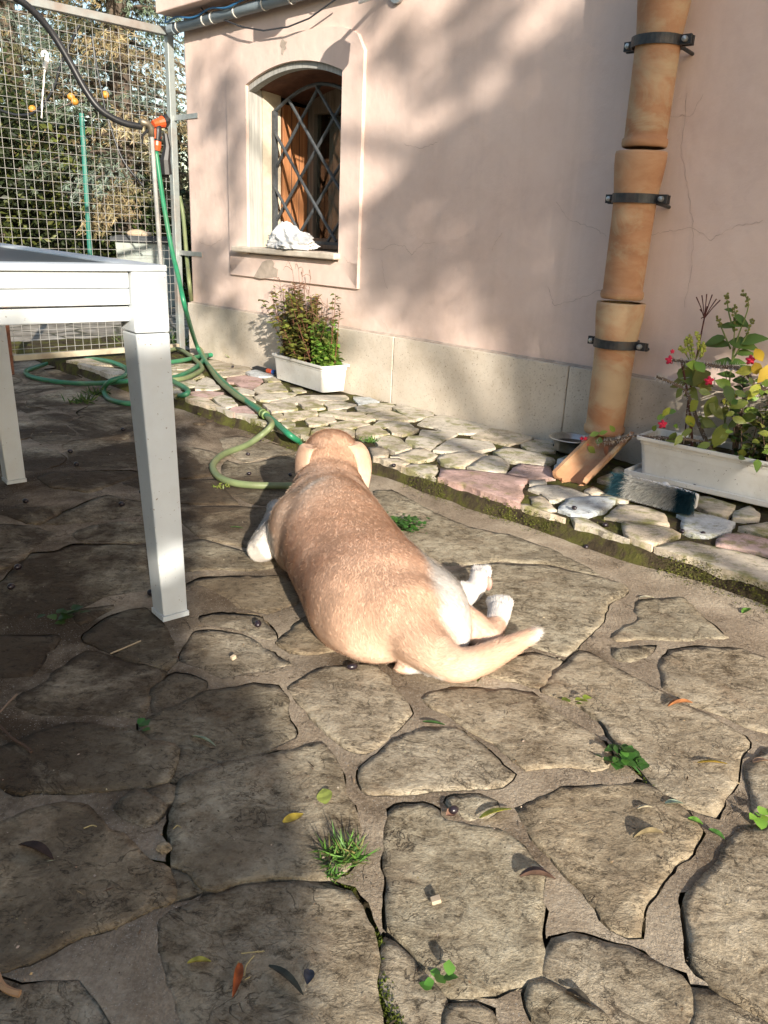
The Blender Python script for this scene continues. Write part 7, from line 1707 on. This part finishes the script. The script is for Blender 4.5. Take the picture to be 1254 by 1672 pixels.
# ears: drooping flaps
def ear(sgn):
    b = MB(); n, m = 9, 7; vs = []; EW = (DOGF * .62 + DOGR * .785) if sgn > 0 else (DOGF * .97 - DOGR * .24); ET = np.cross(EW, (0, 0, 1.))
    root = np.array((-.160, 2.200, .266)) + DOGR * sgn * .058
    for i in range(n):
        t = i / (n - 1)
        c = root + DOGR * sgn * ((.036 if sgn > 0 else .030) * math.sin(min(1, t * 1.6) * math.pi / 2) + .004 * t) + np.array([0, 0, -.150 * max(0, t - .10) ** 1.05 + .014 * math.sin(t * math.pi)]) + DOGF * (-.040 * t)
        w = .029 + .013 * math.sin(math.pi * min(1, t * .9 + .1)) - .026 * (max(0, t - .72) / .28) ** 1.6
        for k in range(m):
            a = 2 * math.pi * k / m
            vs.append(c + (EW * math.cos(a) * w + ET * math.sin(a) * (.014 - .007 * t)))
    fs = [(i * m + k, i * m + (k + 1) % m, (i + 1) * m + (k + 1) % m, (i + 1) * m + k) for i in range(n - 1) for k in range(m)] + [tuple(range(m)), tuple((n - 1) * m + k for k in range(m))]
    b.add(vs, fs); me = b.mesh('ear')
    o = bpy.data.objects.new('tmp', me); COL.objects.link(o); s_ = o.modifiers.new('s', 'SUBSURF'); s_.levels = 2
    dg = bpy.context.evaluated_depsgraph_get(); me2 = bpy.data.meshes.new_from_object(o.evaluated_get(dg), depsgraph=dg); bpy.data.objects.remove(o)
    bm2 = bmesh.new(); bm2.from_mesh(me2); bmesh.ops.recalc_face_normals(bm2, faces=bm2.faces); bm2.to_mesh(me2); bm2.free(); me2.name = 'ear'
    nv = len(me2.vertices); c_ = np.empty(nv * 3, np.float32); me2.vertices.foreach_get('co', c_); c_ = c_.reshape(-1, 3)
    def colf(P):
        t = ss(.225, .165, P[:, 2])[:, None] * .50; return TAN * .90 * (1 - t) + (CREAM * .8 + WHITE * .2) * np.array([.95, .86, .84]) * t
    at = me2.attributes.new('Col', 'FLOAT_COLOR', 'POINT'); q = np.ones((nv, 4), np.float32); q[:, :3] = colf(c_); at.data.foreach_set('color', q.ravel())
    me2.calc_loop_triangles(); tr = np.empty(len(me2.loop_triangles) * 3, np.int32); me2.loop_triangles.foreach_get('vertices', tr); tr = tr.reshape(-1, 3)
    v_ = np.empty(nv * 3, np.float32); me2.vertices.foreach_get('normal', v_); v_ = v_.reshape(-1, 3)
    me2.vertices.foreach_set('co', (c_ - DL.astype(np.float32)).ravel()); me2.materials.clear(); me2.materials.append(M['dog']); me2.polygons.foreach_set('use_smooth', [True] * len(me2.polygons)); me2.update()
    o = bpy.data.objects.new('ear', me2); COL.objects.link(o); o.parent = dog
    f = fur_on(c_, tr, v_, 9000, .007, colf, lambda P: np.tile(np.array([0, -.2, -1.]), (len(P), 1)), 'ear_fur', .12, .0009); f.parent = o; f.location = (0, 0, 0)
ear(-1); ear(1)
q = MB(); q.ell((-.161, 2.398, .196), (.016, .012, .013), (DOGR, DOGF, ZZ), 12, 8); q.build('nose', M['nose'], dog, smooth=True)
for sg in (-1, 1):
    q = MB(); q.ell(np.array((-.159, 2.308, .236)) + DOGR * sg * .034, (.010, .010, .010), None, 12, 8); q.build('eye', M['eye'], dog, smooth=True)
q = MB()
for sg in (1,):
    q.ell((.260, 1.786, .046), (.013, .008, .019), (np.array([.6, -.8, 0]), np.array([.8, .6, 0]), ZZ), 10, 6)
q.build('paw_pad', plain('pink_pad', (.55, .27, .22), .6), dog, smooth=True)

# ------------------------------------------------------------------ garden beyond the gate
def crown_leaves(c, rad, n, L, Wd, cols, hollow=.35, seed=0, clump=9, cl_r=.3, mat='leaf', name='crown', parent=None, droop=.1, amt=.3):
    cc = np.array(c, float); k = rdir(clump * 6); rr = RNG.uniform(hollow, 1, (clump * 6, 1)) ** .6
    ctr = cc + k * rr * np.array(rad)
    pick = RNG.integers(0, len(ctr), n); P = ctr[pick] + RNG.normal(0, 1, (n, 3)) * cl_r
    D = rdir(n, -.9, .6); V, F = leaves(P, D, rdir(n), RNG.uniform(.6, 1.2, n) * L, RNG.uniform(.7, 1.2, n) * Wd, .25, droop)
    tone = RNG.uniform(.6, 1.25, len(ctr))[pick][:, None]
    C = np.array([cols[i] for i in RNG.integers(0, len(cols), len(ctr))])[pick] * tone
    return npmesh(name, V, F, M[mat], parent, tuple(parent.location), np.repeat(jit(C, n, amt), 5, 0))
def trunk(t, base, top, r, limbs, n=10):
    q = MB(); base = np.array(base, float); top = np.array(top, float)
    P = [base + (top - base) * i / 5 + np.array([RNG.normal(0, .03), RNG.normal(0, .03), 0]) * (i > 0) for i in range(6)]
    q.tube(P, [r * (1 - .6 * i / 5) for i in range(6)], n)
    for e in limbs:
        f = RNG.uniform(.35, .95); a = base + (top - base) * f; e = np.array(e, float)
        q.tube([tuple(a), tuple((a + e) / 2 + np.array([0, 0, .12])), tuple(e)], [r * .35, r * .22, r * .07], 6)
    return q.build('trunk', M['bark'], t)
# conifers: drooping branches set with short sprays
def conifer(name, label, base, H, Rad, n_br, cols, zlow=.3):
    t = thing(name, label, 'tree', base, None); b0 = np.array(base)
    q = MB(); q.tube([tuple(b0), tuple(b0 + (0, 0, H * .5)), tuple(b0 + (0, 0, H))], [.16, .10, .02], 9); q.build('trunk', M['bark'], t)
    q = MB(); P, D, C = [], [], []
    for i in range(n_br):
        z = zlow + (H - zlow) * (i / n_br) ** 1.0; a = i * 2.4 + RNG.normal(0, .3); L = Rad * (1 - .75 * (z / H)) * RNG.uniform(.7, 1.15)
        d = np.array([math.cos(a), math.sin(a), 0]); tone = RNG.uniform(.55, 1.3); col = np.array(cols[RNG.integers(len(cols))]) * tone
        pts = [b0 + np.array([0, 0, z]) + d * L * u + np.array([0, 0, .12 * L * u - .30 * L * u * u]) for u in np.linspace(0, 1, 5)]
        q.tube([tuple(p) for p in pts], [.028, .022, .016, .010, .004], 4, False)
        m = int(100 * L); u = RNG.uniform(.12, 1, m); cx = b0 + np.array([0, 0, z]) + d * (L * u)[:, None] + np.array([0, 0, 1.]) * (.12 * L * u - .30 * L * u * u)[:, None]
        sdv = np.cross(d, (0, 0, 1.)); P.append(cx + sdv * (RNG.normal(0, .16, m) * (1.1 - .6 * u))[:, None] + np.array([0, 0, 1.]) * RNG.normal(-.03, .06, m)[:, None]); D.append(d * .6 + rdir(m) * .8 + np.array([0, 0, -.25])); C.append(np.tile(col, (m, 1)))
    q.build('branches', M['bark'], t)
    P = np.concatenate(P); D = np.concatenate(D); C = np.concatenate(C); n = len(P)
    reps = 9; P = np.repeat(P, reps, 0); C = np.repeat(C, reps, 0); D = np.repeat(D, reps, 0) + rdir(n * reps) * .8; n *= reps
    V, F = leaves(P, D, rdir(n), RNG.uniform(.035, .08, n), RNG.uniform(.003, .0065, n), .3, .1)
    npmesh('crown', V, F, M['needle'], t, tuple(base), np.repeat(jit(C, n, .35), 5, 0))
BR_ = [(.30, .24, .13), (.24, .20, .11), (.18, .17, .09), (.36, .30, .18), (.14, .18, .12), (.20, .25, .20)]
conifer('conifer', 'tall brownish conifer right behind the gate post', (-2.95, 9.35, -.03), 5.8, 1.55, 130, BR_, .95)
conifer('conifer', 'broad browning conifer behind the middle of the gate', (-4.75, 10.9, -.03), 6.2, 1.9, 130, BR_, .9)
conifer('conifer', 'dark green conifer at the far left behind the gate', (-7.6, 12.2, -.03), 6.4, 2.3, 100, [(.07, .08, .04), (.12, .12, .06), (.18, .16, .08)], .5)
ot = thing('orange_tree', 'dark leafed orange tree with ripe fruit behind the gate mesh', 'tree', (-3.95, 8.4, -.03))
trunk(ot, (-3.95, 8.4, -.03), (-3.95, 8.45, 1.5), .07, [(-4.4, 8.3, 1.6), (-3.5, 8.5, 1.7), (-4.0, 8.1, 1.8), (-3.9, 8.8, 1.7)])
crown_leaves((-4.05, 8.45, 1.15), (.85, .60, .95), 11000, .085, .020, [(.022, .034, .011), (.038, .053, .015), (.09, .105, .024), (.016, .025, .008)], .3, clump=14, cl_r=.17, parent=ot)
for v in [(-3.3402, 8.0, 1.7522), (-2.9625, 7.95, 1.8598), (-2.9329, 7.95, 1.8217), (-2.637, 7.9, 1.8805)]:
    q = MB(); q.ell(v, (.034, .034, .032), None, 12, 8); q.build('orange', M['fruit'], ot, smooth=True)
b = np.array((-2.15, 8.9, 1.75)); lt = thing('laurel_bush', 'dark evergreen bush filling the gap beside the pale bin', 'bush', (-2.6, 9.3, -.03))
trunk(lt, (-2.6, 9.3, -.03), (-2.6, 9.35, .9), .04, [(-2.9, 9.2, 1.0), (-2.3, 9.4, 1.0)])
crown_leaves((-2.65, 9.5, .65), (.95, .35, .65), 6500, .075, .022, [(.03, .05, .018), (.05, .085, .025), (.09, .12, .03)], .2, clump=9, cl_r=.15, parent=lt)
hb = thing('hedge', 'dark hedge along the far side of the yard behind the bin', 'hedge', (-4.5, 9.9, -.03))
q = MB()
for i in range(9): q.tube([(-7.2 + i * .62, 9.95 + RNG.normal(0, .08), -.03), (-7.2 + i * .62 + RNG.normal(0, .1), 9.95, 1.3)], [.035, .012], 6)
q.build('stems', M['bark'], hb)
P_ = np.stack([RNG.uniform(-7.6, -2.0, 26000), RNG.normal(10.0, .28, 26000), RNG.uniform(.0, 1.9, 26000) ** 1.0], 1)
tone = fbm(P_[:, 0] * 2.2, P_[:, 2] * 2.2, 91, 3)[:, None]
V, F = leaves(P_, rdir(26000), rdir(26000), RNG.uniform(.05, .1, 26000), .020, .25, .1)
npmesh('foliage', V, F, M['leaf'], hb, tuple(hb.location), np.repeat(jit(np.array([.018, .024, .011]) * (.3 + 1.5 * tone), 26000, .35), 5, 0))
# bin, green post, loose cables
bn = thing('bin', 'pale plastic garden bin with dark lid standing behind the gate', 'bin', (-2.55, 8.62, -.006))
q = MB(); q.box((-2.55, 8.62, .315), (.50, .46, .64), None, None, .88)
for z in (.12, .22, .32, .42, .52): q.box((-2.55, 8.62 - .222 - .012 * (z - .1), z), (.47, .014, .012))
q.build('body', M['bin'], bn, bevel=.012)
q = MB(); q.box((-2.55, 8.62, .662), (.58, .52, .050)); q.box((-2.55, 8.60, .692), (.50, .44, .012)); q.build('lid', M['dark_lid'], bn, bevel=.01)
q = MB(); q.ell((-2.62, 8.55, .715), (.11, .07, .045), None, 10, 6); q.ell((-2.52, 8.52, .712), (.06, .05, .03), None, 9, 6)
tag(q.build('paper_heap', M['hull'], loc=(-2.6, 8.55, .70)), 'crumpled orange and tan paper lying on the bin lid', 'paper')
q = MB(); q.tube([(-2.6244, 7.2, 0.4761), (-2.6083, 7.2, 1.6458)], .020, 8); gp0 = (-2.6244, 7.2, 0.4761); q.tube([(gp0[0] + .02, gp0[1], -.02), gp0], .020, 8)
tag(q.build('post', M['green_post'], loc=(gp0[0], gp0[1], 0)), 'thin green painted post standing in the garden behind the gate', 'post')
hose('cable', [(-3.0001, 6.6, 1.5744), (-2.8658, 6.6, 1.5468), (-2.7344, 6.6, 1.577), (-2.598, 6.6, 1.7136), (-2.5024, 6.6, 1.9186), (-2.3568, 6.6, 2.1598)], .010, M['hose_black'], 'black cable looping up through the branches behind the gate', 'cable', 6)
hose('cable', [(-2.3773, 6.9, 2.1419), (-2.3493, 6.9, 1.8948), (-2.3238, 6.9, 1.7267), (-2.2996, 6.9, 1.5987), (-2.1996, 6.9, 1.2952), (-2.0403, 6.9, 1.0988)], .009, M['hose_black'], 'second black cable hanging down behind the middle of the gate', 'cable', 6)

# ------------------------------------------------------------------ unseen greenery around the viewer, placed to throw the shade
def sunback(p, t): return np.asarray(p) + SUN * np.asarray(t)[:, None]
def poly_in(P2, poly): return inpoly(P2[:, 0], P2[:, 1], np.array(poly))
DARK = [(-0.9104, 1.5993), (-0.7551, 1.5116), (-0.6248, 1.4433), (-0.4869, 1.3477), (-0.2996, 1.2921), (-0.165, 1.2522), (-0.0719, 1.1414), (0.044, 1.0474), (0.2009, 0.9551), (0.2566, 0.7892), (0.2288, 0.6637), (0.1884, 0.5521), (0.0144, 0.5939), (-0.2149, 0.651), (-0.4255, 0.6905), (-0.6203, 0.7148), (-0.853, 0.7747), (-0.8899, 0.4971), (-1.2204, 0.4667), (-1.7395, 0.493), (-2.179, 0.4644), (-1.8764, 1.7828), (-1.1613, 1.9381)]
MID = [(0.252, 0.6908), (0.2204, 0.4914), (-0.1937, 0.447), (-0.5824, 0.4756), (-0.8303, 0.5026), (-0.8836, 0.5442), (-0.8671, 0.7754), (-0.4217, 0.728)]
DAP = [(0.2916, 1.9427), (0.1002, 1.9115), (-0.6097, 1.7957), (-0.8964, 1.6105), (-0.7538, 1.5217), (-0.5943, 1.4565), (-0.2625, 1.3288), (-0.1243, 1.3137), (-0.0258, 1.4152), (0.0731, 1.4947), (0.2311, 1.5331)]
LEFT = [(1.6787, 1.7888), (1.2749, 1.7728), (1.1751, 1.3593), (1.2861, 0.5323), (1.2003, 0.3336), (0.8018, 0.5346), (0.2438, 0.5185), (0.0017, 0.3977), (-0.0096, 0.2247), (1.0254, 0.146), (1.7624, 0.1251)]
HOLES = [(wh, rx, rz) for wh, rx, rz in zip([(-0.4352, 1.1828), (-0.7293, 1.0194), (-0.8156, 0.8412), (-0.5446, 1.3761), (-0.3377, 0.8864), (-0.1558, 0.9204), (-0.1256, 0.8298), (-0.3824, 0.598), (-0.1872, 0.5283), (-0.7388, 0.5049), (-0.5461, 0.8076), (-0.2513, 1.0695), (0.0108, 0.5384), (-0.5877, 1.5604), (-1.255, 1.0669), (-1.2525, 0.9017)], [.035,.12,.07,.13,.05,.03,.04,.12,.08,.10,.05,.03,.05,.06,.025,.025], [.035,.05,.03,.05,.025,.06,.025,.05,.03,.08,.02,.03,.05,.03,.03,.03])]
def wall_keep(P2):
    s, z = P2[:, 0], P2[:, 1]
    pr = np.zeros(len(s))
    pr = np.where(poly_in(P2, LEFT), (.04 + .55 * (fbm(s * 6 + z * 3, z * 5 - s * 4, 101, 3) > .57)) * np.where((z < .62) & (s < 1.25), .18, 1), pr)
    pr = np.where(poly_in(P2, DAP), .95 * (fbm(s * 7 + z * 6, z * 5 - s * 2, 103, 3) > .56), pr)
    pr = np.where(poly_in(P2, MID), .12 + .80 * (fbm(s * 9 + z * 4, z * 9 - s * 3, 105, 3) > .50), pr)
    pr = np.where(poly_in(P2, DARK), 1.0, pr)
    for (hs, hz), rx, rz in HOLES:
        u = (s - hs) * .82 - (z - hz) * .57; v = (s - hs) * .57 + (z - hz) * .82
        # streaks lean the way the light falls across the wall
        q_ = (u / (rz * 1.35)) ** 2 + (v / (rx * 1.25)) ** 2; pr = np.where(q_ < .6, 0.0, np.where(q_ < 1.3, pr * .35, pr))
    return pr
tr = thing('shade_tree', 'tall leafy tree behind the viewer that dapples the house wall', 'tree', tuple(np.array(wp(-1.2, 0, 0)) * (1, 1, 0) + np.array([SUN[0] * 10.5, SUN[1] * 10.5, -.03])))
n = 52000
P2 = np.stack([RNG.uniform(-4.2, 1.9, n), RNG.uniform(.05, 3.2, n)], 1); keep = RNG.random(n) < wall_keep(P2); P2 = P2[keep]; n = len(P2)
W3 = W0 + WD * P2[:, :1] + np.array([0, 0, 1.]) * P2[:, 1:]
P3 = sunback(W3, RNG.uniform(9.0, 12.5, n)); V, F = leaves(P3, rdir(n), rdir(n), RNG.uniform(.06, .10, n), RNG.uniform(.014, .022, n), .2, .1); V = V - np.repeat((V.reshape(-1, 5, 3)[:, 2] - P3), 5, 0)
npmesh('crown', V, F, M['leaf'], tr, tuple(tr.location), np.repeat(jit([(.06, .10, .03)] * n, n), 5, 0))
tl_ = np.array(tr.location); trunk(tr, tl_, tl_ + (0, 0, 5.2), .17, [tuple(P3[i]) for i in RNG.integers(0, n, 34)])
GD = [(-0.0528, 0.6583), (-0.0661, 0.7479), (-0.0799, 0.8127), (-0.0926, 0.8978), (-0.1247, 1.0236), (-0.1639, 1.1531), (-0.2091, 1.28), (-0.287, 1.3522), (-0.359, 1.4059), (-0.4129, 1.5345), (-0.4335, 1.6984), (-0.4826, 1.8918), (-0.5199, 2.1054), (-0.6506, 2.6113), (-0.77, 2.9935), (-0.9369, 3.1558)]
GDP = [(.06, -3.2), (.0, -1.0), (-.045, .2)] + [tuple(q) for q in GD] + [(-.95, 3.10), (-1.15, 3.12), (-2.2, 3.10), (-4.5, 3.1), (-4.5, -3.2)]
GMID = [(-.80, 3.05), (-.9, 3.75), (-1.3, 4.4), (-2.4, 5.2), (-4.5, 5.6), (-4.5, 3.1)]
LITP = [(-.90, 3.12), (-1.0, 3.62), (-2.2, 3.62), (-2.2, 3.12)]
hd_ = thing('shade_hedge', 'tall unseen hedge behind the viewer, shaped to shade the near left paving', 'hedge', (.3, -4.6, -.03))  # added hedge: leaves set along the sun's rays to cast the ground shadow
n = 125000
Q2 = np.stack([RNG.uniform(-4.5, .25, n), RNG.uniform(-3.2, 5.6, n)], 1)
Q2 = Q2 + np.stack([RNG.normal(0, .012, n), RNG.normal(0, .012, n)], 1)
pr = np.where(poly_in(Q2, GMID), .10 + .60 * (fbm(Q2[:, 0] * 4, Q2[:, 1] * 2.2, 111, 3) > .46), 0.0)
pr = np.where(poly_in(Q2, LITP), 0.04, pr)
pr = np.where(poly_in(Q2, GDP), 1.0, pr)
lp_ = np.array((-0.456, 1.6212, 0.14)); lg = lp_[:2] - SUN[:2] / SUN[2] * lp_[2]
pr = np.where(((Q2[:, 0] - lg[0]) / .045) ** 2 + ((Q2[:, 1] - lg[1]) / .12) ** 2 < 1, 0, pr)
for gx_, gy_, rr in [(-1.3171, 3.4122, 0.2), (-0.6966, 1.8674, 0.0), (-0.6241, 1.7636, 0.0)]: pr = np.where((Q2[:, 0] - gx_) ** 2 + (Q2[:, 1] - gy_) ** 2 < rr * rr, 0, pr)
keep = RNG.random(n) < pr; Q2 = Q2[keep]; n = len(Q2)
yt = RNG.uniform(-5.2, -4.1, n); tt = (yt - Q2[:, 1]) / SUN[1]
P3 = sunback(np.concatenate([Q2, np.zeros((n, 1))], 1), tt)
V, F = leaves(P3, rdir(n), rdir(n), RNG.uniform(.05, .085, n), RNG.uniform(.014, .022, n), .2, .1); V = V - np.repeat((V.reshape(-1, 5, 3)[:, 2] - P3), 5, 0)
npmesh('foliage', V, F, M['leaf'], hd_, tuple(hd_.location), np.repeat(jit([(.05, .085, .025)] * n, n), 5, 0))
q = MB()
for i in range(10): q.tube([(-3 + i * .42, -4.65, -.03), (-3 + i * .42 + RNG.normal(0, .1), -4.65, 2.2)], [.03, .012], 6)
q.build('stems', M['bark'], hd_)
sh_ = thing('sky_block_hedge', 'unseen hedge added at the left to cut sky light on the paving', 'hedge', (-4.2, -1.0, -.03))  # added hedge, out of view, keeps sky light off the left paving
n = 30000; P_ = np.stack([RNG.normal(-4.2, .22, n), RNG.uniform(-4.8, 3.6, n), RNG.uniform(0, 3.0, n)], 1)
V, F = leaves(P_, rdir(n), rdir(n), RNG.uniform(.06, .1, n), .022, .25, .1)
npmesh('foliage', V, F, M['leaf'], sh_, tuple(sh_.location), np.repeat(jit([(.035, .055, .02)] * n, n, .35), 5, 0))
q = MB()
for i in range(12): q.tube([(-4.2, -4.6 + i * .7, -.03), (-4.2 + RNG.normal(0, .08), -4.6 + i * .7, 2.4)], [.03, .012], 6)
q.build('stems', M['bark'], sh_)

for o in bpy.data.objects:
    if '_w' in o: del o['_w']
